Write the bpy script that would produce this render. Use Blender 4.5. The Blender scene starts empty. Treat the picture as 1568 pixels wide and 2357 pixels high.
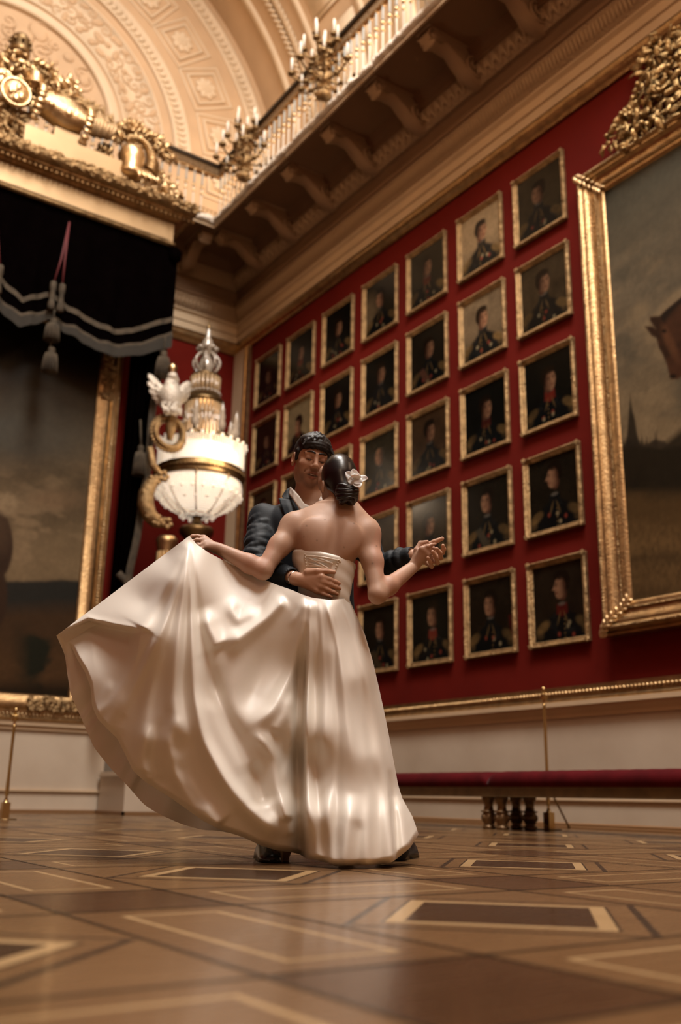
import bpy, bmesh, math, random
import numpy as np
from mathutils import Vector, Matrix
random.seed(7)
rng = np.random.default_rng(7)
scene = bpy.context.scene
COL = scene.collection
PI = math.pi

# ---------------------------------------------------------------- camera
F_PX = 2229.196
CX, CY = 784.0, 1178.5
CAM = np.array([0.0, 0.0, 0.25])
ROT = np.array([[0.82328433, -0.174133, -0.54025976],
                [-0.56737177, -0.22378479, -0.79247059],
                [0.01709336, 0.95895676, -0.28303666]])   # columns: camera right, up, back
ROT[:, 2] *= 1.0
_r = np.array([ROT[:, 0], ROT[:, 1]]); 
back = np.array([-0.54025976, -0.79247059, -0.28303666])
cam_data = bpy.data.cameras.new('camera')
cam_data.sensor_fit = 'VERTICAL'
cam_data.sensor_height = 36.0
cam_data.sensor_width = 36.0
cam_data.lens = F_PX / 2357.0 * 36.0
cam_data.clip_start = 0.02
cam_data.clip_end = 200
cam_data.dof.use_dof = True
cam_data.dof.focus_distance = 4.05
cam_data.dof.aperture_fstop = 1.7
cam = bpy.data.objects.new('camera', cam_data)
COL.objects.link(cam)
cam.matrix_world = Matrix(((ROT[0][0], ROT[0][1], -0.54025976, 0), (ROT[1][0], ROT[1][1], -0.79247059, 0),
                           (ROT[2][0], ROT[2][1], -0.28303666, 0.25), (0, 0, 0, 1)))
scene.camera = cam

# ---------------------------------------------------------------- light and exposure
scene.view_settings.view_transform = 'Standard'
scene.view_settings.look = 'None'
scene.view_settings.gamma = 1.0
scene.view_settings.use_curve_mapping = False
scene.view_settings.exposure = 0.0
scene.cycles.use_denoising = True
scene.cycles.max_bounces = 6
scene.cycles.diffuse_bounces = 3
scene.cycles.glossy_bounces = 3
scene.cycles.transmission_bounces = 4
scene.cycles.caustics_reflective = False
scene.cycles.caustics_refractive = False
scene.cycles.sample_clamp_indirect = 4.0
world = bpy.data.worlds.new('world'); scene.world = world
world.use_nodes = True
wb = world.node_tree.nodes['Background']
wb.inputs[0].default_value = (1.0, 0.72, 0.5, 1); wb.inputs[1].default_value = 0.02

def area_light(name, loc, size, size_y, power, color, target):
    l = bpy.data.lights.new(name, 'AREA'); l.shape = 'RECTANGLE'; l.size = size; l.size_y = size_y
    l.energy = power; l.color = color
    o = bpy.data.objects.new(name, l); COL.objects.link(o); o.location = loc
    o.rotation_euler = (Vector(target) - Vector(loc)).to_track_quat('-Z', 'Y').to_euler()
    return o
def point_light(name, loc, radius, power, color):
    l = bpy.data.lights.new(name, 'POINT'); l.shadow_soft_size = radius; l.energy = power; l.color = color
    o = bpy.data.objects.new(name, l); COL.objects.link(o); o.location = loc
    return o
# daylight through glazed lanterns in the vault, and one added frontal fill
area_light('skylight_and_fill', (2.6, 3.4, 16.4), 3.2, 5.0, 2350, (1.0, 0.96, 0.91), (2.6, 3.4, 0))
area_light('skylight_and_fill', (1.8, -3.2, 15.8), 4.0, 5.0, 1500, (1.0, 0.95, 0.88), (2.0, 2.0, 0))  # added frontal fill high behind the viewer, to brighten the gown
area_light('skylight_and_fill', (2.9, 10.0, 16.4), 3.0, 3.0, 260, (1.0, 0.92, 0.82), (2.9, 10.0, 0))
# unseen lamp read off the canvas glare, then warm fill added behind the viewer
point_light('hall_lamp_and_fill', (6.4, 1.2, 5.6), 0.6, 60, (1.0, 0.68, 0.42))
point_light('hall_lamp_and_fill', (-0.6, -2.2, 5.2), 0.8, 150, (1.0, 0.70, 0.45))
# lamps standing on the gallery floor, which wash the vault
for _x, _y, _e in ((7.9, 3.0, 120), (7.9, 8.0, 120), (7.8, 12.6, 90), (0.6, 14.1, 16), (-2.0, 8.0, 110)):
    point_light('gallery_lamp', (_x, _y, 10.9), 0.3, _e, (1.0, 0.74, 0.48))

# ---------------------------------------------------------------- picture geometry helpers
CAM_AX = np.array([[ROT[0][0], ROT[0][1], -0.54025976], [ROT[1][0], ROT[1][1], -0.79247059], [ROT[2][0], ROT[2][1], -0.28303666]])
def ray(px, py):
    px = np.asarray(px, float); py = np.asarray(py, float)
    v = np.stack([px - CX, -(py - CY), -F_PX * np.ones_like(px)], -1)
    return v @ CAM_AX.T
def on_x(px, py, x):
    d = ray(px, py); return CAM + d * (x / d[..., 0:1])
def on_y(px, py, y):
    d = ray(px, py); return CAM + d * (y / d[..., 1:2])
def on_z(px, py, z=0.0):
    d = ray(px, py); return CAM + d * ((z - CAM[2]) / d[..., 2:3])
# frame of the couple: S to the right, T away from the viewer, both level
T_AX = np.array([0.5633, 0.8263, 0.0]); T_AX /= np.linalg.norm(T_AX)
S_AX = np.array([T_AX[1], -T_AX[0], 0.0])
ORG = np.array([2.295, 3.304, 0.0])
def at(px, py, t=0.0):
    """point seen at picture position (px,py), t metres behind the upright plane through the couple"""
    d = ray(px, py)
    k = ((ORG - CAM) @ T_AX + np.asarray(t, float)) / (d @ T_AX)
    return CAM + d * k[..., None] if np.ndim(k) else CAM + d * k

# ---------------------------------------------------------------- object helpers
def tag(o, label=None, cat=None, group=None, kind=None):
    if label: o['label'] = label
    if cat: o['category'] = cat
    if group: o['group'] = group
    if kind: o['kind'] = kind
    return o
def empty(name, loc=(0, 0, 0), label=None, cat=None, group=None, rot=(0, 0, 0)):
    o = bpy.data.objects.new(name, None); COL.objects.link(o)
    o.location = loc; o.rotation_euler = rot; o.empty_display_size = 0.1
    return tag(o, label, cat, group)
def copy_tree(o, parent=None):
    c = o.copy(); COL.objects.link(c); c.parent = parent
    for ch in list(o.children): copy_tree(ch, c)
    return c
class MB:
    """collects shapes and links them as one mesh object"""
    def __init__(self): self.v = []; self.f = []; self.m = []; self.n = 0
    def add(self, v, f, mat=0):
        self.v.append(np.asarray(v, float).reshape(-1, 3)); 
        self.f += [tuple(i + self.n for i in q) for q in f]; self.m += [mat] * len(f)
        self.n += len(self.v[-1]); return self
    def box(self, x0, x1, y0, y1, z0, z1, mat=0, rz=0, bev=0):
        v = [(x, y, z) for z in (z0, z1) for x, y in ((x0, y0), (x1, y0), (x1, y1), (x0, y1))]
        f = [(3, 2, 1, 0), (4, 5, 6, 7), (0, 1, 5, 4), (1, 2, 6, 5), (2, 3, 7, 6), (3, 0, 4, 7)]
        return self.add(v, f, mat)
    def grid(self, P, mat=0, wrap_u=False, wrap_v=False, flip=False):
        P = np.asarray(P, float); nu, nv = P.shape[:2]
        f = []
        for i in range(nu if wrap_u else nu - 1):
            for j in range(nv if wrap_v else nv - 1):
                a, b = i * nv + j, ((i + 1) % nu) * nv + j
                c, d = ((i + 1) % nu) * nv + (j + 1) % nv, i * nv + (j + 1) % nv
                f.append((a, d, c, b) if flip else (a, b, c, d))
        return self.add(P.reshape(-1, 3), f, mat)
    def lathe(self, prof, loc=(0, 0, 0), seg=16, mat=0, M=None, caps=True):
        """prof: (radius, height) from bottom to top"""
        prof = np.asarray(prof, float); a = np.arange(seg) / seg * 2 * PI
        P = np.stack([prof[:, 0:1] * np.cos(a), prof[:, 0:1] * np.sin(a), prof[:, 1:2] + 0 * a], -1)
        if M is not None: P = P @ np.asarray(M).T
        P = P + np.asarray(loc, float)
        self.grid(P, mat, wrap_v=True, flip=True)
        if caps:
            n0 = self.n - P.shape[0] * seg
            self.f.append(tuple(n0 + j for j in reversed(range(seg)))); self.m.append(mat)
            n1 = self.n - seg
            self.f.append(tuple(n1 + j for j in range(seg))); self.m.append(mat)
        return self
    def tube(self, pts, r, seg=8, mat=0, caps=True, closed=False):
        pts = np.asarray(pts, float); n = len(pts); r = np.broadcast_to(np.asarray(r, float), (n,))
        if closed: tan = np.roll(pts, -1, 0) - np.roll(pts, 1, 0)
        else: tan = np.gradient(pts, axis=0)
        tan /= np.linalg.norm(tan, axis=1, keepdims=True) + 1e-12
        ref = np.array([0, 0, 1.0]) if abs(tan[0][2]) < 0.9 else np.array([1.0, 0, 0])
        u = np.cross(tan[0], ref); u /= np.linalg.norm(u)
        a = np.arange(seg) / seg * 2 * PI; rings = []
        for i in range(n):
            u = u - tan[i] * (u @ tan[i]); u /= np.linalg.norm(u) + 1e-12
            w_ = np.cross(tan[i], u)
            rings.append(pts[i] + r[i] * (np.cos(a)[:, None] * u + np.sin(a)[:, None] * w_))
        self.grid(np.array(rings), mat, wrap_v=True, wrap_u=closed, flip=False)
        if caps and not closed:
            n0 = self.n - n * seg
            self.f.append(tuple(n0 + j for j in reversed(range(seg)))); self.m.append(mat)
            n1 = self.n - seg
            self.f.append(tuple(n1 + j for j in range(seg))); self.m.append(mat)
        return self
    def ball(self, c, r, seg=8, rings=6, mat=0, M=None):
        a = np.linspace(-PI / 2, PI / 2, rings + 1)
        r = np.broadcast_to(np.asarray(r, float), (3,))
        b = np.arange(seg) / seg * 2 * PI
        P = np.stack([np.cos(a)[:, None] * np.cos(b), np.cos(a)[:, None] * np.sin(b), np.sin(a)[:, None] + 0 * b], -1) * r
        if M is not None: P = P @ np.asarray(M).T
        return self.grid(P + np.asarray(c, float), mat, wrap_v=True, flip=True)
    def prism(self, outline, axis_o, axis_a, axis_b, axis_n, depth, mat=0):
        """outline in (a,b) extruded by depth along n"""
        o = np.asarray(axis_o, float); A, B, N = (np.asarray(q, float) for q in (axis_a, axis_b, axis_n))
        pts = [o + A * p[0] + B * p[1] for p in outline]; k = len(pts)
        v = pts + [p + N * depth for p in pts]
        f = [tuple(range(k))[::-1], tuple(range(k, 2 * k))] + [(i, (i + 1) % k, (i + 1) % k + k, i + k) for i in range(k)]
        return self.add(v, f, mat)
    def loft(self, prof, stations, mat=0, closed=True):
        """prof: list of 2-D points; stations: list of (origin, axis_a, axis_b)"""
        P = np.array([[np.asarray(o) + p[0] * np.asarray(a) + p[1] * np.asarray(b) for p in prof] for o, a, b in stations])
        return self.grid(P, mat, wrap_u=closed)
    def build(self, name, mats, parent=None, smooth=True, angle=None, recalc=True):
        me = bpy.data.meshes.new(name)
        v = np.concatenate(self.v) if self.v else np.zeros((0, 3))
        if parent is not None:
            inv = np.array(parent_world(parent).inverted()); v = v @ inv[:3, :3].T + inv[:3, 3]
        me.from_pydata(v.tolist(), [], self.f)
        if not isinstance(mats, (list, tuple)): mats = [mats]
        for m in mats: me.materials.append(m)
        if len(mats) > 1: me.polygons.foreach_set('material_index', self.m)
        if recalc:
            bm = bmesh.new(); bm.from_mesh(me); bmesh.ops.recalc_face_normals(bm, faces=bm.faces); bm.to_mesh(me); bm.free()
        if smooth:
            me.polygons.foreach_set('use_smooth', [True] * len(me.polygons))
            if angle is not None: me.set_sharp_from_angle(angle=math.radians(angle))
        me.update()
        o = bpy.data.objects.new(name, me); COL.objects.link(o)
        if parent is not None: o.parent = parent
        return o
def parent_world(p):
    M = p.matrix_basis.copy()
    while p.parent is not None:
        p = p.parent; M = p.matrix_basis @ M
    return M
def rect_frame(mb, o, A, B, N, w, h, prof, mat=0):
    """picture-frame moulding: prof = (inset from the outer edge, height off the wall); o is the lower left outer corner"""
    o, A, B, N = (np.asarray(q, float) for q in (o, A, B, N))
    P = []
    for sx, sy, bx, by in ((0, 0, 1, 1), (w, 0, -1, 1), (w, h, -1, -1), (0, h, 1, -1)):
        P.append([o + A * (sx + bx * p[0]) + B * (sy + by * p[0]) + N * p[1] for p in prof])
    mb.grid(np.array(P), mat, wrap_u=True)
    return mb

# ---------------------------------------------------------------- materials
def mat(name, color, rough=0.5, metal=0.0, bump=0.0, bscale=30.0, var=0.0, vscale=3.0, sheen=0.0, coat=0.0, spec=0.5,
        emit=None, estr=0.0, trans=0.0, var2=None, sss=0.0, bdetail=3.0, distort=0.0, rvar=0.0):
    m = bpy.data.materials.new(name); m.use_nodes = True
    nt = m.node_tree; b = nt.nodes['Principled BSDF']
    b.inputs['Base Color'].default_value = (*color, 1)
    b.inputs['Roughness'].default_value = rough; b.inputs['Metallic'].default_value = metal
    b.inputs['Specular IOR Level'].default_value = spec
    if sheen: b.inputs['Sheen Weight'].default_value = sheen; b.inputs['Sheen Roughness'].default_value = 0.35
    if coat: b.inputs['Coat Weight'].default_value = coat; b.inputs['Coat Roughness'].default_value = 0.08
    if trans: b.inputs['Transmission Weight'].default_value = trans
    if sss: b.inputs['Subsurface Weight'].default_value = sss; b.inputs['Subsurface Radius'].default_value = (0.012, 0.005, 0.003); b.inputs['Subsurface Scale'].default_value = 1.0
    if emit: b.inputs['Emission Color'].default_value = (*emit, 1); b.inputs['Emission Strength'].default_value = estr
    tc = nt.nodes.new('ShaderNodeTexCoord')
    if bump:
        n = nt.nodes.new('ShaderNodeTexNoise'); n.inputs['Scale'].default_value = bscale; n.inputs['Detail'].default_value = bdetail
        n.inputs['Distortion'].default_value = distort
        nt.links.new(tc.outputs['Object'], n.inputs['Vector'])
        k = nt.nodes.new('ShaderNodeBump'); k.inputs['Strength'].default_value = min(1, bump); k.inputs['Distance'].default_value = 0.02 * max(1, bump)
        nt.links.new(n.outputs['Fac'], k.inputs['Height']); nt.links.new(k.outputs['Normal'], b.inputs['Normal'])
    if var:
        n2 = nt.nodes.new('ShaderNodeTexNoise'); n2.inputs['Scale'].default_value = vscale; n2.inputs['Detail'].default_value = 4
        nt.links.new(tc.outputs['Object'], n2.inputs['Vector'])
        r = nt.nodes.new('ShaderNodeMix'); r.data_type = 'RGBA'
        c2 = var2 if var2 else tuple(max(0, c * (1 - var)) for c in color)
        r.inputs['A'].default_value = (*color, 1); r.inputs['B'].default_value = (*c2, 1)
        mp = nt.nodes.new('ShaderNodeMapRange'); mp.inputs['From Min'].default_value = 0.35; mp.inputs['From Max'].default_value = 0.68
        nt.links.new(n2.outputs['Fac'], mp.inputs['Value']); nt.links.new(mp.outputs['Result'], r.inputs['Factor'])
        nt.links.new(r.outputs['Result'], b.inputs['Base Color'])
    return m
def wood(name, c1, c2, rough=0.3, ang=0.0, scale=6.0, stretch=9.0):
    m = bpy.data.materials.new(name); m.use_nodes = True; nt = m.node_tree; b = nt.nodes['Principled BSDF']
    tc = nt.nodes.new('ShaderNodeTexCoord'); mp = nt.nodes.new('ShaderNodeMapping')
    mp.inputs['Rotation'].default_value = (0, 0, ang); mp.inputs['Scale'].default_value = (scale, scale * stretch, scale)
    n = nt.nodes.new('ShaderNodeTexNoise'); n.inputs['Scale'].default_value = 1.0; n.inputs['Detail'].default_value = 5; n.inputs['Distortion'].default_value = 0.6
    big = nt.nodes.new('ShaderNodeTexNoise'); big.inputs['Scale'].default_value = 2.3; big.inputs['Detail'].default_value = 1
    mx = nt.nodes.new('ShaderNodeMix'); mx.data_type = 'RGBA'
    mx.inputs['A'].default_value = (*c1, 1); mx.inputs['B'].default_value = (*c2, 1)
    ad = nt.nodes.new('ShaderNodeMath'); ad.operation = 'MULTIPLY_ADD'; ad.inputs[1].default_value = 1.1; ad.inputs[2].default_value = -0.5
    a2 = nt.nodes.new('ShaderNodeMath'); a2.operation = 'ADD'; a2.use_clamp = True
    nt.links.new(tc.outputs['Object'], mp.inputs['Vector']); nt.links.new(mp.outputs['Vector'], n.inputs['Vector'])
    nt.links.new(tc.outputs['Object'], big.inputs['Vector'])
    nt.links.new(big.outputs['Fac'], ad.inputs[0]); nt.links.new(n.outputs['Fac'], a2.inputs[0]); nt.links.new(ad.outputs[0], a2.inputs[1])
    nt.links.new(a2.outputs[0], mx.inputs['Factor']); nt.links.new(mx.outputs['Result'], b.inputs['Base Color'])
    b.inputs['Roughness'].default_value = rough; b.inputs['Specular IOR Level'].default_value = 0.38
    b.inputs['Coat Weight'].default_value = 0.12; b.inputs['Coat Roughness'].default_value = 0.10
    rr = nt.nodes.new('ShaderNodeMapRange'); rr.inputs['To Min'].default_value = rough - 0.08; rr.inputs['To Max'].default_value = rough + 0.04
    nt.links.new(n.outputs['Fac'], rr.inputs['Value']); nt.links.new(rr.outputs['Result'], b.inputs['Roughness'])
    return m
def painted(name, rough=0.38, spec=0.5, bump=0.15):
    m = bpy.data.materials.new(name); m.use_nodes = True; nt = m.node_tree; b = nt.nodes['Principled BSDF']
    a = nt.nodes.new('ShaderNodeAttribute'); a.attribute_name = 'paint'
    nt.links.new(a.outputs['Color'], b.inputs['Base Color'])
    b.inputs['Roughness'].default_value = rough; b.inputs['Specular IOR Level'].default_value = spec
    tc = nt.nodes.new('ShaderNodeTexCoord'); n = nt.nodes.new('ShaderNodeTexNoise'); n.inputs['Scale'].default_value = 45; n.inputs['Detail'].default_value = 4
    k = nt.nodes.new('ShaderNodeBump'); k.inputs['Strength'].default_value = bump; k.inputs['Distance'].default_value = 0.01
    nt.links.new(tc.outputs['Object'], n.inputs['Vector']); nt.links.new(n.outputs['Fac'], k.inputs['Height']); nt.links.new(k.outputs['Normal'], b.inputs['Normal'])
    return m
M = {}
M['gold'] = mat('gilding', (0.52, 0.345, 0.17), 0.36, 1.0, bump=0.25, bscale=40, var=0.35, vscale=9)
M['gold_rough'] = mat('worn_gilding', (0.46, 0.30, 0.145), 0.44, 1.0, bump=0.9, bscale=55, var=0.5, vscale=14)
M['gold_bright'] = mat('bright_gilding', (0.66, 0.47, 0.26), 0.32, 1.0, bump=0.3, bscale=30, var=0.25, vscale=8)
M['bronze'] = mat('bronze', (0.20, 0.125, 0.055), 0.38, 0.9, bump=0.2, bscale=30)
M['brass'] = mat('brass', (0.55, 0.38, 0.17), 0.22, 1.0)
M['red_cloth'] = mat('red_damask_wall', (0.125, 0.0068, 0.0028), 0.88, var=0.18, vscale=1.2, bump=0.12, bscale=120, spec=0.12)
M['cream'] = mat('cream_plaster', (0.58, 0.42, 0.26), 0.65, var=0.12, vscale=2.0, bump=0.05, bscale=60)
M['plaster'] = mat('tan_plaster', (0.55, 0.38, 0.23), 0.75, var=0.12, vscale=1.5)
M['plaster_light'] = mat('light_stucco', (0.66, 0.52, 0.36), 0.7, var=0.1, vscale=2.0)
M['stucco_relief'] = mat('stucco_relief', (0.62, 0.47, 0.31), 0.7, bump=1.6, bscale=11, bdetail=5)
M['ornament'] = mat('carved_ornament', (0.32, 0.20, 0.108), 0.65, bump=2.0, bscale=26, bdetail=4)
M['stone_edge'] = mat('rough_white_stucco', (0.78, 0.70, 0.60), 0.8, bump=2.5, bscale=16, bdetail=5)
M['marble'] = mat('cream_marble_dado', (0.56, 0.46, 0.35), 0.42, var=0.3, vscale=1.3, var2=(0.48, 0.38, 0.28))
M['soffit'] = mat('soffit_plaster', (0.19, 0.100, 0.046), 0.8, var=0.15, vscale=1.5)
# ================================================================ the room
WX, WY, PY = 7.5, 14.45, 12.5        # right wall, far wall, wall behind the canopied painting
HX = 2.95                            # middle of the hall
def struct(mb, name, mats, **kw): return tag(mb.build(name, mats, **kw), kind='structure')

# ---- inlaid floor
W_MID = wood('walnut_inlay', (0.1013, 0.0477, 0.0172), (0.1695, 0.0899, 0.0370), 0.30, 0.0)
W_MID2 = wood('walnut_inlay_cross', (0.0962, 0.0446, 0.0164), (0.1594, 0.0836, 0.0344), 0.30, PI / 2)
W_DIAG = wood('walnut_inlay_diagonal', (0.1089, 0.0525, 0.0197), (0.1772, 0.0948, 0.0395), 0.30, PI / 4)
W_DARK = wood('dark_inlay', (0.0203, 0.0082, 0.0034), (0.0480, 0.0209, 0.0086), 0.28, 0.3)
W_RED = wood('red_brown_inlay', (0.0380, 0.0155, 0.0060), (0.0810, 0.0369, 0.0146), 0.28, 0.0)
W_CREAM = wood('pale_inlay', (0.3266, 0.2015, 0.0893), (0.4355, 0.2837, 0.1388), 0.32, 0.0)
W_BLACK = wood('black_inlay', (0.012, 0.007, 0.004), (0.03, 0.017, 0.010), 0.3, 0.0)
fm = MB()
def fpoly(pts, z, m):
    fm.add([(p[0], p[1], z) for p in pts], [tuple(range(len(pts)))], m)
def fsq(cx, cy, hx, hy, z, m): fpoly([(cx - hx, cy - hy), (cx + hx, cy - hy), (cx + hx, cy + hy), (cx - hx, cy + hy)], z, m)
def fdia(cx, cy, r, z, m, ry=None):
    ry = ry or r; fpoly([(cx + r, cy), (cx, cy + ry), (cx - r, cy), (cx, cy - ry)], z, m)
PX_, PY_ = 1.345, 1.288
X0, Y0 = 1.667, 1.755
fpoly([(-1.6, -6), (WX, -6), (WX, WY), (-1.6, WY)], 0.0, 0)
LZ = 0.0002
for i in range(-3, 6):
    for j in range(-6, 11):
        cx, cy = X0 + i * PX_, Y0 + j * PY_
        if not (-1.5 < cx < WX + 0.5 and -1.5 < cy < WY + .3): continue
        cx0, cy0 = cx, cy
        hx, hy = PX_ / 2, PY_ / 2
        bw = 0.212
        def clip(x, y): return (min(max(x, -1.6), WX - 0.02), min(max(y, -6), WY - 0.02))
        # band segments
        for (ax, ay, wx, wy, m) in ((cx - hx, cy, bw, hy - bw, 1), (cx, cy - hy, hx - bw, bw, 0)):
            if ax + wx > WX or ay + wy > WY: continue
            fsq(ax, ay, wx, wy, LZ, m)
            iw, ih = wx - 0.095, wy - 0.095
            fsq(ax, ay, iw, ih, 2 * LZ, 5); fsq(ax, ay, iw - 0.016, ih - 0.016, 3 * LZ, 2)
        if cx + hx < WX and cy + hy < WY or True:
            # cell with an inscribed lozenge
            if cx + hx - bw > WX or cy + hy - bw > WY: pass
            else:
                fsq(cx, cy, hx - bw, hy - bw, LZ, 2)
                for r, m, k in ((0.452, 6, 2), (0.425, 2, 3), (0.352, 6, 4), (0.342, 5, 5), (0.288, 3, 6)):
                    fdia(cx, cy, r, k * LZ, m, r * 0.985)
        # dark square at the crossing, black lines along the bands
        qx, qy = cx - hx, cy - hy
        if qx + bw < WX and qy + bw < WY and qx - bw > -1.6:
            fsq(qx, qy, bw, bw, 2 * LZ, 4)
        for s in (-1, 1):
            if qx + s * bw < WX - .02 and cy + hy < WY: fsq(qx + s * bw, cy, 0.0055, hy, 7 * LZ, 6)
            if qy + s * bw < WY - .02 and cx + hx < WX + .3: fsq(min(cx, WX - hx - .01), qy + s * bw, hx, 0.0055, 7 * LZ, 6)
struct(fm, 'floor', [W_MID, W_MID2, W_DIAG, W_DARK, W_RED, W_CREAM, W_BLACK], smooth=False, recalc=False)

# ---- walls
w = MB()
w.box(WX, WX + 0.3, -6, WY + 0.3, 1.2, 8.25, 0)                       # red damask
w.box(WX, WX + 0.3, -6, WY + 0.3, 0, 1.2, 1)                          # marble dado
w.box(WX, WX + 0.3, -6, WY + 0.3, 8.25, 9.62, 2)
struct(w, 'wall_right', [M['red_cloth'], M['marble'], M['plaster']], smooth=False)
w = MB()
w.box(-1.6, WX, WY, WY + 0.3, 1.2, 8.25, 0); w.box(-1.6, WX, WY, WY + 0.3, 0, 1.2, 1); w.box(-1.6, WX, WY, WY + 0.3, 8.25, 9.62, 2)
struct(w, 'wall_back', [M['red_cloth'], M['marble'], M['plaster']], smooth=False)
w = MB()
w.box(-1.6, 4.86, PY, PY + 0.35, 1.2, 8.3, 0); w.box(-1.6, 4.86, PY, PY + 0.35, 0, 1.2, 1)
struct(w, 'wall_canopy', [M['red_cloth'], M['marble']], smooth=False)
w = MB()
w.box(-1.9, -1.6, -6, PY, 1.2, 8.25, 0); w.box(-1.9, -1.6, -6, PY, 0, 1.2, 1); w.box(-1.9, -1.6, -6, WY, 8.25, 9.62, 2)
struct(w, 'wall_left', [M['red_cloth'], M['marble'], M['plaster']], smooth=False)
w = MB()
w.box(-1.9, WX + .3, -6.3, -6, 1.2, 8.25, 0); w.box(-1.9, WX + .3, -6.3, -6, 0, 1.2, 1); w.box(-2.6, 8.6, -6.3, -6, 8.25, 17, 2)
struct(w, 'wall_front', [M['red_cloth'], M['marble'], M['plaster']], smooth=False)

# ---- trims along the right and far wall (profile = distance off the wall, height)
def run(prof, name, mats, mi=0, y0=-6, x_far=4.9, both=True, kind='structure'):
    """moulding run along the right wall and round the corner along the far wall"""
    mb = MB()
    P = [[(WX - d, y0, z) for d, z in prof]]
    if both:
        P.append([(WX - d, WY - d, z) for d, z in prof]); P.append([(x_far, WY - d, z) for d, z in prof])
    else: P.append([(WX - d, WY, z) for d, z in prof])
    mb.grid(np.array(P), mi)
    return tag(mb.build(name, mats, smooth=False), kind=kind)
run([(0, 7.93), (0.03, 7.93), (0.045, 7.965), (0.03, 7.99), (0.055, 8.02), (0.075, 8.06), (0.075, 8.09), (0.05, 8.11), (0.06, 8.14), (0.03, 8.17), (0, 8.17)], 'trim_1', M['gold'])
run([(0, 8.17), (0.05, 8.17), (0.05, 8.30), (0.075, 8.31), (0.075, 8.325), (0.05, 8.335), (0.05, 8.46), (0.10, 8.50), (0.10, 8.52), (0, 8.52)], 'trim_2', M['cream'])
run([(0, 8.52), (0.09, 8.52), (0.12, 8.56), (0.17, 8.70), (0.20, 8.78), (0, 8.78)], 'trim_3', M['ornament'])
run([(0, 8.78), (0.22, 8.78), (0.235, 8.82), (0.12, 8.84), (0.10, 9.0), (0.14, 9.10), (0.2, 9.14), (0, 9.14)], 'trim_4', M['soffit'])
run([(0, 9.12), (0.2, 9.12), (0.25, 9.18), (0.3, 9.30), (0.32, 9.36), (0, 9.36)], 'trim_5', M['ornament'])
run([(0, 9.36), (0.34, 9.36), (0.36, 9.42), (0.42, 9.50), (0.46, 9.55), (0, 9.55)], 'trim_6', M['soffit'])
lv = MB()      # carved leaves along the two ornament bands
for k in range(190):
    y = 14.2 - k * .055; lv.ball((WX - .155, y, 8.65), (.022, .024, .085), 5, 4, 0, np.array([[1, 0, -.35], [0, 1, 0], [.35, 0, 1]]))
for k in range(75):
    y = 14.1 - k * .14
    for q in (-1, 1): lv.ball((WX - .275, y + q * .035, 9.24), (.03, .028, .10), 6, 4, 0, np.array([[1, 0, -.5], [0, 1, .3 * q], [.5, -.3 * q, 1]]))
    lv.ball((WX - .29, y + .07, 9.25), (.035, .03, .05), 6, 4)
for k in range(26): lv.ball((4.95 + k * .075, WY - .155, 8.65), (.03, .022, .085), 5, 4)
tag(lv.build('trim_27', mat('carved_leaves', (0.36, 0.235, 0.13), 0.65)), kind='structure')
# dado cap, gilt lower moulding and wooden baseboard
run([(0, 1.06), (0.015, 1.06), (0.02, 1.10), (0.05, 1.14), (0.055, 1.165), (0.075, 1.17), (0.075, 1.215), (0, 1.215)], 'trim_7', M['cream'])
run([(0, 1.215), (0.06, 1.215), (0.07, 1.235), (0.045, 1.26), (0.05, 1.33), (0.03, 1.335), (0.03, 1.365), (0, 1.37)], 'trim_8', M['gold'])
bd = MB()
for k in range(230): bd.ball((WX - 0.052, 3.2 + k * 0.0455, 1.297), (0.022, 0.024, 0.026), 6, 4)
tag(bd.build('trim_9', M['gold']), kind='structure')
run([(0, 0.255), (0.02, 0.255), (0.03, 0.262), (0.03, 0.275), (0, 0.275)], 'trim_10', M['cream'])
run([(0.012, 0.0), (0.012, 0.255), (0, 0.255)], 'trim_11', M['marble'])
WOODB = mat('baseboard_wood', (0.22, 0.115, 0.05), 0.35)
run([(0, 0), (0.045, 0), (0.045, 0.018), (0.03, 0.022), (0.03, 0.045), (0.015, 0.055), (0, 0.055)], 'baseboard_right', WOODB)
# pilaster with a gilt edge in the corner
w = MB(); w.box(WX - 0.05, WX, 14.02, WY, 1.2, 7.95, 0)
struct(w, 'trim_12', M['cream'], smooth=False)
w = MB(); w.box(WX - 0.075, WX, 13.88, 13.93, 1.4, 7.93); w.box(WX - 0.065, WX, 13.93, 13.975, 1.4, 7.93); w.box(WX - 0.075, WX, 13.975, 14.02, 1.4, 7.93)
struct(w, 'trim_13', M['gold'], smooth=False)
# wall behind the painting: dado cap, plinth line, baseboard
w = MB()
w.box(-1.6, 4.86, PY - 0.06, PY, 1.055, 1.115); w.box(-1.6, 4.86, PY - 0.03, PY, 1.0, 1.055)
w.box(-1.6, 4.83, PY - 0.03, PY, 0.262, 0.285)
struct(w, 'trim_14', M['cream'], smooth=False)
w = MB(); w.box(-1.6, 4.79, PY - 0.045, PY, 0, 0.045); w.box(4.77, 4.80, 11.55, PY, 0, 0.045); w.box(4.77, 6.9, 11.55, 11.58, 0, 0.045)
struct(w, 'baseboard_canopy', WOODB, smooth=False)
# masonry pedestal that carries the crystal lamp
w = MB()
w.box(4.80, 6.85, 11.60, 12.44, 0, 0.46); w.box(4.775, 6.9, 11.575, 12.44, 0.46, 0.485); w.box(4.80, 6.86, 11.60, 12.44, 0.485, 0.52)
PED = tag(w.build('lamp_pedestal', M['marble'], smooth=False), 'low cream stone plinth half hidden behind the lifted gown', 'plinth')

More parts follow.
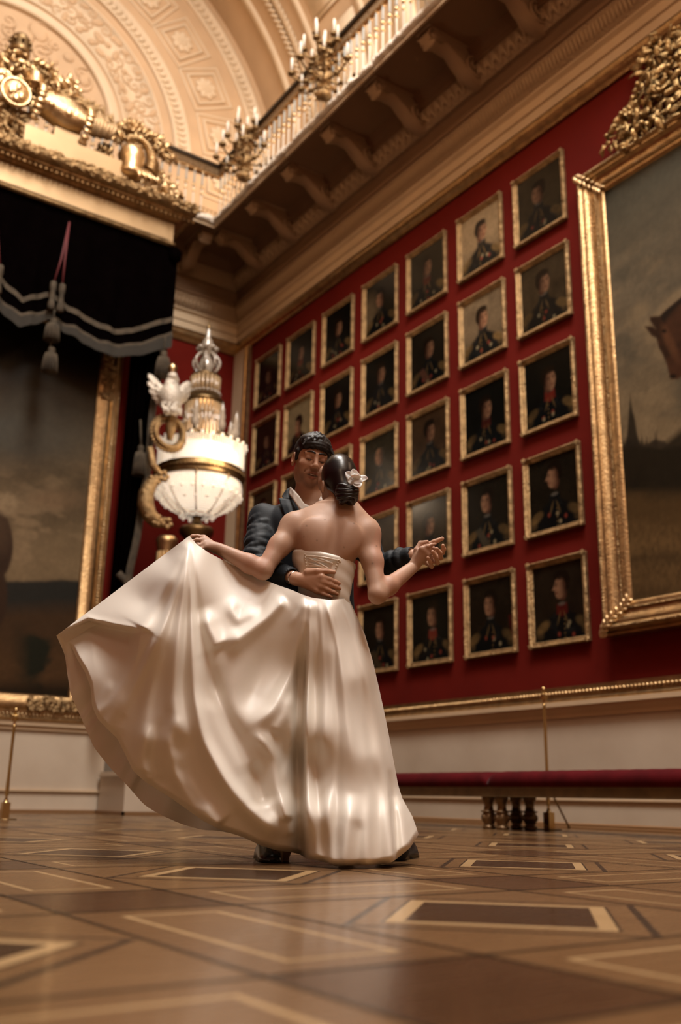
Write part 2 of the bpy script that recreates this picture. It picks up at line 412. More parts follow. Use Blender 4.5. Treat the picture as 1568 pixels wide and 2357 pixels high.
# ---- gallery slab, its stucco edge, soffit and corbels
BX, BY = 6.31, 13.21
w = MB()
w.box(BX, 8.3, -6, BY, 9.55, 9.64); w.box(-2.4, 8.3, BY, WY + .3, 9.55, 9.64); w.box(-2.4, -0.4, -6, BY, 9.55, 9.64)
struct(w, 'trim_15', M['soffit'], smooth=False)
w = MB()
pr = [(0, 9.50), (0.035, 9.50), (0.035, 9.525), (0.0, 9.535), (0.0, 9.56)]
P = [[(BX - d, -6, z) for d, z in pr], [(BX - d, BY - d, z) for d, z in pr], [(-0.4, BY - d, z) for d, z in pr]]
w.grid(np.array(P)); struct(w, 'trim_16', M['cream'], smooth=False)
w = MB(); n = 150
pr = [(0.0, 9.56), (0.055, 9.57), (0.075, 9.60), (0.07, 9.65), (0.04, 9.68), (0.0, 9.685)]
ys = np.linspace(2.5, BY, n)
P = [[(BX - d - .012 * rng.random(), min(y, BY - d) if k == n - 1 else y, z + 0.018 * rng.normal() * (0 < q < 5)) for q, (d, z) in enumerate(pr)] for k, y in enumerate(ys)]
xs = np.linspace(BX, 1.5, 60)
P += [[(x if k else BX - d, BY - d - .012 * rng.random(), z + 0.018 * rng.normal() * (0 < q < 5)) for q, (d, z) in enumerate(pr)] for k, x in enumerate(xs)]
w.grid(np.array(P)); struct(w, 'trim_17', M['stone_edge'])
cb = MB()      # scrolled corbel: S-curved block, leaf underneath, scroll at the tip; built along -x from the wall, then copied
def corbel_mesh():
    cb = MB()
    # side outline (reach from wall, height below the slab)
    up = [(-0.02, 0.0), (0.95, 0.0)]
    low = [(0.98, -0.02), (1.0, -0.09), (0.955, -0.15), (0.88, -0.165), (0.80, -0.13), (0.72, -0.10), (0.60, -0.13), (0.48, -0.22), (0.36, -0.31), (0.24, -0.36), (0.12, -0.375), (-0.02, -0.37)]
    out = up + low
    cb.prism(out, (0, -0.09, 0), (-1, 0, 0), (0, 0, 1), (0, 1, 0), 0.18)
    for yy in (-0.125, 0.095):
        a = np.linspace(0, 3.6 * PI, 40); r = 0.095 * np.exp(-0.16 * a) 
        cb.tube(np.stack([-(0.90 + r * np.cos(a)), 0 * a + yy + 0.015, -0.085 + r * np.sin(a)], 1), 0.018, 6)
        a = np.linspace(PI, 4.2 * PI, 40); r = 0.20 * np.exp(-0.16 * (a - PI))
        cb.tube(np.stack([-(0.24 + r * np.cos(a)), 0 * a + yy + 0.015, -0.20 + r * np.sin(a)], 1), 0.022, 6)
    # leaf lying under the scroll
    q = np.array([(0.97, -0.10), (0.90, -0.175), (0.80, -0.15), (0.70, -0.115), (0.58, -0.15), (0.46, -0.24), (0.34, -0.33), (0.2, -0.385), (0.04, -0.395)])
    G = []
    for k, (d, z) in enumerate(q):
        wdt = 0.12 * (0.55 + 0.45 * abs(math.sin(k * 1.7))) 
        G.append([(-d, wdt * s, z - 0.035 * (1 - s * s) - 0.012 * (abs(s) == 0.5)) for s in (-1, -0.5, 0, 0.5, 1)])
    cb.grid(np.array(G))
    cb.box(-1.02, 0.02, -0.13, 0.13, -0.0, 0.03)
    return cb
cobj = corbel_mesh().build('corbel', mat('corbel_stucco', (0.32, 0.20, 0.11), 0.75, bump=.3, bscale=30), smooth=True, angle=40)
place = ['farthest', 'sixth', 'fifth', 'fourth', 'third', 'second', 'nearest']
for k in range(7):
    o = cobj if k == 0 else cobj.copy()
    if k: COL.objects.link(o)
    o.location = (WX - 0.10, 13.32 - 1.118 * k, 9.545)
    nm = ['scrolled stucco corbel under the balcony in the inner corner of the hall', 'scrolled corbel under the long balcony, next after the corner one',
          'scrolled corbel under the long balcony, third counting from the corner', 'scrolled corbel under the long balcony, fourth counting from the corner',
          'scrolled corbel under the long balcony, fifth counting from the corner', 'scrolled corbel under the long balcony, sixth counting from the corner',
          'scrolled corbel at the top edge of the photo, seventh from the corner'][k]
    tag(o, nm, 'corbel', 'corbels under the balcony')
o = cobj.copy(); COL.objects.link(o); o.location = (6.25, WY - 0.10, 9.545); o.rotation_euler = (0, 0, PI / 2)
tag(o, 'scrolled corbel under the short balcony beside the dark canopy drapery', 'corbel', 'corbels under the balcony')

# ---- upper end wall with concentric arches, and the vault
AC = np.array([2.95, 11.4])
R_V = 5.32
w = MB(); n = 72
ang = np.linspace(0, PI, n)
w.box(-2.6, 8.6, WY, WY + 0.25, 9.6, 11.45)
rr = [0.01, 1.7, R_V + .1]
for r0, r1 in ((0.01, R_V + 0.1),):
    P = [[(AC[0] + r * math.cos(a), WY, AC[1] + r * math.sin(a)) for r in (r0, r1)] for a in ang]
    w.grid(np.array(P))
struct(w, 'wall_back_upper', M['plaster'], smooth=False)
def arc_mould(prof, name, mats, y=WY):
    """prof: (radius, depth toward the room)"""
    mb = MB(); P = [[(AC[0] + r * math.cos(a), y - d, AC[1] + r * math.sin(a)) for r, d in prof] for a in ang]
    mb.grid(np.array(P)); return tag(mb.build(name, mats), kind='structure')
arc_mould([(1.78, 0), (1.78, .05), (1.83, .09), (1.88, .05), (1.92, .05), (1.95, .02), (1.99, .03), (1.99, 0)], 'trim_18', M['plaster_light'])
arc_mould([(2.06, 0.0), (2.06, .03), (2.10, .03), (2.10, 0.012), (2.80, .012), (2.80, .03), (2.84, .03), (2.84, 0)], 'trim_19', M['plaster_light'])
arc_mould([(3.04, 0), (3.04, .05), (3.09, .06), (3.12, .03), (3.30, .03), (3.33, .06), (3.38, .05), (3.38, 0)], 'trim_20', M['plaster_light'])
arc_mould([(4.78, 0), (4.78, .05), (4.83, .06), (4.86, .03), (5.06, .03), (5.09, .06), (5.14, .05), (5.14, 0)], 'trim_21', M['plaster_light'])
# running ornament in the two ribs: little leaves
w = MB()
for R0, cnt, hw in ((3.21, 84, 0.075), (4.96, 120, 0.08)):
    for k in range(cnt):
        a = PI * (k + 0.5) / cnt; c, s = math.cos(a), math.sin(a)
        for q in (-1, 1):
            rad = np.array([c, 0, s]); tn = np.array([-s, 0, c])
            p = np.array([AC[0], WY - 0.04, AC[1]]) + rad * (R0 + q * 0.045) + tn * 0.0
            Mx = np.stack([rad * 0.8 + tn * 0.6 * q, (0, 1, 0), np.cross(rad * 0.8 + tn * 0.6 * q, (0, 1, 0))], 1)
            w.ball(p, (0.055, 0.022, 0.026), 6, 4, 0, Mx)
struct(w, 'trim_22', M['plaster_light'])
# coffers with rosettes between the ribs
w = MB()
for a in np.radians([13.9 - 14.1, 13.9, 28.1, 41.9, 55.5, 69, 82.5, 96, 110, 124, 138, 152, 166]):
    rad = np.array([math.cos(a), 0, math.sin(a)]); tn = np.array([-math.sin(a), 0, math.cos(a)]); nn = np.array([0, -1.0, 0])
    c = np.array([AC[0], WY, AC[1]]) + rad * 4.06
    for half, w_, hgt in ((0.44, 0.035, 0.018), (0.32, 0.04, 0.03)):
        rect_frame(w, c - rad * half - tn * half * 0.98, rad, tn, nn, 2 * half, 1.96 * half, [(0, 0), (0, hgt), (w_ * .5, hgt * 1.25), (w_, hgt), (w_, 0)])
    for k in range(8):
        b = k * PI / 4; d = rad * math.cos(b) + tn * math.sin(b); e = -rad * math.sin(b) + tn * math.cos(b)
        w.ball(c + d * 0.135 + nn * 0.01, (0.10, 0.075, 0.03), 8, 6, 0, np.stack([d, e, nn], 1))
        w.ball(c + d * 0.06 + nn * 0.03, (0.05, 0.035, 0.02), 6, 4, 0, np.stack([d, e, nn], 1))
    w.ball(c + nn * 0.03, 0.035, 8, 6)
struct(w, 'trim_23', M['plaster_light'])
# relief figures on the inner arch and trophies in the lunette (plain stucco scrolls and shields)
w = MB()
def scroll(c, rad, tn, r, turns, thick, ph=0.0, sgn=1):
    a = np.linspace(0, turns * 2 * PI, int(14 * turns) + 4); q = r * np.exp(-0.22 * a)
    pts = c + np.outer(q * np.cos(sgn * a + ph), rad) + np.outer(q * np.sin(sgn * a + ph), tn)
    w.tube(pts, np.linspace(thick, thick * 0.5, len(a)), 6)
rs = random.Random(3)
for k in range(46):
    a = 0.12 + (PI - 0.24) * (k + .5) / 46
    rad = np.array([math.cos(a), 0, math.sin(a)]); tn = np.array([-math.sin(a), 0, math.cos(a)])
    for q in range(3):
        c = np.array([AC[0], WY - 0.008, AC[1]]) + rad * (2.24 + 0.22 * q + rs.uniform(-.05, .05)) + tn * rs.uniform(-.06, .06)
        if rs.random() < 0.45: scroll(c, rad, tn, rs.uniform(0.10, 0.17), 1.3, 0.026, rs.uniform(0, 6), rs.choice((-1, 1)))
        else:
            d = rad * math.cos(k * 1.3) + tn * math.sin(k * 1.3)
            w.ball(c, (rs.uniform(.07, .15), rs.uniform(.05, .09), .03), 8, 5, 0, np.stack([d, np.cross(d, (0, 1, 0)), np.array((0, -1.0, 0))], 1))
for k in range(60):
    a = rs.uniform(0.05, PI - .05); r = 1.62 * math.sqrt(rs.uniform(0.05, 1))
    rad = np.array([math.cos(a), 0, math.sin(a)]); tn = np.array([-math.sin(a), 0, math.cos(a)])
    c = np.array([AC[0], WY - 0.0, AC[1]]) + rad * r
    if k % 3: scroll(c, rad, tn, rs.uniform(0.12, 0.24), 1.4, 0.028, rs.uniform(0, 6), rs.choice((-1, 1)))
    else: w.ball(c, (rs.uniform(.08, .2), .035, rs.uniform(.08, .16)), 10, 6)
struct(w, 'trim_24', M['plaster'])
# barrel vault with raised panels, ribs and a garland of leaves
w = MB(); ysv = np.linspace(-6, WY, 40); av = np.linspace(-0.02, PI + 0.02, 64)
w.grid(np.array([[(AC[0] + R_V * math.cos(a), y, AC[1] + R_V * math.sin(a)) for a in av] for y in ysv]), 0)
struct(w, 'ceiling', M['plaster'])
w = MB()
w.box(8.27, 8.5, -6, WY, 9.6, 11.45); w.box(-2.6, -2.37, -6, WY, 9.6, 11.45)
struct(w, 'wall_gallery', M['plaster'], smooth=False)
w = MB()
for y0, y1 in ((13.55, 13.7), (12.5, 12.62), (11.1, 11.22), (10.0, 10.5), (8.7, 8.82), (7.2, 7.32), (5.8, 6.3)):
    P = [[(AC[0] + (R_V - d) * math.cos(a), y, AC[1] + (R_V - d) * math.sin(a)) for y, d in ((y0, 0), (y0, .06), (y1, .06), (y1, 0))] for a in np.linspace(0, PI, 60)]
    w.grid(np.array(P))
for (y0, y1, a0, a1) in ((11.35, 12.3, .06, .42), (11.35, 12.3, .48, .95), (8.95, 9.9, .06, .55), (7.5, 8.6, .06, .55)):
    for d0, inset in ((0.03, 0), (0.05, .08)):
        P = [[(AC[0] + (R_V - d) * math.cos(a), y, AC[1] + (R_V - d) * math.sin(a)) for y, d in ((y0 + inset, 0), (y0 + inset, d0), (y1 - inset, d0), (y1 - inset, 0))]
             for a in np.linspace(a0 + inset / R_V, a1 - inset / R_V, 12)]
        w.grid(np.array(P))
struct(w, 'trim_25', M['plaster_light'])
w = MB()
for k in range(70):
    a = 0.05 + k * 0.021
    for q in (-1, 1):
        c = np.array([AC[0] + (R_V - .03) * math.cos(a), 13.08 + q * 0.09, AC[1] + (R_V - .03) * math.sin(a)])
        tn = np.array([-math.sin(a), 0, math.cos(a)]); nn = np.array([-math.cos(a), 0, -math.sin(a)])
        d = tn * 0.75 + np.array([0, q * 0.66, 0]); e = np.cross(d, nn)
        w.ball(c, (0.13, 0.045, 0.04), 6, 4, 0, np.stack([d, e, nn], 1))
struct(w, 'trim_26', M['plaster_light'])
# ================================================================ pictures
def proj(P):
    v = (np.asarray(P, float) - CAM) @ CAM_AX
    return CX - v[..., 0] * F_PX / v[..., 2], CY + v[..., 1] * F_PX / v[..., 2]
def poly_mask(x, y, poly, soft):
    """1 inside, 0 outside, soft edge"""
    p = np.asarray(poly, float); q = np.roll(p, -1, 0)
    d2 = np.full(x.shape, 1e18); ins = np.zeros(x.shape, bool)
    for (ax, ay), (bx, by) in zip(p, q):
        ex, ey = bx - ax, by - ay; wx, wy = x - ax, y - ay
        t = np.clip((wx * ex + wy * ey) / (ex * ex + ey * ey + 1e-12), 0, 1)
        d2 = np.minimum(d2, (wx - ex * t) ** 2 + (wy - ey * t) ** 2)
        c = (ay > y) != (by > y)
        with np.errstate(divide='ignore', invalid='ignore'):
            ins ^= c & (x < (bx - ax) * (y - ay) / (by - ay + 1e-12) + ax)
    s = np.sqrt(d2) * np.where(ins, 1, -1)
    return np.clip(0.5 + s / (2 * soft), 0, 1)
def ell(x, y, cx, cy, rx, ry, soft=0.25, rot=0.0):
    c, s = math.cos(rot), math.sin(rot); u = ((x - cx) * c + (y - cy) * s) / rx; v = (-(x - cx) * s + (y - cy) * c) / ry
    return np.clip((1 - np.sqrt(u * u + v * v)) / soft + 0.5, 0, 1)
def lay(img, m, col, op=1.0):
    k = (m * op)[..., None]; return img * (1 - k) + np.asarray(col) * k
def vnoise(x, y, seed, octv=4):
    r = np.random.default_rng(seed); out = np.zeros_like(x); amp = 1.0; tot = 0
    for o in range(octv):
        g = r.random((64, 64)); xi, yi = np.floor(x).astype(int), np.floor(y).astype(int); fx, fy = x - xi, y - yi
        fx = fx * fx * (3 - 2 * fx); fy = fy * fy * (3 - 2 * fy); a = lambda i, j: g[(xi + i) % 64, (yi + j) % 64]
        out += amp * ((a(0, 0) * (1 - fx) + a(1, 0) * fx) * (1 - fy) + (a(0, 1) * (1 - fx) + a(1, 1) * fx) * fy)
        tot += amp; amp *= 0.5; x = x * 2.03; y = y * 2.03
    return out / tot
PAINT = painted('oil_paint', 0.22, 0.13, 0.05)
PAINT_BIG = painted('oil_paint_large', 0.33, 0.18, 0.15)
def canvas_mesh(name, P, img, m, parent):
    """P (nu,nv,3) points, img (nu,nv,3) colours"""
    nu, nv = P.shape[:2]
    me = bpy.data.meshes.new(name)
    me.vertices.add(nu * nv); me.vertices.foreach_set('co', np.ascontiguousarray(P.reshape(-1), dtype=np.float32))
    i = np.arange(nu - 1)[:, None] * nv + np.arange(nv - 1)[None, :]
    q = np.stack([i, i + nv, i + nv + 1, i + 1], -1).reshape(-1)
    nf = (nu - 1) * (nv - 1)
    me.loops.add(nf * 4); me.loops.foreach_set('vertex_index', q.astype(np.int32))
    me.polygons.add(nf); me.polygons.foreach_set('loop_start', np.arange(nf, dtype=np.int32) * 4)
    me.update(calc_edges=True)
    ca = me.color_attributes.new('paint', 'FLOAT_COLOR', 'POINT')
    c = np.concatenate([np.clip(img, 0, 1), np.ones((nu, nv, 1))], -1)
    ca.data.foreach_set('color', np.ascontiguousarray(c.reshape(-1), dtype=np.float32))
    me.materials.append(m)
    o = bpy.data.objects.new(name, me); COL.objects.link(o); o.parent = parent
    return o
def portrait_image(nu, nv, p, seed):
    r = random.Random(seed)
    u, v = np.meshgrid(np.linspace(0, 1, nu), np.linspace(0, 1, nv), indexing='ij')   # u to the right, v up
    x = (u - 0.5) / 1.36; y = ((v - 0.5) * 1.16 - .02) / 1.36 + .045
    nz = vnoise(u * 4, v * 4, seed); nz2 = vnoise(u * 9, v * 9, seed + 50)
    A, B = np.array(p['bg']), np.array(p.get('bg2', tuple(c * 0.45 for c in p['bg'])))
    img = A * (nz[..., None] * 1.1) + B * (1 - nz[..., None] * 1.1)
    if p.get('sky'):      # cloud bank fading into a dark lower ground
        img = lay(img, np.clip((0.02 - y + .15 * (nz - .5)) / 0.3, 0, 1), tuple(c * 0.35 for c in p['bg']), 0.75)
    s = p.get('turn', 1)               # way the face looks: +1 right, -1 left
    hx, hy = p.get('hx', 0.0), p.get('hy', 0.14)
    k = p.get('dim', 1.0)
    skin = np.array((0.30, 0.155, 0.085)) * k; skin_d = np.array((0.10, 0.040, 0.022)) * k
    coat = np.array(p.get('coat', (0.006, 0.007, 0.007)))
    # shoulders and chest
    body = poly_mask(x, y, [(hx - .40, -.62), (hx - .385, -.36), (hx - .33, -.23), (hx - .20, -.15), (hx - .09, -.08), (hx + .09, -.08), (hx + .20, -.15), (hx + .33, -.23), (hx + .385, -.36), (hx + .40, -.62)], 0.02)
    img = lay(img, body, coat)
    img = lay(img, body * np.clip(nz2 - 0.55, 0, 1) * 2, coat + 0.02 * k, 0.7)
    gold = np.array((0.26, 0.155, 0.055)) * k
    for q in (-1, 1):
        e = ell(x, y, hx + q * .285, -.235, .105, .055, 0.5, -q * 0.5)
        img = lay(img, e * (0.45 + 0.9 * nz2), gold, 0.65 if q == s else 0.4)
        img = lay(img, ell(x, y, hx + q * .33, -.31, .055, .06, .8) * nz2, gold, 0.5)
    if p.get('sash'): img = lay(img, body * poly_mask(x, y, [(hx - .22, -.16), (hx - .12, -.13), (hx + .2, -.62), (hx + .06, -.62)], 0.015), p['sash'], 0.7)
    # collar, neck, medals
    img = lay(img, poly_mask(x, y, [(hx - .085, -.11), (hx - .075, .00), (hx + .075, .00), (hx + .085, -.11), (hx, -.15)], 0.012), p.get('collar', coat * 1.3), 0.95)
    img = lay(img, ell(x, y, hx, -.005, .055, .02, .5), (0.22 * k, 0.19 * k, 0.15 * k), .5)
    for j in range(p.get('medals', 4)):
        a, b = hx + r.uniform(-.16, .16), -.22 - r.uniform(0, .16)
        img = lay(img, ell(x, y, a, b, .022, .026, .6), (0.34 * k, 0.27 * k, 0.15 * k) if j % 2 else (0.28 * k, 0.05 * k, 0.03 * k), .8)
    for j in range(8): img = lay(img, ell(x, y, hx - .03 * s, -.18 - j * .05, .010, .010, .7), gold, .7)
    for q in (-1, 1): img = lay(img, ell(x, y, hx + q * .05, -.16, .012, .075, .8, q * .35), gold, .45)
    # head
    hair = np.array(p.get('hair', (0.012, 0.007, 0.004)))
    pr = p.get('profile', False)
    fx = hx + 0.018 * s
    if not p.get('bald'): img = lay(img, ell(x, y, hx - .018 * s, hy + .055, .112, .125, .22), hair)
    img = lay(img, ell(x, y, hx - .02 * s, hy - .05, .06, .10, .3), skin_d)                 # neck under the jaw
    face = ell(x, y, fx, hy, .083, .122, .16)
    face = np.maximum(face, ell(x, y, fx + .01 * s, hy - .055, .062, .072, .2))
    img = lay(img, face, skin)
    if p.get('bald'): img = lay(img, ell(x, y, hx - .06 * s, hy + .02, .05, .09, .5), hair, .8)
    else:
        img = lay(img, ell(x, y, hx - .072 * s, hy + .055, .046, .10, .4), hair, .95)            # side hair and whisker
        img = lay(img, ell(x, y, hx - .01 * s, hy + .135, .10, .052, .4), hair, .95)             # fringe
        img = lay(img, ell(x, y, hx - .055 * s, hy - .03, .018, .05, .6), hair, .6)
    img = lay(img, face * np.clip((-(x - fx) * s) / .08 + .1, 0, 1), skin_d, .85)           # painted shade side
    img = lay(img, ell(x, y, fx + .035 * s, hy + .005, .030, .035, .9), skin * 1.35, .6)
    if pr:
        img = lay(img, poly_mask(x, y, [(fx + s * .07, hy + .045), (fx + s * .118, hy - .018), (fx + s * .07, hy - .025)], .006), skin * 1.1)
        eyes = (0.055,)
    else: eyes = (-.022, .048)
    for e in eyes:
        img = lay(img, ell(x, y, fx + s * e, hy + .022, .017, .008, .7), (0.012, 0.007, 0.005), .9)
        img = lay(img, ell(x, y, fx + s * e, hy + .044, .024, .006, .8, .15 * s), hair * .8, .85)
    if not pr:
        img = lay(img, ell(x, y, fx + s * .004, hy - .008, .010, .035, .8), skin_d, .55)
        img = lay(img, ell(x, y, fx + s * .024, hy - .026, .012, .010, .8), skin * 1.3, .5)
    img = lay(img, ell(x, y, fx + s * (.05 if pr else .018), hy - .058, .024, .007, .7), (0.15 * k, 0.035 * k, 0.02 * k), .85)
    img = lay(img, ell(x, y, fx + s * .02, hy - .092, .028, .016, .8), skin * 1.1, .4)
    if p.get('extra') == 'chair': img = lay(img, poly_mask(x, y, [(.30, -.02), (.5, .02), (.5, -.4), (.34, -.3)], .02) * (1 - body), (0.10, 0.010, 0.008), .8)
    if p.get('extra') == 'cloud': img = lay(img, ell(x, y, -.32, -.02, .26, .30, .9) * (1 - body) * (1 - face), (0.20, 0.14, 0.075), .8)
    img *= (0.8 + 0.4 * vnoise(u * 26, v * 26, seed + 9, 2))[..., None]
    return img * (.9 if p.get('sky') else .5)
FW, FH, FB = 0.82, 0.925, 0.066
def frame_mb():
    mb = MB()
    rect_frame(mb, (0, 0, 0), (1, 0, 0), (0, 0, 1), (0, -1, 0), FW, FH,
               [(0, 0), (0, .035), (.006, .048), (.016, .052), (.024, .040), (.030, .034), (.044, .034), (.050, .026), (.058, .026), (.066, .012)])
    sp = 0.026
    def beads(ax, along, a0, a1, other, dz):
        n = int((a1 - a0) / sp)
        for k in range(n):
            t = a0 + (k + .5) * (a1 - a0) / n; p = [0, -dz, 0]; p[along] = t; p[ax] = other
            r = [.011, .010, .011]; r[along] = .0105; r[ax] = .008
            mb.ball(p, r, 5, 4)
    for oz in (.012, FH - .012): beads(2, 0, .02, FW - .02, oz, .05)
    for ox in (.012, FW - .012): beads(0, 2, .02, FH - .02, ox, .05)
    for a in (.02, FW - .02):
        for b in (.02, FH - .02):
            mb.ball((a, -.046, b), (.028, .016, .028), 8, 6)
            for q in range(5): mb.ball((a + .022 * math.cos(q * 1.257), -.052, b + .022 * math.sin(q * 1.257)), .011, 5, 4)
    return mb
dark, olive, brown, black = (0.022, 0.016, 0.009), (0.045, 0.032, 0.016), (0.055, 0.033, 0.014), (0.008, 0.008, 0.006)
COLS = [6.92, 7.945, 9.005, 10.055, 11.123, 12.19, 13.227]
ROWS = [7.07, 5.865, 4.66, 3.455, 2.255]
PORT = {
 (0, 0): dict(bg=olive, turn=-1, hx=-.02, dim=.55, desc='dim olive-brown ground'),
 (0, 1): dict(bg=(0.075, 0.05, 0.025), bg2=(0.02, .013, .006), turn=1, hx=.0, dim=.8, desc='brown cloudy ground, receding hair'),
 (0, 2): dict(bg=black, turn=1, hx=.02, hy=.12, collar=(0.16, 0.02, 0.012), dim=.9, desc='black ground and red collar'),
 (0, 3): dict(bg=dark, turn=-1, profile=True, hx=.02, hy=.2, dim=1.0, desc='bareheaded man in left profile'),
 (0, 4): dict(bg=(0.028, .018, .010), turn=-1, profile=True, hx=.05, hy=.18, dim=.95, collar=(.10, .012, .008), desc='dark-haired man in left profile'),
 (1, 0): dict(bg=(0.36, 0.25, 0.135), bg2=(0.22, 0.15, 0.075), turn=1, sky=1, hx=.02, hy=.13, dim=1.0, desc='pale tan sky'),
 (1, 1): dict(bg=(0.24, 0.17, 0.095), bg2=(0.10, 0.07, 0.04), turn=1, sky=1, hx=.0, hy=.12, dim=.9, desc='greyish tan clouded sky'),
 (1, 2): dict(bg=black, turn=1, hx=.02, hy=.12, dim=.75, collar=(.06, .012, .008), desc='black ground, man with thick dark hair'),
 (1, 3): dict(bg=dark, turn=-1, hx=-.01, hy=.17, dim=1.1, sash=(.10, .08, .05), desc='brown-black ground, smiling man'),
 (1, 4): dict(bg=(0.024, .015, .008), turn=-1, hx=.0, hy=.15, dim=1.0, extra='chair', desc='dark ground with a red chair back'),
 (2, 0): dict(bg=(0.03, .023, .012), turn=1, hx=.0, hy=.14, dim=.7, collar=(.07, .012, .008), desc='dark olive ground'),
 (2, 1): dict(bg=(0.018, .014, .009), turn=1, hx=.03, hy=.12, dim=.7, sash=(.12, .05, .03), desc='near-black ground, long coat'),
 (2, 2): dict(bg=(0.075, .04, .018), bg2=(.03, .016, .008), turn=1, hx=.03, hy=.15, dim=.65, desc='warm brown ground'),
 (2, 3): dict(bg=(0.06, .04, .02), bg2=(.02, .014, .008), turn=1, hx=.0, hy=.12, dim=.8, desc='lamp glare across the canvas'),
 (2, 4): dict(bg=black, turn=-1, hx=.05, hy=.17, dim=1.0, collar=(0.20, 0.03, 0.018), desc='black ground, scarlet collar'),
 (3, 0): dict(bg=(0.03, .022, .012), turn=-1, hx=.0, hy=.13, dim=.95, extra='cloud', desc='tan cloud at the left'),
 (3, 1): dict(bg=black, turn=1, hx=.02, hy=.14, dim=.75, desc='black ground'),
 (3, 2): dict(bg=(0.03, .024, .013), turn=-1, hx=.0, hy=.13, dim=.9, bald=1, hair=(.05, .04, .03), desc='dark ground, balding grey-haired man'),
 (3, 3): dict(bg=(0.085, .055, .028), bg2=(.03, .02, .01), turn=-1, hx=-.05, hy=.06, dim=.9, desc='smoky brown ground beside the bride'),
 (3, 4): dict(bg=(0.02, .014, .008), turn=-1, hx=.04, hy=.14, dim=1.05, sash=(.09, .06, .03), desc='dark ground, right beside the gown'),
 (4, 0): dict(bg=black, turn=1, hx=.0, hy=.1, dim=.85, medals=7, desc='black ground, many medals'),
 (4, 1): dict(bg=black, turn=1, hx=.02, hy=.12, dim=.7, desc='black ground over the groom'),
 (4, 2): dict(bg=(0.07, .045, .022), bg2=(.03, .02, .01), turn=1, hx=.0, hy=.1, dim=.8, desc='brown ground half hidden by the bride'),
 (4, 3): dict(bg=black, turn=1, dim=.7, desc='sliver showing beside the bride'),
 (5, 0): dict(bg=black, turn=1, hx=-.02, hy=.1, dim=.7, collar=(.11, .02, .012), desc='black ground, dull red collar'),
 (5, 1): dict(bg=(0.30, 0.22, 0.115), bg2=(0.20, 0.145, 0.075), turn=-1, hx=-.02, hy=.05, dim=1.0, collar=(.12, .02, .012), desc='pale sandy sky above the groom'),
 (5, 2): dict(bg=(0.05, .034, .018), turn=1, dim=.8, desc='edge showing behind the groom'),
 (6, 0): dict(bg=black, turn=-1, hx=.02, hy=.06, dim=.55, desc='almost black ground'),
 (6, 1): dict(bg=(0.02, .012, .007), turn=-1, hx=.05, hy=.08, dim=.6, desc='brown-black ground'),
 (6, 2): dict(bg=(0.06, .04, .02), turn=1, dim=.7, desc='brown ground over the groom\'s shoulder'),
}
rown = ['top row', 'second row down', 'middle row', 'fourth row down', 'bottom row']
coln = ['column next to the horse painting', 'second column from the horse painting', 'third column from the horse painting', 'fourth column from the horse painting',
        'third column from the corner', 'second column from the corner', 'column in the corner']
fobj = None
for (ci, ri), p in PORT.items():
    cy_, cz_ = COLS[ci], ROWS[ri]
    # thing origin at lower far corner of the frame; local x runs along the wall toward the viewer, local -y into the hall
    root = empty('portrait_painting', (WX - 0.002, cy_ + FW / 2, cz_ - FH / 2), 
                 'gilt-framed officer portrait, %s, %s' % (rown[ri], coln[ci]), 'painting', 'officer portraits on the red wall', rot=(0, 0, -PI / 2))
    d = p.pop('desc'); lab = 'portrait, %s, %s, %s' % (d, rown[ri], coln[ci]); root['label'] = lab
    if fobj is None:
        fobj = frame_mb().build('frame', M['gold_rough'], None, angle=50); fobj.parent = root
    else:
        o = fobj.copy(); COL.objects.link(o); o.parent = root
    nu, nv = (88, 102) if ci < 3 else (58, 68)
    img = portrait_image(nu, nv, p, 100 + ci * 10 + ri)
    U, V = np.meshgrid(np.linspace(FB - .008, FW - FB + .008, nu), np.linspace(FB - .008, FH - FB + .008, nv), indexing='ij')
    canvas_mesh('canvas', np.stack([U, 0 * U - 0.014, V], -1), img, PAINT, root)

# ---- the large horse painting at the right
def big_frame_profile(wd, hg):
    return [(0, 0), (0, .45 * hg), (.02 * wd, .62 * hg), (.06 * wd, .68 * hg), (.10 * wd, .62 * hg), (.12 * wd, .60 * hg), (.14 * wd, .72 * hg), (.20 * wd, .98 * hg), (.26 * wd, 1.0 * hg),
            (.31 * wd, .90 * hg), (.33 * wd, .82 * hg), (.36 * wd, .86 * hg), (.40 * wd, .84 * hg), (.44 * wd, .70 * hg), (.60 * wd, .52 * hg), (.72 * wd, .48 * hg), (.76 * wd, .54 * hg), (.80 * wd, .54 * hg),
            (.83 * wd, .40 * hg), (.90 * wd, .36 * hg), (.94 * wd, .28 * hg), (wd, .12 * hg)]
HB = empty('equestrian_painting', (WX, 6.28, 1.79), 'very large gilt-framed painting of a dark horse and distant spire', 'painting', rot=(0, 0, -PI / 2))
BW_, BH_ = 4.2, 5.17
fm2 = MB(); rect_frame(fm2, (0, 0, 0), (1, 0, 0), (0, 0, 1), (0, -1, 0), BW_, BH_, big_frame_profile(.33, .17))
fr = fm2.build('frame', M['gold'], None, angle=35); fr.parent = HB
rp = MB()      # twisted-leaf running ornament on the crest of the moulding
def rope(a, b, z, wdt, step):
    a = np.array(a); b = np.array(b); n = int(np.linalg.norm(b - a) / step); d = (b - a) / np.linalg.norm(b - a)
    for k in range(n):
        p = a + (b - a) * (k + .5) / n; e = np.cross(d, (0, -1, 0)); q = d * .8 + e * .6
        rp.ball(p, (wdt, .014, .012), 5, 4, 0, np.stack([q, np.cross(q, (0, 1, 0)), np.array((0, 1.0, 0))], 1))
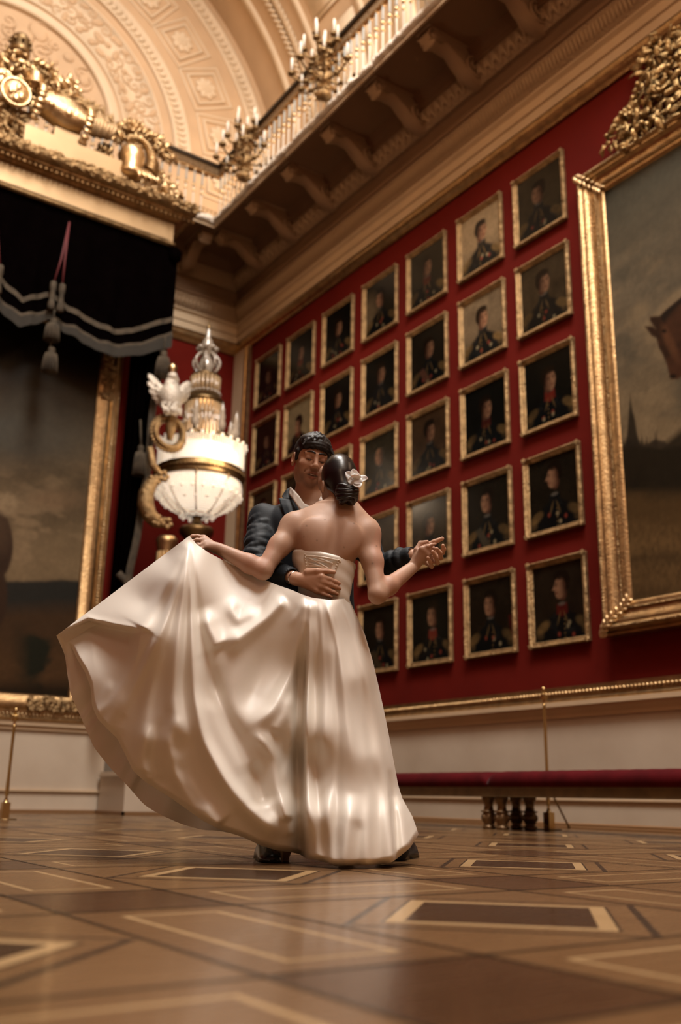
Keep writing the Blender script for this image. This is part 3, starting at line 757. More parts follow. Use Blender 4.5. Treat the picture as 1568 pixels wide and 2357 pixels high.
for off, y, st, wd in ((.077, -.165, .030, .026), (.245, -.093, .024, .012)):
    rp = MB(); rope((off, y, off), (off, y, BH_ - off), 0, wd, st); rope((off, y, off), (1.9, y, off), 0, wd, st); rope((off, y, BH_ - off), (1.9, y, BH_ - off), 0, wd, st)
    ro = rp.build('ornament_band', M['gold_rough'], None); ro.parent = HB
for cz, sg in ((0.0, 1), (BH_, -1)):
    lf = MB()
    for k in range(9):
        t = k / 8.0; c = np.array([.02 + .30 * t, -.10 - .08 * math.sin(PI * min(1, t * 1.2 + .15)), cz + sg * (.02 + .30 * t)])
        for q in (-1, 1):
            d = np.array([1, 0, sg]) / 1.414; e = np.array([1, 0, -sg]) / 1.414; dd = d * .75 + e * .6 * q
            lf.ball(c + e * q * .02, (.055, .022, .018), 7, 5, 0, np.stack([dd, np.cross(dd, (0, 1, 0)), np.array((0, 1.0, 0))], 1))
    lo = lf.build('corner_leaf', M['gold_bright'], None); lo.parent = HB
# canvas
ul = np.concatenate([np.linspace(.30, 1.75, 130), np.linspace(1.8, BW_ - .3, 14)]); vl = np.linspace(.25, BH_ - .30, 300)
U, V = np.meshgrid(ul, vl, indexing='ij')
Pw = np.stack([0 * U + WX - .03, 6.28 - U, 1.79 + V], -1); qx, qy = proj(Pw)
z = 1.79 + V; n1 = vnoise(U * 1.2 + 3, V * 2.4, 5, 5); n2 = vnoise(U * 3.0 + V * 1.2, V * 5.5 - U * 1.5, 6, 5); n3 = vnoise(U * 30, V * 22, 8, 3)
sky_t, sky_m, sky_b = np.array((.055, .055, .040)), np.array((.155, .120, .075)), np.array((.19, .135, .072))
h = np.clip((z - 3.4) / 3.2, 0, 1)[..., None]
img = np.where(h < .5, sky_b * (1 - 2 * h) + sky_m * 2 * h, sky_m * (2 - 2 * h) + sky_t * (2 * h - 1))
img = img * (0.72 + 0.6 * n1[..., None]); img = lay(img, np.clip((n2 - .52) * 5, 0, 1) * (z > 3.4) * np.clip((6.0 - z), 0, 1), (.25, .18, .10), .6)
img = lay(img, np.clip((.47 - n2) * 5, 0, 1) * np.clip((z - 3.3) / .6, 0, 1), (.075, .066, .046), .6)
grd = np.clip((1030 + 22 * (n1 - .5) * 2 - 0.12 * (qx - 1440) - qy) / -14, 0, 1)
img = lay(img, np.clip((qy - 1020) / 16, 0, 1), (.020, .016, .009))
img = lay(img, np.clip((qy - 1100 + 40 * (n2 - .5)) / 60, 0, 1), (.085, .050, .020)); 
img = lay(img, np.clip((qy - 1180) / 80, 0, 1) * (.35 + n3), (.17, .10, .04), .85)
img = lay(img, np.clip((qy - 1270) / 80, 0, 1) * n2 * 1.2, (.05, .03, .014), .8)
img = lay(img, np.clip(1 - np.abs(qy - 1270 - 30 * n1) / 30, 0, 1), (.05, .032, .015), .6)
hill = poly_mask(qx, qy, [(1425, 1030), (1445, 1010), (1490, 1022), (1520, 1030), (1575, 985), (1660, 950), (1700, 1120), (1425, 1130)], 8)
img = lay(img, hill * (.7 + .5 * n2), (.018, .014, .008))
spire = poly_mask(qx, qy, [(1451, 908), (1456, 945), (1462, 965), (1467, 1000), (1476, 1030), (1440, 1030), (1444, 1000), (1447, 960)], 2.5)
img = lay(img, spire, (.022, .017, .011), .95)
for sx, sy in ((1508, 995), (1512, 990), (1489, 1005), (1478, 1000)): img = lay(img, poly_mask(qx, qy, [(sx, sy), (sx + 3, 1030), (sx - 3, 1030)], 1.5), (.03, .022, .014), .9)
img = lay(img, poly_mask(qx, qy, [(1505, 1012), (1530, 1015), (1545, 1030), (1480, 1030)], 2.5), (.03, .022, .014), .9)
horse = poly_mask(qx, qy, [(1486, 752), (1502, 752), (1510, 757), (1496, 736), (1498, 729), (1520, 728), (1536, 712), (1568, 686), (1640, 640), (1760, 640), (1900, 760), (2300, 830), (2900, 900), (2900, 1700), (2500, 1560), (2300, 1350), (2000, 1330), (1860, 1500), (1800, 1480), (1790, 1250), (1700, 1060), (1640, 930), (1590, 850), (1578, 862), (1560, 873), (1545, 873), (1541, 862), (1535, 838), (1526, 815), (1517, 800), (1512, 778), (1500, 772)], 2.5)
img = lay(img, horse, (.060, .024, .012)); img = lay(img, horse * np.clip((n2 - .45) * 4, 0, 1), (.020, .010, .006), .8)
img = lay(img, horse * ell(qx, qy, 1543, 790, 10, 40, .9, -.4), (.12, .05, .022), .7)
img = lay(img, ell(qx, qy, 1549, 866, 8, 5, .6), (.012, .007, .005)); img = lay(img, ell(qx, qy, 1529, 762, 6, 4, .6), (.008, .005, .004))
img = lay(img, poly_mask(qx, qy, [(1520, 728), (1536, 712), (1570, 684), (1570, 694), (1540, 726), (1528, 742)], 3), (.012, .008, .006), .9)
img *= (.85 + .3 * n3)[..., None]
canvas_mesh('canvas', np.stack([U, 0 * U - .03, V], -1), img * .72, PAINT_BIG, HB)
# carved leaf crest standing on the frame
cr = MB(); rs = random.Random(11)
poly = [(1383, 352), (1405, 298), (1442, 252), (1466, 215), (1452, 172), (1482, 105), (1500, 72), (1530, 92), (1545, 60), (1640, 20), (1640, 228), (1560, 272), (1500, 308), (1440, 342)]
def in_poly(x, y): return poly_mask(np.array([x]), np.array([y]), poly, 1e-3)[0] > .5
got = 0
while got < 330:
    px, py = rs.uniform(1380, 1640), rs.uniform(20, 355)
    if not in_poly(px, py): continue
    got += 1; c = on_x(px, py, WX - .08 - rs.uniform(0, .14))
    a = rs.uniform(0, 6.28); d = np.array([rs.uniform(-.5, .2), math.cos(a), math.sin(a)]); d /= np.linalg.norm(d)
    e = np.cross(d, (rs.uniform(-.9, -.4), rs.uniform(-.4, .4), rs.uniform(-.4, .4))); e /= np.linalg.norm(e); f = np.cross(d, e)
    L = rs.uniform(.06, .095); cr.ball(c, (L, L * .46, .009), 6, 5, 0, np.stack([d, e, f], 1))
    if got % 9 == 0: cr.ball(c + np.array([-.03, 0, 0]), .03, 7, 5)
for pts in ([(1400, 345), (1450, 290), (1510, 230), (1580, 150)], [(1430, 330), (1500, 280), (1600, 215)], [(1480, 300), (1490, 200), (1500, 90)]):
    cr.tube([on_x(x, y, WX - .07) for x, y in pts], .02, 6)
crw = MB(); crw.v, crw.f, crw.m, crw.n = cr.v, cr.f, cr.m, cr.n
crw.build('crest', M['bronze'] if False else mat('dark_gilding', (0.42, 0.27, 0.115), 0.42, 1.0, bump=.4, bscale=40, var=.5, vscale=12), HB)

# ---- the canopied painting at the left
LP = empty('canopied_painting', (1.30, PY, 1.115), 'large dark landscape painting in a broad gilt frame under the black canopy', 'painting')
LW, LH = 3.31, 5.75
fm3 = MB(); rect_frame(fm3, (0, 0, 0), (1, 0, 0), (0, 0, 1), (0, -1, 0), LW, LH,
                       [(0, 0), (0, .07), (.015, .09), (.03, .09), (.04, .075), (.05, .07), (.09, .08), (.10, .095), (.115, .095), (.125, .08), (.15, .10), (.19, .105), (.24, .085), (.28, .06), (.30, .055), (.31, .045), (.325, .045), (.335, .02)])
f3 = fm3.build('frame', M['gold'], None, angle=35); f3.parent = LP
rp = MB()
for k in range(118): rp.ball((LW - .07, -.082, .08 + k * .047), (.018, .014, .017), 6, 4)
ro = rp.build('bead_band', M['gold_bright'], None); ro.parent = LP; rp = MB()
for k in range(66): rp.ball((.1 + k * .047, -.082, .07), (.017, .014, .018), 6, 4)
ro = rp.build('bead_band', M['gold_bright'], None); ro.parent = LP
lf = MB(); lf2 = MB(); rs = random.Random(5)
for k in range(130):
    c = np.array([LW - rs.uniform(.12, .85), -.10 - rs.uniform(0, .02), rs.uniform(.13, .29)]); a = rs.uniform(0, 6.28); d = np.array([math.cos(a), 0, math.sin(a)])
    lf.ball(c, (.045, .018, .022), 6, 4, 0, np.stack([d, (0, 1, 0), np.cross(d, (0, 1, 0))], 1))
    c = np.array([LW - rs.uniform(.13, .28), -.10 - rs.uniform(0, .02), rs.uniform(4.5, 5.6)])
    lf2.ball(c, (.045, .018, .022), 6, 4, 0, np.stack([d, (0, 1, 0), np.cross(d, (0, 1, 0))], 1))
lo = lf.build('corner_leaf', M['gold_rough'], None); lo.parent = LP
lo = lf2.build('corner_leaf', M['gold_rough'], None); lo.parent = LP
ul = np.concatenate([np.linspace(.32, 1.6, 12), np.linspace(1.66, LW - .32, 110)]); vl = np.linspace(.32, LH - .3, 260)
U, V = np.meshgrid(ul, vl, indexing='ij')
Pw = np.stack([1.30 + U, 0 * U + PY - .03, 1.115 + V], -1); qx, qy = proj(Pw)
n1 = vnoise(U * 1.6, V * 2.2, 15, 5); n2 = vnoise(U * 3.2, V * 6, 16, 5); n3 = vnoise(U * 24, V * 24, 18, 3)
g = np.clip((qy - 820) / 480, 0, 1)[..., None]
img = np.array((.012, .010, .006)) * (1 - g) + np.array((.17, .115, .060)) * g
img = img * (.55 + .9 * n1[..., None])
img = lay(img, ell(qx, qy, 60, 1000, 150, 70, .9) * n1 * 1.3, (.055, .055, .045), .7)
img = lay(img, np.clip((n2 - .5) * 6, 0, 1) * np.clip((qy - 1050) / 120, 0, 1) * np.clip((1320 - qy) / 40, 0, 1), (.26, .175, .095), .6)
img = lay(img, ell(qx, qy, 135, 1150, 60, 22, .9) * (.6 + n2 * .6), (.17, .105, .055), .7)
img = lay(img, np.clip((qy - 1332 - 14 * (n1 - .5)) / 8, 0, 1), (.018, .018, .015))
img = lay(img, np.clip((qy - 1380 - 20 * (n1 - .5)) / 40, 0, 1), (.055, .028, .012), .9)
img = lay(img, np.clip((qy - 1450) / 60, 0, 1) * (.4 + n2), (.09, .045, .018), .55)
img = lay(img, np.clip((n1 - .46) * 7, 0, 1) * np.clip((qy - 1420) / 50, 0, 1) * np.clip((qx - 20 - .0 * qy) / 50, 0, 1), (.010, .013, .008), .95)
img = lay(img, np.clip((qy - 1560) / 30, 0, 1), (.010, .008, .005), .85)
rump = np.maximum(ell(qx, qy, -22, 1255, 52, 90, .12), ell(qx, qy, -5, 1370, 22, 70, .3))
img = lay(img, rump, (.035, .018, .010)); img = lay(img, ell(qx, qy, 2, 1225, 22, 45, .9), (.075, .042, .022), .6)
img = lay(img, ell(qx, qy, 14, 1160, 26, 26, .5) * (.6 + .6 * n3), (.26, .18, .10), .9)
img *= (.85 + .3 * n3)[..., None]
canvas_mesh('canvas', np.stack([U, 0 * U - .03, V], -1), img * .8, PAINT_BIG, LP)
# ================================================================ gilded canopy, drapery, trophies
M['velvet'] = mat('black_velvet', (0.0016, 0.0009, 0.0009), 1.0, spec=0.0, var=0.3, vscale=4)
M['cord_red'] = mat('red_velvet_cord', (0.10, 0.004, 0.006), 0.7, sheen=0.1)
M['braid'] = mat('tarnished_metal_braid', (0.10, 0.072, 0.042), 0.5, 0.4, var=.5, vscale=9, bump=1.0, bscale=90)
M['fringe'] = mat('grey_fringe', (0.030, 0.023, 0.014), 0.8, 0.15, bump=1.0, bscale=60)
M['gold_flat'] = mat('matt_gilding', (0.40, 0.265, 0.135), 0.5, 0.6, var=0.12, vscale=3)
CXC = 2.95
cz0, cz1 = 7.98, 8.30
CN = empty('canopy', (CXC, 12.1, 8.0), 'gilded canopy cornice projecting over the left painting', 'canopy')
x0, x1 = 2 * CXC - 4.965, 4.965
def around(prof, e=0.0):
    """moulding round the three open sides: prof = (projection, height)"""
    return np.array([[(x0 - d, PY, z) for d, z in prof], [(x0 - d, 11.80 - d, z) for d, z in prof], [(x1 + d, 11.80 - d, z) for d, z in prof], [(x1 + d, PY, z) for d, z in prof]])
mb = MB(); mb.grid(around([(-.02, 8.02), (0, 8.02), (0, 8.36), (.03, 8.37)])); mb.box(x0, x1, 11.8, PY, 8.02, 8.06)
mb.box(x1 - .06, x1 + .006, 11.792, 11.86, 8.04, 8.34)
mb.build('fascia', M['gold_flat'], CN, smooth=False)
mb = MB(); mb.grid(around([(-.02, 7.97), (.03, 7.97), (.04, 7.995), (.03, 8.02), (0, 8.02)]))
for k in range(95): mb.ball((x0 + .02 + k * (x1 - x0) / 95, 11.768, 7.995), (.017, .014, .02), 5, 4)
mb.build('lower_bead', M['gold_rough'], CN)
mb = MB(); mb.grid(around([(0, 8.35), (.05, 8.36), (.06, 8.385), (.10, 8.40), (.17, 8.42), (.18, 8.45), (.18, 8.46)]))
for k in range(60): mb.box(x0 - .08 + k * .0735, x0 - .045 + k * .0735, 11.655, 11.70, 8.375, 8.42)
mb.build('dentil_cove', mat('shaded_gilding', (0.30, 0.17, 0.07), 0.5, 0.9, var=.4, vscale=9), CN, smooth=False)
mb = MB(); mb.grid(around([(.16, 8.455), (.22, 8.46), (.255, 8.50), (.27, 8.55), (.25, 8.60), (.2, 8.62), (-.2, 8.63)])); rs = random.Random(2)
for k in range(420):
    c = np.array([x0 - .24 + (x1 - x0 + .5) * rs.random(), 11.545 + rs.uniform(-.012, .03), 8.545 + rs.uniform(-.065, .075)]); a = rs.uniform(-.7, .7) + (PI if k % 2 else 0)
    d = np.array([math.cos(a), 0, math.sin(a)]); mb.ball(c, (.05, .022, .024), 6, 4, 0, np.stack([d, (0, 1, 0), np.cross(d, (0, 1, 0))], 1))
for k in range(60):
    c = np.array([x1 + .255, 11.56 + .9 * rs.random(), 8.545 + rs.uniform(-.06, .07)]); mb.ball(c, (.022, .05, .026), 6, 4)
mb.build('leaf_moulding', M['gold_rough'], CN)
mb = MB(); mb.box(x0 - .2, x1 + .2, 11.6, PY + .3, 8.60, 8.63); mb.build('top_board', M['gold_flat'], CN, smooth=False)

# ---- valance with braid, fringe, cords and tassels
VY = 11.84
VL = empty('valance', (CXC, VY, 7.9), 'black velvet valance hung in swags with silvery braid and fringe', 'drapery')
def curve_z(pts):
    P = np.array([on_y(px, py, VY)[[0, 2]] for px, py in pts]); return P[:, 0], P[:, 1]
t_br = curve_z([(103, 680), (138, 694), (172, 720), (214, 743), (260, 763), (300, 763), (344, 749), (396, 735)])
t_ft = curve_z([(122, 735), (168, 753), (230, 787), (275, 796), (325, 791), (396, 766)])
t_bt = curve_z([(128, 749), (191, 789), (245, 816), (283, 820), (325, 816), (398, 797)])
c_br = curve_z([(-120, 676), (-60, 690), (0, 699), (50, 692), (103, 678)]); c_ft = curve_z([(-120, 690), (-60, 712), (0, 727), (60, 724), (108, 718)]); c_bt = curve_z([(-120, 720), (-60, 748), (0, 760), (60, 750), (108, 736)])
XJ, XE = 3.36, 5.085
def swag_z(x, cen, side):
    xa = np.abs(x - CXC) + CXC
    return np.where(xa < XJ, np.interp(xa, *cen), np.interp(xa, *side))
xs = np.linspace(2 * CXC - XE, XE, 260)
zb, zf, zt = swag_z(xs, c_br, t_br), swag_z(xs, c_ft, t_ft), swag_z(xs, c_bt, t_bt)
def fold(x, v):
    """waves of the hanging cloth: radiating from the gather points, deeper towards the hem"""
    xa = np.abs(x - CXC) + CXC; d = np.abs(xa - XJ)
    return (0.035 * np.sin(d * 26) * np.exp(-d * 1.4) + 0.02 * np.sin(x * 17 + 1.0)) * v
vv = np.linspace(0, 1, 30)
def cloth(za, zb_, v0, v1, off, n=8):
    v = np.linspace(0, 1, n); Z = za[:, None] * (1 - v) + zb_[:, None] * v; Vv = v0 + (v1 - v0) * v
    X = xs[:, None] + 0 * v; Y = VY + off - fold(X, Vv[None, :]) 
    return np.stack([X, Y, Z], -1)
mb = MB(); mb.grid(cloth(0 * xs + 7.98, zb + .02, 0.15, .8, 0, 26)); mb.grid(cloth(zb + .02, zf, .8, .92, 0))
# returns at the ends
for xe, sg in ((XE, 1), (2 * CXC - XE, -1)):
    zq = np.linspace(7.98, zt[-1] + .25, 12); yq = np.linspace(VY, PY - .02, 8)
    mb.grid(np.array([[(xe + .02 * math.sin(k * 1.3) * sg, y, q) for k, y in enumerate(yq)] for q in zq]))
mb.ball((XE - .05, VY - .02, 7.86), (.10, .09, .13), 10, 8); mb.ball((2 * CXC - XE + .05, VY - .02, 7.86), (.10, .09, .13), 10, 8)
mb.build('velvet_cloth', M['velvet'], VL)
mb = MB(); mb.grid(cloth(zb + .04, zb - .04, .8, .85, -.016, 4)); mb.build('braid', M['braid'], VL)
mb = MB(); mb.grid(cloth(zf + .02, zf - .035, .92, .94, -.018, 3)); mb.build('fringe_heading', M['braid'], VL)
mb = MB()
ff = np.linspace(2 * CXC - XE, XE, 700); ztf, zff = np.interp(ff, xs, zt), np.interp(ff, xs, zf)
P = [[(x, VY - .02 - fold(np.array([x]), .95)[0] - .006 * (k % 2), z) for z in np.linspace(a - .03, b - (.02 if k % 3 else 0), 4)] for k, (x, a, b) in enumerate(zip(ff, zff, ztf))]
mb.grid(np.array(P)); mb.build('fringe', M['fringe'], VL)
def tassel(mb, p, L, r, n=14):
    p = np.array(p, float)
    mb.lathe([(0.01, 0), (r * .55, -.01 * L), (r * .62, -.12 * L), (r * .45, -.2 * L), (r * .9, -.3 * L), (r * 1.0, -.45 * L), (r * 1.12, -L), (0.01, -L * .97)][::-1], p, n, 0)
    for k in range(n):
        a = k / n * 2 * PI; mb.tube([p + (r * .8 * math.cos(a), r * .8 * math.sin(a), -.25 * L), p + (r * 1.05 * math.cos(a), r * 1.05 * math.sin(a), -.5 * L), p + (r * 1.2 * math.cos(a), r * 1.2 * math.sin(a), -1.02 * L)], .02 * L + .006, 5)
for sg in (1, -1):
    xj = CXC + sg * (XJ - CXC)
    cm = MB()
    for q in (-.06, .06): cm.tube([(xj + sg * .08, VY - .03, 7.8), (xj + q * .4 + sg * .04, VY - .07, 7.2), (xj + q, VY - .09, 6.75)], .013, 7)
    cm.build('gather_cord', M['cord_red'], VL)
    cm = MB()
    for q in (-.06, .06):
        cm.lathe([(.03, -.30), (.052, -.28), (.046, -.2), (.036, -.17), (.036, -.02), (.045, .0), (.045, .10), (.03, .12)], (xj + q, VY - .10, 6.68), 12)
    cm.build('tassel_cap', M['braid'], VL)
    for dz, L in ((6.27, .30), (5.86, .34)):
        tm = MB(); tassel(tm, (xj + (0.0 if dz > 6 else .02), VY - .07, dz), L, .082); tm.tube([(xj, VY - .07, dz + .15), (xj, VY - .07, dz)], .012, 6); tm.build('tassel', M['braid'], VL)
tm = MB(); tassel(tm, (4.97, VY - .03, 6.28), .38, .085); tm.tube([(4.97, VY - .03, 6.55), (4.97, VY - .03, 6.28)], .012, 6); tm.build('tassel', M['braid'], VL)

# ---- side curtain, drawn back behind the painting's edge
SC = empty('side_curtain', (4.9, 12.2, 1.3), 'long black curtain hanging beside the canopied painting, drawn back with a braid edge', 'curtain')
mb = MB(); zs = np.linspace(7.95, 1.25, 50); nx = 40
edge_r = np.array([on_y(px, py, 12.0)[[0, 2]] for px, py in [(390, 760), (368, 850), (356, 920), (347, 1000), (338, 1100), (320, 1215), (300, 1310), (286, 1450), (262, 1560), (240, 1700)]])
def er(z): return np.interp(z, edge_r[::-1, 1], edge_r[::-1, 0])
P = []
for z in zs:
    a, b = 4.62 - .02 * (7.9 - z) * 0, er(z) if z < 6.6 else er(6.6)
    a = min(4.60, b - .12); s = np.linspace(0, 1, nx)
    P.append(np.stack([a + (b - a) * s, 12.12 + .06 * np.sin(s * 30 + .4 * math.sin(z)) - .08 * s, 0 * s + z], 1))
mb.grid(np.array(P)); mb.build('velvet_cloth', M['velvet'], SC)
mb = MB()
zz = np.linspace(6.4, 1.6, 46); pts = np.array([(er(z) - .03, 11.93 + .02 * math.sin(z * 5), z) for z in zz])
mb.grid(np.stack([pts + (-.055, -.01, 0), pts + (0, -.03, 0), pts + (.05, 0, 0)], 1)); mb.build('braid', M['braid'], SC)
mb = MB(); mb.tube([(er(5.2) - .18, 11.98, 5.25), (er(5.0) - .16, 11.92, 4.85)], .014, 6); tassel(mb, (er(5.0) - .16, 11.92, 4.85), .42, .07); mb.build('tassel', M['braid'], SC)
mb = MB(); mb.tube([(4.64, 12.0, 3.05), (4.78, 11.96, 2.92), (er(2.9) + .02, 12.0, 2.85)], .05, 8); tassel(mb, (4.75, 11.93, 2.86), .4, .07); mb.build('tieback', M['braid'], SC)

# ---- gilded trophies on top of the canopy
TY = 11.95
def tp(px, py, dy=0.0): return on_y(px, py, TY + dy)
MPX = np.linalg.norm(tp(200, 200) - tp(201, 200))     # metres per picture pixel there
def leafcloud(name, poly, n, L, mats, parent, seed, dy=(-.2, .25), thin=.4):
    rs = random.Random(seed); mb = MB(); k = 0
    xs_, ys_ = [p[0] for p in poly], [p[1] for p in poly]
    n = int(n * 1.7)
    while k < n:
        px, py = rs.uniform(min(xs_), max(xs_)), rs.uniform(min(ys_), max(ys_))
        if poly_mask(np.array([px]), np.array([py]), poly, 1e-3)[0] < .5: continue
        k += 1; c = tp(px, py, rs.uniform(*dy)); d = np.array([rs.uniform(-1, 1), rs.uniform(-.5, .5), rs.uniform(-1, 1)]); d /= np.linalg.norm(d)
        e = np.cross(d, (rs.uniform(-.5, .5), -1, rs.uniform(-.5, .5))); e /= np.linalg.norm(e); q = rs.uniform(.8, 1.5) * L
        mb.ball(c, (q, q * thin, q * .22), 6, 5, 0, np.stack([d, e, np.cross(d, e)], 1))
    return mb.build(name, mats, parent)
base = tp(150, 370); 
TR = empty('gilded_trophy', (2.6, TY, 8.63), 'heaped gilded trophy of armour, shields and banners on top of the canopy', 'carving')
mb = MB()
p0, p1, p2 = tp(104, 395), tp(182, 395), tp(278, 430)
z_a, z_b = tp(120, 312)[2], tp(190, 352)[2]
mb.box(p0[0], p1[0], 11.72, 12.3, 8.62, z_a); mb.box(p0[0] - .4, p2[0], 11.70, 12.3, 8.62, tp(180, 358)[2] - .0)
mb.build('plinth', M['gold_flat'], TR, smooth=False)
def disc(name, px, py, rx, ry, mats, dy=-.2, bossed=True, parent=TR):
    mb = MB(); c = tp(px, py, dy)
    mb.ball(c, (rx * MPX, .07, ry * MPX), 20, 10)
    a = np.linspace(0, 2 * PI, 33)[:-1]
    mb.tube(np.stack([c[0] + rx * 1.05 * MPX * np.cos(a), 0 * a + c[1] - .02, c[2] + ry * 1.05 * MPX * np.sin(a)], 1), .03, 6, closed=True)
    if bossed:
        for q in range(5): mb.ball(c + (rs.uniform(-.1, .1), -.07, rs.uniform(-.12, .12)), (.05, .02, .06), 7, 5)
    return mb.build(name, mats, parent)
disc('oval_medallion', 36, 214, 26, 28, M['gold_bright'])
disc('round_shield', 6, 185, 18, 20, M['gold_bright'], -.1)
mb = MB(); c = tp(78, 190, -.1)       # helmet with visor and crest
mb.ball(c, (.15, .17, .19), 14, 10); mb.tube([c + (-.16, -.05, -.06), c + (0, -.19, -.10), c + (.16, -.05, -.06)], .03, 6)
mb.build('helmet', M['gold_bright'], TR)
leafcloud('helmet_plume', [(58, 175), (75, 150), (105, 165), (108, 195), (95, 200), (90, 180)], 26, .09, M['bronze'], TR, 21)
mb = MB(); c = tp(46, 112, 0)         # crown with points
mb.lathe([(.13, 0), (.15, .03), (.15, .10), (.12, .12), (.16, .22), (.10, .32), (.03, .37), (.0, .38)], c + (0, 0, -.12), 12)
for q in range(8): mb.ball(c + (.15 * math.cos(q * PI / 4), .15 * math.sin(q * PI / 4), .06), .03, 6, 4)
mb.build('crown', M['bronze'], TR)
# breastplate lying on the plinth, with a scalloped hem
mb = MB(); c = tp(140, 272, -.15)
d = tp(195, 318, -.15) - tp(85, 262, -.15); d[1] = 0; d /= np.linalg.norm(d); up = np.cross(d, (0, 1, 0)); up *= -1 if up[2] < 0 else 1
G = []
for s in np.linspace(-1, 1, 22):
    wd = .29 + .06 * math.cos(s * 2.4 - .3) - .05 * max(0, s - .5); cc = c + d * s * .30
    G.append([cc + up * wd * math.cos(a) * (1 if a < PI / 2 else .6) + np.array((0, -1, 0)) * .24 * math.sin(a) for a in np.linspace(0, PI, 14)])
mb.grid(np.array(G))
for k in range(9):      # scalloped flaps along the hem and neck
    for e, sg in ((.36, 1), (-.36, -1)): a = .25 + k * .31; mb.ball(c + d * (e * .83 + sg * .05) + up * (.30 * math.cos(a)) + np.array((0, -1, 0)) * (.24 * math.sin(a)), (.07, .03, .05), 6, 4)
for s, w_ in ((-.2, .05), (.05, .06)):
    for q in (.9, 1.7): mb.ball(c + d * s + up * .2 * math.cos(q) + np.array((0, -1, 0)) * .235 * math.sin(q), (w_, .02, w_), 8, 6)
mb.build('breastplate', M['gold_bright'], TR)
mb = MB(); c = tp(232, 300, -.1)      # folded banner
for k in range(7): mb.tube([c + (-.2 + .06 * k, -.05 + .03 * (k % 2), .26 - .02 * k), c + (-.12 + .05 * k, -.1, .02), c + (-.16 + .045 * k, -.08 + .03 * (k % 2), -.2 + .01 * k)], [.055, .05, .04], 7)
mb.build('banner', M['gold_flat'], TR)
mb = MB(); c = tp(302, 378, -.2)      # helmet with cheek plates standing on the cornice
mb.lathe([(.05, -.02), (.17, .0), (.18, .06), (.165, .14), (.19, .26), (.20, .36), (.17, .44), (.09, .50), (.0, .52)], c + (0, 0, -.22), 18)
for q in range(4): mb.tube([c + (.02 + .05 * q, -.15, -.16), c + (.06 + .09 * q, -.22, -.28), c + (.06 + .11 * q, -.2, -.36)], [.04, .035, .01], 6)
mb.build('crested_helmet', M['gold_bright'], TR)
mb = MB(); c = tp(325, 362, -.2)
for k in range(16): a = -.3 + k * .17; mb.tube([c + (.20 * math.cos(a) - .12, 0, .28 * math.sin(a) - .02), c + (.26 * math.cos(a) - .08, -.05, .34 * math.sin(a) - .05), c + (.32 * math.cos(a) - .02, -.02, .34 * math.sin(a) - .14)], [.03, .028, .01], 5)
mb.build('helmet_crest', M['gold'], TR)
leafcloud('leaf_spray', [(210, 350), (250, 330), (270, 400), (235, 395)], 60, .075, M['bronze'], TR, 22)
leafcloud('laurel_branch', [(255, 300), (300, 275), (345, 300), (395, 345), (405, 372), (380, 375), (350, 330), (310, 320), (270, 330)], 130, .085, M['gold'], TR, 23, thin=.3)
leafcloud('laurel_branch', [(340, 375), (375, 400), (400, 425), (420, 455), (390, 462), (350, 440), (330, 420)], 60, .085, M['gold_bright'], TR, 24)
leafcloud('spear_cluster', [(0, 225), (60, 262), (70, 325), (40, 345), (0, 330)], 90, .10, M['gold_rough'], TR, 25, thin=.25)
leafcloud('leaf_spray', [(110, 235), (150, 205), (215, 245), (275, 290), (225, 285), (180, 250), (120, 262)], 110, .10, M['gold_rough'], TR, 26, thin=.25)
leafcloud('scroll_work', [(0, 130), (30, 110), (70, 130), (125, 150), (140, 205), (95, 250), (60, 245), (0, 180)], 110, .085, M['gold'], TR, 27)
leafcloud('leaf_spray', [(120, 185), (165, 180), (185, 215), (150, 235), (120, 225)], 50, .08, M['gold_bright'], TR, 28)
leafcloud('ribbon_knot', [(80, 300), (105, 320), (130, 365), (105, 370), (85, 335)], 30, .08, M['bronze'], TR, 29)
# ================================================================ gallery railing, candelabra, crystal lamp
M['rail_dark'] = mat('dark_handrail', (0.030, 0.018, 0.010), 0.35)
M['bal_white'] = mat('white_painted_baluster', (0.62, 0.55, 0.45), 0.45)
M['bal_grey'] = mat('grey_green_baluster', (0.30, 0.30, 0.27), 0.45)
RL = empty('gallery_railing', (BX, BY, 9.64), 'dark-topped gilt and white railing along the balcony edge above the corbels', 'railing')
rz = 10.79
IN = 0.04
def rail_run(prof, name, m_):
    mb = MB(); P = [[(BX + IN + d, 2.6, z) for d, z in prof], [(BX + IN + d, BY + IN + d, z) for d, z in prof], [(-.2, BY + IN + d, z) for d, z in prof]]
    mb.grid(np.array(P)); mb.build(name, m_, RL, smooth=False)
rail_run([(-.05, rz - .07), (.06, rz - .07), (.07, rz - .03), (.05, rz), (-.04, rz), (-.065, rz - .03), (-.05, rz - .07)], 'handrail', M['rail_dark'])
rail_run([(-.02, rz - .07), (.02, rz - .07), (.02, rz - .21), (-.02, rz - .21), (-.02, rz - .07)], 'frieze', mat('pierced_gilt_frieze', (.22, .135, .065), .5, .7, bump=2.5, bscale=32))
rail_run([(-.03, rz - .23), (.03, rz - .23), (.03, rz - .255), (-.03, rz - .255), (-.03, rz - .23)], 'upper_bar', M['gold'])
rail_run([(-.03, 9.685), (.03, 9.685), (.03, 9.715), (-.03, 9.715), (-.03, 9.685)], 'lower_bar', M['rail_dark'])
mb = MB(); xx = np.arange(3.2, BX, .075)
for x in xx:
    mb.box(x, x + .05, BY - .03, BY - .015, 9.72, 9.735); mb.box(x, x + .012, BY - .03, BY - .015, 9.72, 9.83); mb.box(x + .012, x + .05, BY - .03, BY - .015, 9.80, 9.815)
mb.build('fret_band', M['gold_rough'], RL, smooth=False)
mb = MB()
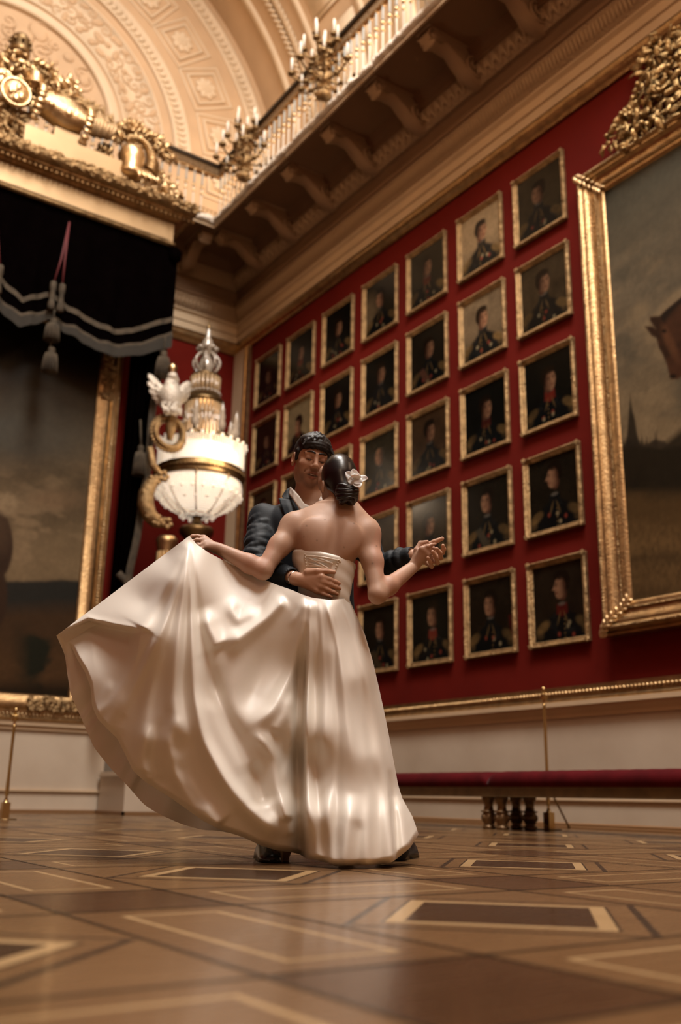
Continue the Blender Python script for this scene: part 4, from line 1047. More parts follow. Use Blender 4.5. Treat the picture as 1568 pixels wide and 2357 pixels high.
def baluster_mb():
    mb = MB()
    H0 = 9.70
    mb.lathe([(.015, 0), (.02, .02), (.013, .05), (.014, .10), (.015, .30), (.013, .52)], (0, 0, H0), 8, 0)
    mb.lathe([(.022, .50), (.030, .52), (.030, .545), (.020, .56)], (0, 0, H0), 8, 1); mb.lathe([(.014, .38), (.026, .40), (.026, .425), (.014, .44)], (0, 0, H0), 8, 1); mb.lathe([(.020, .03), (.032, .05), (.032, .07), (.02, .08)], (0, 0, H0), 8, 1)
    mb.lathe([(.015, .55), (.019, .60), (.018, .80), (.014, .83)], (0, 0, H0), 8, 2)
    mb.lathe([(.018, .80), (.030, .815), (.026, .84), (.018, .86)], (0, 0, H0), 8, 1)
    return mb
bo = baluster_mb().build('baluster', [M['bal_white'], M['gold_bright'], M['bal_grey']], None); bme = bo.data; first = True
ys = [BY - .05 - .15 * k for k in range(62)]; xs_ = [BX - .12 - .15 * k for k in range(1, 25)]
for k, (x, y) in enumerate([(BX + IN, y) for y in ys] + [(x, BY + IN) for x in xs_]):
    o = bo if k == 0 else bo.copy()
    if k: COL.objects.link(o)
    o.parent = RL; o.location = (x - BX, y - BY, -9.64)
# ---- bronze candelabra fixed outside the railing
M['candle'] = mat('wax_candle', (0.78, 0.72, 0.62), 0.5, sss=.2)
def candelabrum():
    root = empty('candelabrum', (0, 0, 0))
    mb = MB(); mb.lathe([(.03, -.02), (.10, 0), (.12, .05), (.07, .12), (.04, .16), (.06, .22), (.11, .30), (.12, .36), (.06, .44), (.035, .55), (.05, .62), (.09, .68), (.05, .76), (.03, .86), (.06, .95), (.03, 1.02)], (0, 0, 0), 12)
    for k in range(30):
        a = k * 2.4; z = .05 + .030 * k; mb.ball((.10 * math.cos(a), .10 * math.sin(a), z), (.055, .03, .04), 6, 4)
    mb.build('stem', M['gold_rough'], root)
    am = MB(); spots = []
    for tier, (n, R, z, up, ph) in enumerate(((8, .46, .36, .16, .2), (6, .30, .74, .16, .6), (3, .15, 1.0, .14, 1.0))):
        for k in range(n):
            a = ph + k * 2 * PI / n; u = np.array([math.cos(a), math.sin(a), 0])
            pts = [u * .04 + (0, 0, z - .05), u * R * .45 + (0, 0, z - .14), u * R * .85 + (0, 0, z - .10), u * R + (0, 0, z + .02)]
            t = np.linspace(0, 1, 10); B = np.array([(1 - q) ** 3 * pts[0] + 3 * (1 - q) ** 2 * q * pts[1] + 3 * (1 - q) * q * q * pts[2] + q ** 3 * pts[3] for q in t])
            am = MB(); am.tube(B, .016, 6); am.ball(u * R * .55 + (0, 0, z - .09), (.05, .05, .035), 6, 4)
            am.build('arm', M['bronze'], root)
            spots.append(u * R + (0, 0, z + .02))
    for s in spots:
        dm = MB(); dm.lathe([(.015, -.02), (.05, .0), (.06, .03), (.03, .03), (.028, .07), (.02, .075)], s, 10); dp = dm.build('drip_pan', M['bronze'], root)
        cm = MB(); cm.lathe([(.021, .03), (.021, .26), (.012, .285), (.004, .30)], s, 8); c = cm.build('candle', M['candle'], root)
    return root
c0 = candelabrum(); labs = ['bronze candelabrum with white candles on the balcony railing by the hall corner', 'bronze candelabrum with white candles in the middle of the balcony railing', 'bronze candelabrum cut by the top edge of the photo above the railing']
for k, y in enumerate((11.95, 9.65, 7.35)):
    o = c0 if k == 0 else copy_tree(c0); o.location = (6.16, y, 9.70); tag(o, labs[k], 'candelabrum', 'candelabra on the balcony railing')
mb_br = None

# ---- great crystal lamp on the plinth in the corner
M['crystal'] = mat('cut_crystal', (0.34, 0.28, 0.22), 0.10, 0.0, spec=1.0, emit=(1.0, .72, .45), estr=.03, coat=.8)
M['crystal_lit'] = mat('lit_crystal_strands', (0.90, 0.78, 0.62), 0.25, emit=(1.0, .82, .64), estr=.42, bump=1.2, bscale=60)
M['crystal_amber'] = mat('amber_lit_crystal', (0.36, 0.24, 0.13), 0.15, spec=1.0, emit=(1.0, .55, .22), estr=.05, coat=.5)
M['lamp_glow'] = mat('lamp_inner_glow', (1, .9, .75), .6, emit=(1.0, .86, .70), estr=.95)
LX, LY = 5.83, 12.2
TL = empty('crystal_lamp', (LX, LY, .52), 'tall lit crystal lamp with a bronze ring and crown-like spire in the corner', 'lamp')
def lz(py): return on_y(470, py, LY)[2]
def beads(mb, pts, r, m=0, seg=5, rg=3):
    for p in pts: mb.ball(p, r, seg, rg, m)
def ring_pts(R, z, n, ph=0.0): a = np.arange(n) / n * 2 * PI + ph; return np.stack([LX + R * np.cos(a), LY + R * np.sin(a), 0 * a + z], 1)
z_ring = 4.68
mb = MB(); mb.lathe([(.42, 0), (.44, .05), (.34, .12), (.22, .2), (.20, .5), (.26, .6), (.18, .7), (.15, 2.6), (.19, 2.8), (.24, 2.95), (.12, 3.05), (.14, 3.2), (.24, 3.3), (.25, 3.36), (.23, 3.39), (.10, 3.42), (.06, 3.50), (.07, 3.56), (.22, 3.60), (.10, 3.62)], (LX, LY, .52), 24)
for k in range(24): mb.tube([(LX + .165 * math.cos(k * PI / 12), LY + .165 * math.sin(k * PI / 12), 1.25), (LX + .145 * math.cos(k * PI / 12), LY + .145 * math.sin(k * PI / 12), 3.1)], .014, 5)
mb.build('stand', M['bronze'], TL)
mb = MB()
P = [(.575, -.10), (.62, -.09), (.645, -.06), (.62, -.04), (.65, -.02), (.655, .03), (.63, .05), (.645, .08), (.61, .10), (.57, .10), (.575, -.10)]
mb.lathe(P, (LX, LY, z_ring), 64, caps=False); beads(mb, ring_pts(.655, z_ring + .005, 72), .018)
for k in range(8):
    a = k * PI / 4 + .25; pts = []
    for t in np.linspace(0, 1, 12):
        r = .62 * (1 - t) ** .55 + .10 * t; z = z_ring - .08 - .52 * t ** 1.15; pts.append((LX + (r + .02) * math.cos(a), LY + (r + .02) * math.sin(a), z))
    mb.tube(pts, .014, 6)
mb.build('bronze_ring', M['bronze'], TL)
# inner lamp glass
mb = MB(); mb.lathe([(.08, -.50), (.30, -.40), (.48, -.22), (.54, -.04), (.54, .36), (.48, .42), (.1, .44)], (LX, LY, z_ring), 32); mb.build('lamp_glass', M['lamp_glow'], TL)
# upper tier of hanging strands, bunched in eight lobes
mb = MB()
for k in range(112):
    a = k / 112 * 2 * PI; R = .605 + .035 * abs(math.cos(4 * a))
    n = 12
    for j in range(n): mb.ball((LX + R * math.cos(a), LY + R * math.sin(a), z_ring + .10 + .36 * (j + .5) / n), (.014, .014, .019), 4, 3)
mb.build('upper_strands', M['crystal_lit'], TL)
mb = MB()
for k in range(112):
    a = k / 112 * 2 * PI
    prof = [(.60, -.10), (.615, -.20), (.60, -.29), (.54, -.38), (.43, -.46), (.31, -.53), (.20, -.585), (.11, -.60)]
    q = np.array(prof); t = np.linspace(0, 1, 22); r = np.interp(t, np.linspace(0, 1, 8), q[:, 0]); z = np.interp(t, np.linspace(0, 1, 8), q[:, 1])
    for j in range(22):
        s = .016 * (.45 + .55 * r[j] / .6); mb.ball((LX + r[j] * math.cos(a), LY + r[j] * math.sin(a), z_ring + z[j]), (s, s, s * 1.1), 4, 3)
mb.build('bowl_strands', M['crystal_lit'], TL)
mb = MB(); mb.ball((0, 0, 0), (.025, .025, .027), 7, 5); dc = mb.build('drop_crystal', M['crystal_lit'])
for k, p in enumerate(np.concatenate([ring_pts(.615, z_ring - .30, 26), ring_pts(.5, z_ring - .42, 20, .1), ring_pts(.24, z_ring - .60, 12), ring_pts(.655, z_ring + .47, 28)])):
    o = dc if k == 0 else dc.copy()
    if k: COL.objects.link(o)
    o.parent = TL; o.location = Vector(p) - TL.location
# bronze caps with crystal spikes round the rim
for k in range(8):
    a = k * PI / 4 + .12; c = np.array([LX + .50 * math.cos(a), LY + .50 * math.sin(a), z_ring + .47])
    mb = MB(); mb.lathe([(.14, 0), (.13, .03), (.08, .075), (.03, .10), (.02, .12)], c, 14); cp = mb.build('cap', M['bronze'], TL)
    mb = MB(); mb.lathe([(.02, .10), (.05, .15), (.06, .21), (.04, .28), (.052, .32), (.035, .40), (.04, .43), (.018, .51), (.0, .57)], c, 8); mb.build('crystal_spike', M['crystal'], TL)
# tall middle: amber tube bundle, tiers with discs
mb = MB()
for k in range(30):
    a = k / 30 * 2 * PI; mb.tube([(LX + .31 * math.cos(a), LY + .31 * math.sin(a), z_ring + .42), (LX + .265 * math.cos(a), LY + .265 * math.sin(a), 5.45), (LX + .27 * math.cos(a), LY + .27 * math.sin(a), 5.80)], .022, 5)
for k in range(20):
    a = k / 20 * 2 * PI; mb.tube([(LX + .20 * math.cos(a), LY + .20 * math.sin(a), 5.95), (LX + .205 * math.cos(a), LY + .205 * math.sin(a), 6.24)], .026, 6)
mb.build('crystal_tubes', M['crystal_amber'], TL)
mb = MB()
mb.lathe([(.05, 5.80), (.27, 5.80), (.305, 5.83), (.30, 5.86), (.22, 5.88), (.20, 5.93), (.1, 5.95)], (LX, LY, 0), 28)
mb.lathe([(.05, 6.23), (.20, 6.23), (.225, 6.25), (.22, 6.275), (.10, 6.29)], (LX, LY, 0), 28)
mb.build('bronze_tier', M['bronze'], TL)
mb = MB()
for R, z, n in ((.225, 5.98, 24), (.21, 6.08, 10), (.30, 5.50, 22), (.29, 5.62, 12), (.33, 5.28, 16)): beads(mb, ring_pts(R, z, n), (.024, .024, .026), seg=6, rg=4)
mb.build('bead_chain', M['crystal'], TL)
mb = MB()
for k in range(8):
    a = k * PI / 4 + .2; u = np.array([math.cos(a), math.sin(a), 0]); c = np.array([LX, LY, 6.30]); t = np.linspace(0, 1, 14)
    pts = [c + u * (.07 + .13 * math.sin(PI * q) ** .8) + (0, 0, .36 * q) for q in t]; mb.tube(pts, .020, 6); beads(mb, pts[1:-1:2], .027)
    mb.ball(c + u * .13 + (0, 0, .42), (.05, .05, .035), 6, 4)
mb.build('crown_arms', M['crystal'], TL)
mb = MB(); mb.lathe([(.06, 6.28), (.10, 6.34), (.12, 6.44), (.09, 6.54), (.05, 6.60), (.10, 6.66), (.13, 6.72), (.07, 6.76), (.09, 6.82), (.06, 6.88), (.035, 6.92), (.045, 6.97), (.03, 7.0), (.035, 7.04), (.022, 7.06)], (LX, LY, 0), 12); mb.build('finial', M['crystal'], TL)
mb = MB(); mb.lathe([(.03, 7.05), (.032, 7.07), (.006, 7.20)], (LX, LY, 0), 10); mb.build('spire_tip', M['bronze'], TL)
for p, e in (((LX, LY, z_ring + .75), 60), ((LX, LY - .75, z_ring + .1), 60)): point_light('lamp_bulb', p, .25, e * .65, (1.0, .76, .52))

# ---- gilded standard with a crystal eagle behind the lamp
ES = empty('eagle_standard', (4.95, 11.80, .52), 'gilded fluted standard with scrolls, ring and a pale spread-winged eagle, left of the crystal lamp', 'statue')
EY = 11.80
def ep(px, py, dy=0): return on_y(px, py, EY + dy)
E0 = 159.0
mb = MB(); b0, b1 = ep(385, 1200), ep(372, 1300)
cxs = max(ep(383, 1260)[0], 4.97)
mb.lathe([(.15, .52), (.15, .62), (.12, .7), (.115, 3.4), (.14, 3.5), (.15, 3.55), (.11, 3.6)], (cxs, EY, 0), 20)
for k in range(14): mb.tube([(cxs + .115 * math.cos(k * PI / 7), EY + .115 * math.sin(k * PI / 7), .75), (cxs + .115 * math.cos(k * PI / 7), EY + .115 * math.sin(k * PI / 7), 3.38)], .020, 6)
mb.build('fluted_shaft', M['gold'], ES)
mb = MB(); pts = [ep(*p) for p in [(372, 1098), (350, 1110), (337, 1135), (335, 1160), (343, 1185), (358, 1200), (380, 1206)]]
mb.tube(pts, [.06, .09, .105, .11, .105, .09, .06], 10)
for k, p in enumerate(pts): 
    for q in range(5): mb.ball(p + (.055 * math.cos(q * 1.3 + k), -.06, .055 * math.sin(q * 1.3 + k)), (.045, .03, .036), 6, 4)
mb.build('horn_scroll', M['gold_rough'], ES)
mb = MB(); c = ep(388, 998); a = np.linspace(0, 2 * PI, 33)[:-1]
pts = np.stack([c[0] + .21 * np.cos(a), 0 * a + EY, c[2] + .21 * np.sin(a)], 1); mb.tube(pts, .055, 8, closed=True)
for k, p in enumerate(pts):
    mb.ball(p + (0, -.05, 0), (.045, .03, .03), 6, 4); mb.ball(p + (.05 * math.cos(a[k]), -.01, .05 * math.sin(a[k])), (.035, .03, .03), 6, 4)
mb.tube([ep(345, 1030), ep(352, 1070), ep(372, 1098)], .05, 8); mb.tube([ep(395, 955, -.05), ep(393, 985, -.05), ep(390, 1012, -.05)], [.06, .08, .04], 8)
mb.build('wreath_ring', M['gold_rough'], ES)
M['feather'] = mat('pale_silvered_feathers', (0.62, 0.54, 0.44), 0.4, 0.25, bump=.8, bscale=40)
mb = MB(); t = [ep(*p, -.1) for p in [(393, 955), (393, 930), (393, 905), (394, 888), (395, 874)]]
mb.tube(t, [.08, .15, .17, .10, .075], 14); mb.ball(ep(397, 868, -.12), (.075, .085, .075), 12, 8)
mb.tube([ep(402, 870, -.14), ep(410, 875, -.15), ep(411, 882, -.15)], [.035, .022, .006], 6)
for q in (-1, 1): mb.tube([ep(393 + q * 10, 935, -.12), ep(393 + q * 11, 955, -.12)], [.06, .035], 8)
rs = random.Random(4)
for k in range(60):
    u = rs.random(); p = t[0] + (t[3] - t[0]) * u; aa = rs.uniform(PI, 2 * PI); r = .15 * (1 - .4 * u)
    mb.ball(p + (r * math.cos(aa), r * math.sin(aa), 0), (.03, .02, .05), 5, 4)
mb.build('eagle_body', M['feather'], ES)
for sg, root_, tips in ((-1, (383, 915), [(343, 862), (341, 880), (344, 898), (350, 912), (357, 924), (366, 933), (374, 938)]), (1, (405, 915), [(437, 880), (439, 892), (436, 904), (431, 914), (424, 922), (417, 930), (411, 935)])):
    mb = MB(); r0 = ep(*root_, -.05)
    for k, tpx in enumerate(tips):
        tip = ep(*tpx, .02); d = tip - r0; L = np.linalg.norm(d); d /= L; e = np.cross(d, (0, -1, 0)); e /= np.linalg.norm(e)
        mb.ball(r0 + d * L * .55, (L * .5, .07, .025), 10, 6, 0, np.stack([d, e, np.cross(d, e)], 1))
        mb.ball(r0 + d * L * .35 + (0, -.03, 0), (L * .32, .06, .03), 8, 6, 0, np.stack([d, e, np.cross(d, e)], 1))
    mb.build('eagle_wing', M['feather'], ES)
mb = MB(); c = ep(397, 858, -.12); mb.lathe([(.05, -.03), (.065, 0), (.06, .05), (.07, .08), (.03, .13), (.0, .16)], c, 10); mb.build('eagle_crown', M['gold_bright'], ES)
# ================================================================ benches and rope posts
M['velvet_red'] = mat('red_velvet', (0.085, 0.0032, 0.0055), 0.8, sheen=0.06, spec=0.1, var=0.35, vscale=6)
M['bench_wood'] = mat('gilded_bench_frame', (0.16, 0.095, 0.038), 0.4, 0.35, var=0.3, vscale=8)
M['bench_leg'] = mat('dull_gilt_turned_wood', (0.20, 0.115, 0.05), 0.34, 0.55, var=0.45, vscale=14)
def bench(label, y_far, y_near, x0=6.30, x1=6.80):
    root = empty('bench', ((x0 + x1) / 2, (y_far + y_near) / 2, 0), label, 'bench', 'long red velvet benches by the portrait wall')
    mb = MB(); L = y_far - y_near
    mb.box(x0, x1, y_near, y_far, .285, .362); mb.box(x0 - .008, x1 + .008, y_near - .004, y_far + .004, .355, .368); mb.box(x0 - .006, x1 + .006, y_near - .003, y_far + .003, .282, .295)
    mb.build('frame', M['bench_wood'], root, smooth=False)
    n, P = 60, []
    a = np.linspace(0, 1, 26)
    prof = [(-.012, .0), (-.03, .03), (-.032, .07), (-.018, .105), (.03, .128), (.10, .138), (.25, .142), (.40, .138), (.47, .128), (.518, .105), (.532, .07), (.53, .03), (.512, 0)]
    for k in range(n + 1):
        t = k / n; e = min(t, 1 - t) * L; s = min(1, (e + .004) / .10); s = math.sqrt(1 - (1 - s) ** 2)
        P.append([(x0 + .25 + (d - .25) * (.93 + .07 * s), y_near + L * t + (0 if 0 < t < 1 else 0), .368 + h * (.35 + .65 * s) + .002 * math.sin(k * 2.1 + d * 9) * (h > .1)) for d, h in prof])
    mb = MB(); mb.grid(np.array(P)); k0 = len(prof)
    mb.f.append(tuple(range(k0))); mb.m.append(0); mb.f.append(tuple(range(mb.n - k0, mb.n))); mb.m.append(0)
    mb.build('cushion', M['velvet_red'], root)
    lp = [(.050, 0), (.062, .008), (.064, .022), (.052, .032), (.045, .040), (.052, .055), (.063, .085), (.066, .11), (.058, .135), (.05, .145), (.072, .150), (.072, .160), (.045, .166), (.040, .20), (.045, .235), (.060, .262), (.064, .285)]
    for lx in (x0 + .075, x1 - .075):
        for ly in (y_near + .09, y_far - .09):
            mb = MB(); mb.lathe(lp, (lx, ly, 0), 18)
            for q in range(8): mb.ball((lx + .06 * math.cos(q * PI / 4), ly + .06 * math.sin(q * PI / 4), .10), (.012, .012, .028), 6, 4)
            mb.build('leg', M['bench_leg'], root)
    return root
bench('long red velvet bench running out of the right edge of the photo', 6.775, 3.6)
bench('red velvet bench whose far end hides behind the gown', 9.9, 6.785, 6.315, 6.815)
def rope_post(label, x, y, h, strut=False, rot=0):
    root = empty('rope_post', (x, y, 0), label, 'post', None)
    mb = MB(); mb.lathe([(.115, 0), (.115, .008), (.10, .012), (.03, .014)], (x, y, 0), 28); mb.build('base_plate', M['bronze'], root)
    mb = MB(); mb.box(x - .036, x + .036, y - .036, y + .036, .012, .155); mb.lathe([(.03, .155), (.02, .165), (.018, .18), (.016, .19)], (x, y, 0), 14); mb.build('foot_block', M['brass'], root, angle=40)
    mb = MB(); mb.lathe([(.012, .185), (.012, .215), (.019, .222), (.019, .30), (.015, .42), (.0145, h - .18), (.018, h - .17), (.012, h - .16), (.012, h - .12)], (x, y, 0), 14); mb.build('shaft', M['brass'], root, angle=40)
    mb = MB(); mb.lathe([(.03, h - .13), (.034, h - .125), (.034, h - .08), (.024, h - .07)], (x, y, 0), 12)
    mb.box(x - .033, x + .033, y - .02, y + .02, h - .115, h - .085); mb.ball((x - .03, y - .02, h - .075), .013, 8, 6); mb.ball((x + .028, y + .02, h - .075), .013, 8, 6)
    mb.build('rope_collar', M['brass'], root, angle=40)
    mb = MB(); mb.lathe([(.012, h - .07), (.019, h - .055), (.021, h - .03), (.017, h - .008), (.008, h), (.0, h + .002)], (x, y, 0), 14); mb.build('finial', M['brass'], root)
    if strut:
        mb = MB(); mb.tube([(x + .02, y, .37), (7.42, 6.86, .018)], .010, 8); mb.ball((7.42, 6.86, .016), .017, 8, 6); mb.build('strut', M['bronze'], root)
    return root
rope_post('brass rope post with a slanting strut behind the long bench', 6.88, 6.60, 1.30, True)
rope_post('brass rope post at the left edge of the photo', 2.80, 9.60, 1.03)
# ================================================================ the couple
def LPT(px, py, t): 
    p = at(px, py, t); q = p - ORG
    return np.array([q @ S_AX, q @ T_AX, p[2]])
def to_world(Q):
    Q = np.asarray(Q, float); return ORG + Q[..., 0:1] * S_AX + Q[..., 1:2] * T_AX + Q[..., 2:3] * np.array([0, 0, 1.0])
TB, TM = 0.03, 0.31
BODY_ROT = math.atan2(S_AX[1], S_AX[0])
# ---- smooth-union surface tools
def smin(a, b, k):
    h = np.clip(0.5 + 0.5 * (b - a) / k, 0, 1); return b * (1 - h) + a * h - k * h * (1 - h)
class Shape:
    def __init__(self): self.p = []
    def cone(self, a, b, ra, rb, k=.02, op='+'):
        a, b = np.asarray(a, float), np.asarray(b, float); ab = b - a; L2 = ab @ ab + 1e-12
        def f(P):
            w_ = P - a; t = np.clip(w_ @ ab / L2, 0, 1); return np.linalg.norm(w_ - t[:, None] * ab, axis=1) - (ra + (rb - ra) * t)
        self.p.append((f, (a + b) / 2, np.sqrt(L2) / 2 + max(ra, rb), k, op)); return self
    def chain(self, pts, rs_, k=.01, k0=None):
        for i in range(len(pts) - 1): self.cone(pts[i], pts[i + 1], rs_[i], rs_[i + 1], (k0 if (i == 0 and k0) else k))
        return self
    def ell(self, c, r, Mx=None, k=.02, op='+'):
        c, r = np.asarray(c, float), np.broadcast_to(np.asarray(r, float), (3,)); R_ = None if Mx is None else np.asarray(Mx, float)
        def f(P):
            q = P - c
            if R_ is not None: q = q @ R_
            k0 = np.linalg.norm(q / r, axis=1); k1 = np.linalg.norm(q / (r * r), axis=1) + 1e-9; return k0 * (k0 - 1) / k1
        self.p.append((f, c, r.max(), k, op)); return self
    def func(self, f, c, r, k=.02, op='+'): self.p.append((f, np.asarray(c, float), r, k, op)); return self
    def eval(self, P, prims=None):
        d = np.full(len(P), 1.0)
        for f, c, r, k, op in (prims if prims is not None else self.p):
            if op == '+': d = smin(d, f(P), k)
            elif op == '-': d = -smin(-d, f(P), k)
            elif op == '&': d = -smin(-d, -f(P), k)
        return d
    def mesh(self, h, B=20):
        pos = [q for q in self.p if q[4] == '+']
        lo = np.min([q[1] - q[2] for q in pos], 0) - .03; hi = np.max([q[1] + q[2] for q in pos], 0) + .03
        nb = np.ceil((hi - lo) / (B * h)).astype(int); bw = B * h; rad = bw * .87
        vid, vpos, quads = [], [], []
        N = nb * B + 2; gid = lambda i, j, k: (i.astype(np.int64) * N[1] + j) * N[2] + k
        ax = np.arange(B + 1); I, J, K = np.meshgrid(ax, ax, ax, indexing='ij')
        for bi in np.ndindex(*nb):
            o = lo + np.array(bi) * bw; cen = o + bw / 2
            pr = [q for q in self.p if np.linalg.norm(cen - q[1]) < q[2] + rad + max(.03, q[3] * 1.5)]
            if not any(q[4] == '+' for q in pr): continue
            if abs(self.eval(cen[None], pr)[0]) > rad * 1.5 + .03: continue
            P = o + np.stack([I, J, K], -1).reshape(-1, 3) * h
            D = self.eval(P, pr).reshape(B + 1, B + 1, B + 1); S = D < 0
            if S.all() or not S.any(): continue
            cs = [S[a:B + a, b:B + b, c:B + c] for a in (0, 1) for b in (0, 1) for c in (0, 1)]
            cnt = sum(q.astype(np.int8) for q in cs); ci, cj, ck = np.nonzero((cnt > 0) & (cnt < 8))
            acc = np.zeros((len(ci), 3)); num = np.zeros(len(ci))
            cor = [(a, b, c) for a in (0, 1) for b in (0, 1) for c in (0, 1)]
            for e0 in cor:
                for axn in range(3):
                    if e0[axn] == 1: continue
                    e1 = list(e0); e1[axn] = 1
                    d0 = D[ci + e0[0], cj + e0[1], ck + e0[2]]; d1 = D[ci + e1[0], cj + e1[1], ck + e1[2]]; m = (d0 < 0) != (d1 < 0)
                    t = d0 / (d0 - d1 + 1e-15); p = np.tile(np.array(e0, float), (len(ci), 1)); p[:, axn] += t
                    acc[m] += p[m]; num[m] += 1
            v = o + (np.stack([ci, cj, ck], 1) + acc / num[:, None]) * h
            bo_ = np.array(bi) * B
            vid.append(gid(ci + bo_[0], cj + bo_[1], ck + bo_[2])); vpos.append(v)
            for axn in range(3):
                sl0 = S[:B, :B, :B]; sh = [0, 0, 0]; sh[axn] = 1; sl1 = S[sh[0]:B + sh[0], sh[1]:B + sh[1], sh[2]:B + sh[2]]
                ei, ej, ek = np.nonzero(sl0 != sl1); 
                if len(ei) == 0: continue
                flip = sl0[ei, ej, ek]; g = [ei + bo_[0], ej + bo_[1], ek + bo_[2]]; b_, c_ = (axn + 1) % 3, (axn + 2) % 3
                def cell(db, dc):
                    q = list(g); q[b_] = q[b_] - db; q[c_] = q[c_] - dc; return gid(*q)
                Q = np.stack([cell(1, 1), cell(0, 1), cell(0, 0), cell(1, 0)], 1); Q[~flip] = Q[~flip][:, ::-1]; quads.append(Q)
        vid = np.concatenate(vid); vpos = np.concatenate(vpos); Q = np.concatenate(quads)
        order = np.argsort(vid); sv = vid[order]; idx = np.searchsorted(sv, Q); idx = np.clip(idx, 0, len(sv) - 1); ok = (sv[idx] == Q).all(1)
        return vpos[order], idx[ok]
def skin_mesh(name, shape, h, mats, parent, paint=None, relax=2):
    """meshes a Shape given in the couple's frame and links it"""
    v, q = shape.mesh(h)
    for _ in range(relax):      # light smoothing along edges
        acc = np.zeros_like(v); n = np.zeros(len(v))
        for a, b in ((0, 1), (1, 2), (2, 3), (3, 0)):
            np.add.at(acc, q[:, a], v[q[:, b]]); np.add.at(acc, q[:, b], v[q[:, a]]); np.add.at(n, q[:, a], 1); np.add.at(n, q[:, b], 1)
        v = v * .5 + .5 * acc / np.maximum(n, 1)[:, None]
    me = bpy.data.meshes.new(name); W = to_world(v)
    inv = np.array(parent_world(parent).inverted()); W = W @ inv[:3, :3].T + inv[:3, 3]
    me.vertices.add(len(W)); me.vertices.foreach_set('co', W.astype(np.float32).reshape(-1))
    me.loops.add(q.size); me.loops.foreach_set('vertex_index', q.astype(np.int32).reshape(-1))
    me.polygons.add(len(q)); me.polygons.foreach_set('loop_start', np.arange(len(q), dtype=np.int32) * 4)
    me.polygons.foreach_set('use_smooth', [True] * len(q)); me.update(calc_edges=True); me.validate()
    if paint is not None:
        ca = me.color_attributes.new('paint', 'FLOAT_COLOR', 'POINT'); c = np.concatenate([paint(v), np.ones((len(v), 1))], 1)
        ca.data.foreach_set('color', c.astype(np.float32).reshape(-1))
    me.materials.append(mats); o = bpy.data.objects.new(name, me); COL.objects.link(o); o.parent = parent
    return o
def nrm(v): v = np.asarray(v, float); return v / (np.linalg.norm(v) + 1e-12)
def rot(v, ax, a):
    v, ax = np.asarray(v, float), nrm(ax); return v * math.cos(a) + np.cross(ax, v) * math.sin(a) + ax * (ax @ v) * (1 - math.cos(a))
def hand(sh, W, X, Nb, thumb_side, size=1.0, curls=None, spread=(.10, .02, -.05, -.14), thumb=None, elbow=None, nails=None):
    """wrist W, pointing direction X, back-of-hand normal Nb; thumb_side +1 puts the thumb on the side X x Nb"""
    X = nrm(X); Nb = nrm(np.asarray(Nb) - X * (X @ np.asarray(Nb))); Y = np.cross(X, Nb) * thumb_side; s = size
    lat = [.030 * s, .010 * s, -.010 * s, -.029 * s]; pl = [.088 * s, .091 * s, .086 * s, .077 * s]
    ln = [(.040, .025, .021), (.045, .028, .022), (.041, .026, .022), (.032, .020, .019)]; rr_ = [(.0098, .0086, .0078, .0066)] * 3 + [(.0088, .0076, .0068, .0058)]
    curls = curls or [(20, 25, 15)] * 4
    for i in range(4):
        kn = W + X * pl[i] + Y * lat[i] + Nb * (.004 if i in (1, 2) else 0) * s
        sh.cone(W + Y * lat[i] * .55 - Nb * .002, kn - Nb * .003 * s, .0165 * s, .0125 * s, .012)
        d = rot(X, Nb, -spread[i] * thumb_side * -1 if False else 0); d = nrm(X + Y * spread[i]); axis = np.cross(Nb, d); pts = [kn]; a = 0
        for j in range(3):
            a = math.radians(curls[i][j]); d = rot(d, axis, a) if False else nrm(d * math.cos(a) - np.cross(d, -axis) * 0 + 0); 
            # bend towards the palm
            nb_ = np.cross(d, axis) if False else None
            d = rot(d, axis, a); pts.append(pts[-1] + d * ln[i][j] * s)
        sh.chain(pts, [r * s for r in rr_[i]], .005, .010)
        if nails is not None: nails.append((pts[-1], d, axis, s))
    th = thumb or dict(out=.75, fwd=.65, down=.25, bend=20)
    b0 = W + X * .018 * s + Y * .022 * s - Nb * .006 * s; d = nrm(Y * th['out'] + X * th['fwd'] - Nb * th['down']); b1 = b0 + d * .042 * s
    axis = nrm(np.cross(X, Y)) * 1.0
    d2 = nrm(d + X * th.get('bend', 20) / 60.0); b2 = b1 + d2 * .034 * s; d3 = nrm(d2 + X * th.get('bend', 20) / 60.0); b3 = b2 + d3 * .027 * s
    sh.chain([b0, b1, b2, b3], [.0165 * s, .0118 * s, .0098 * s, .0078 * s], .008, .014)
    return sh
SKIN = painted('skin', 0.5, 0.32, 0.04)
nt_ = SKIN.node_tree.nodes['Principled BSDF']; nt_.inputs['Subsurface Weight'].default_value = .12; nt_.inputs['Subsurface Radius'].default_value = (.012, .005, .003); nt_.inputs['Subsurface Scale'].default_value = .6
M['hair'] = mat('glossy_black_hair', (0.006, 0.005, 0.005), 0.30, spec=.6)
M['hair_matt'] = mat('dark_wavy_hair', (0.010, 0.008, 0.007), 0.5, spec=.4)
M['satin'] = mat('ivory_satin', (0.85, 0.80, 0.71), 0.45, spec=1.0, sheen=.08)
M['suit'] = mat('dark_blue_suit', (0.0065, 0.0105, 0.0145), 0.62, spec=.28, sheen=.05, bump=.08, bscale=300)
M['shirt'] = mat('white_shirt', (0.66, 0.60, 0.53), 0.75)
M['shoe'] = mat('black_leather', (0.010, 0.009, 0.009), 0.25)
M['petal'] = mat('white_petals', (0.80, 0.77, 0.74), 0.55, sss=.2)
M['pearl'] = mat('pearl', (0.75, 0.70, 0.64), 0.2, coat=.6)
BP = empty('person', to_world(np.array([0.0, TB, 0.0])), 'person in a strapless ivory satin gown seen from behind, holding the skirt out', 'person', rot=(0, 0, BODY_ROT))
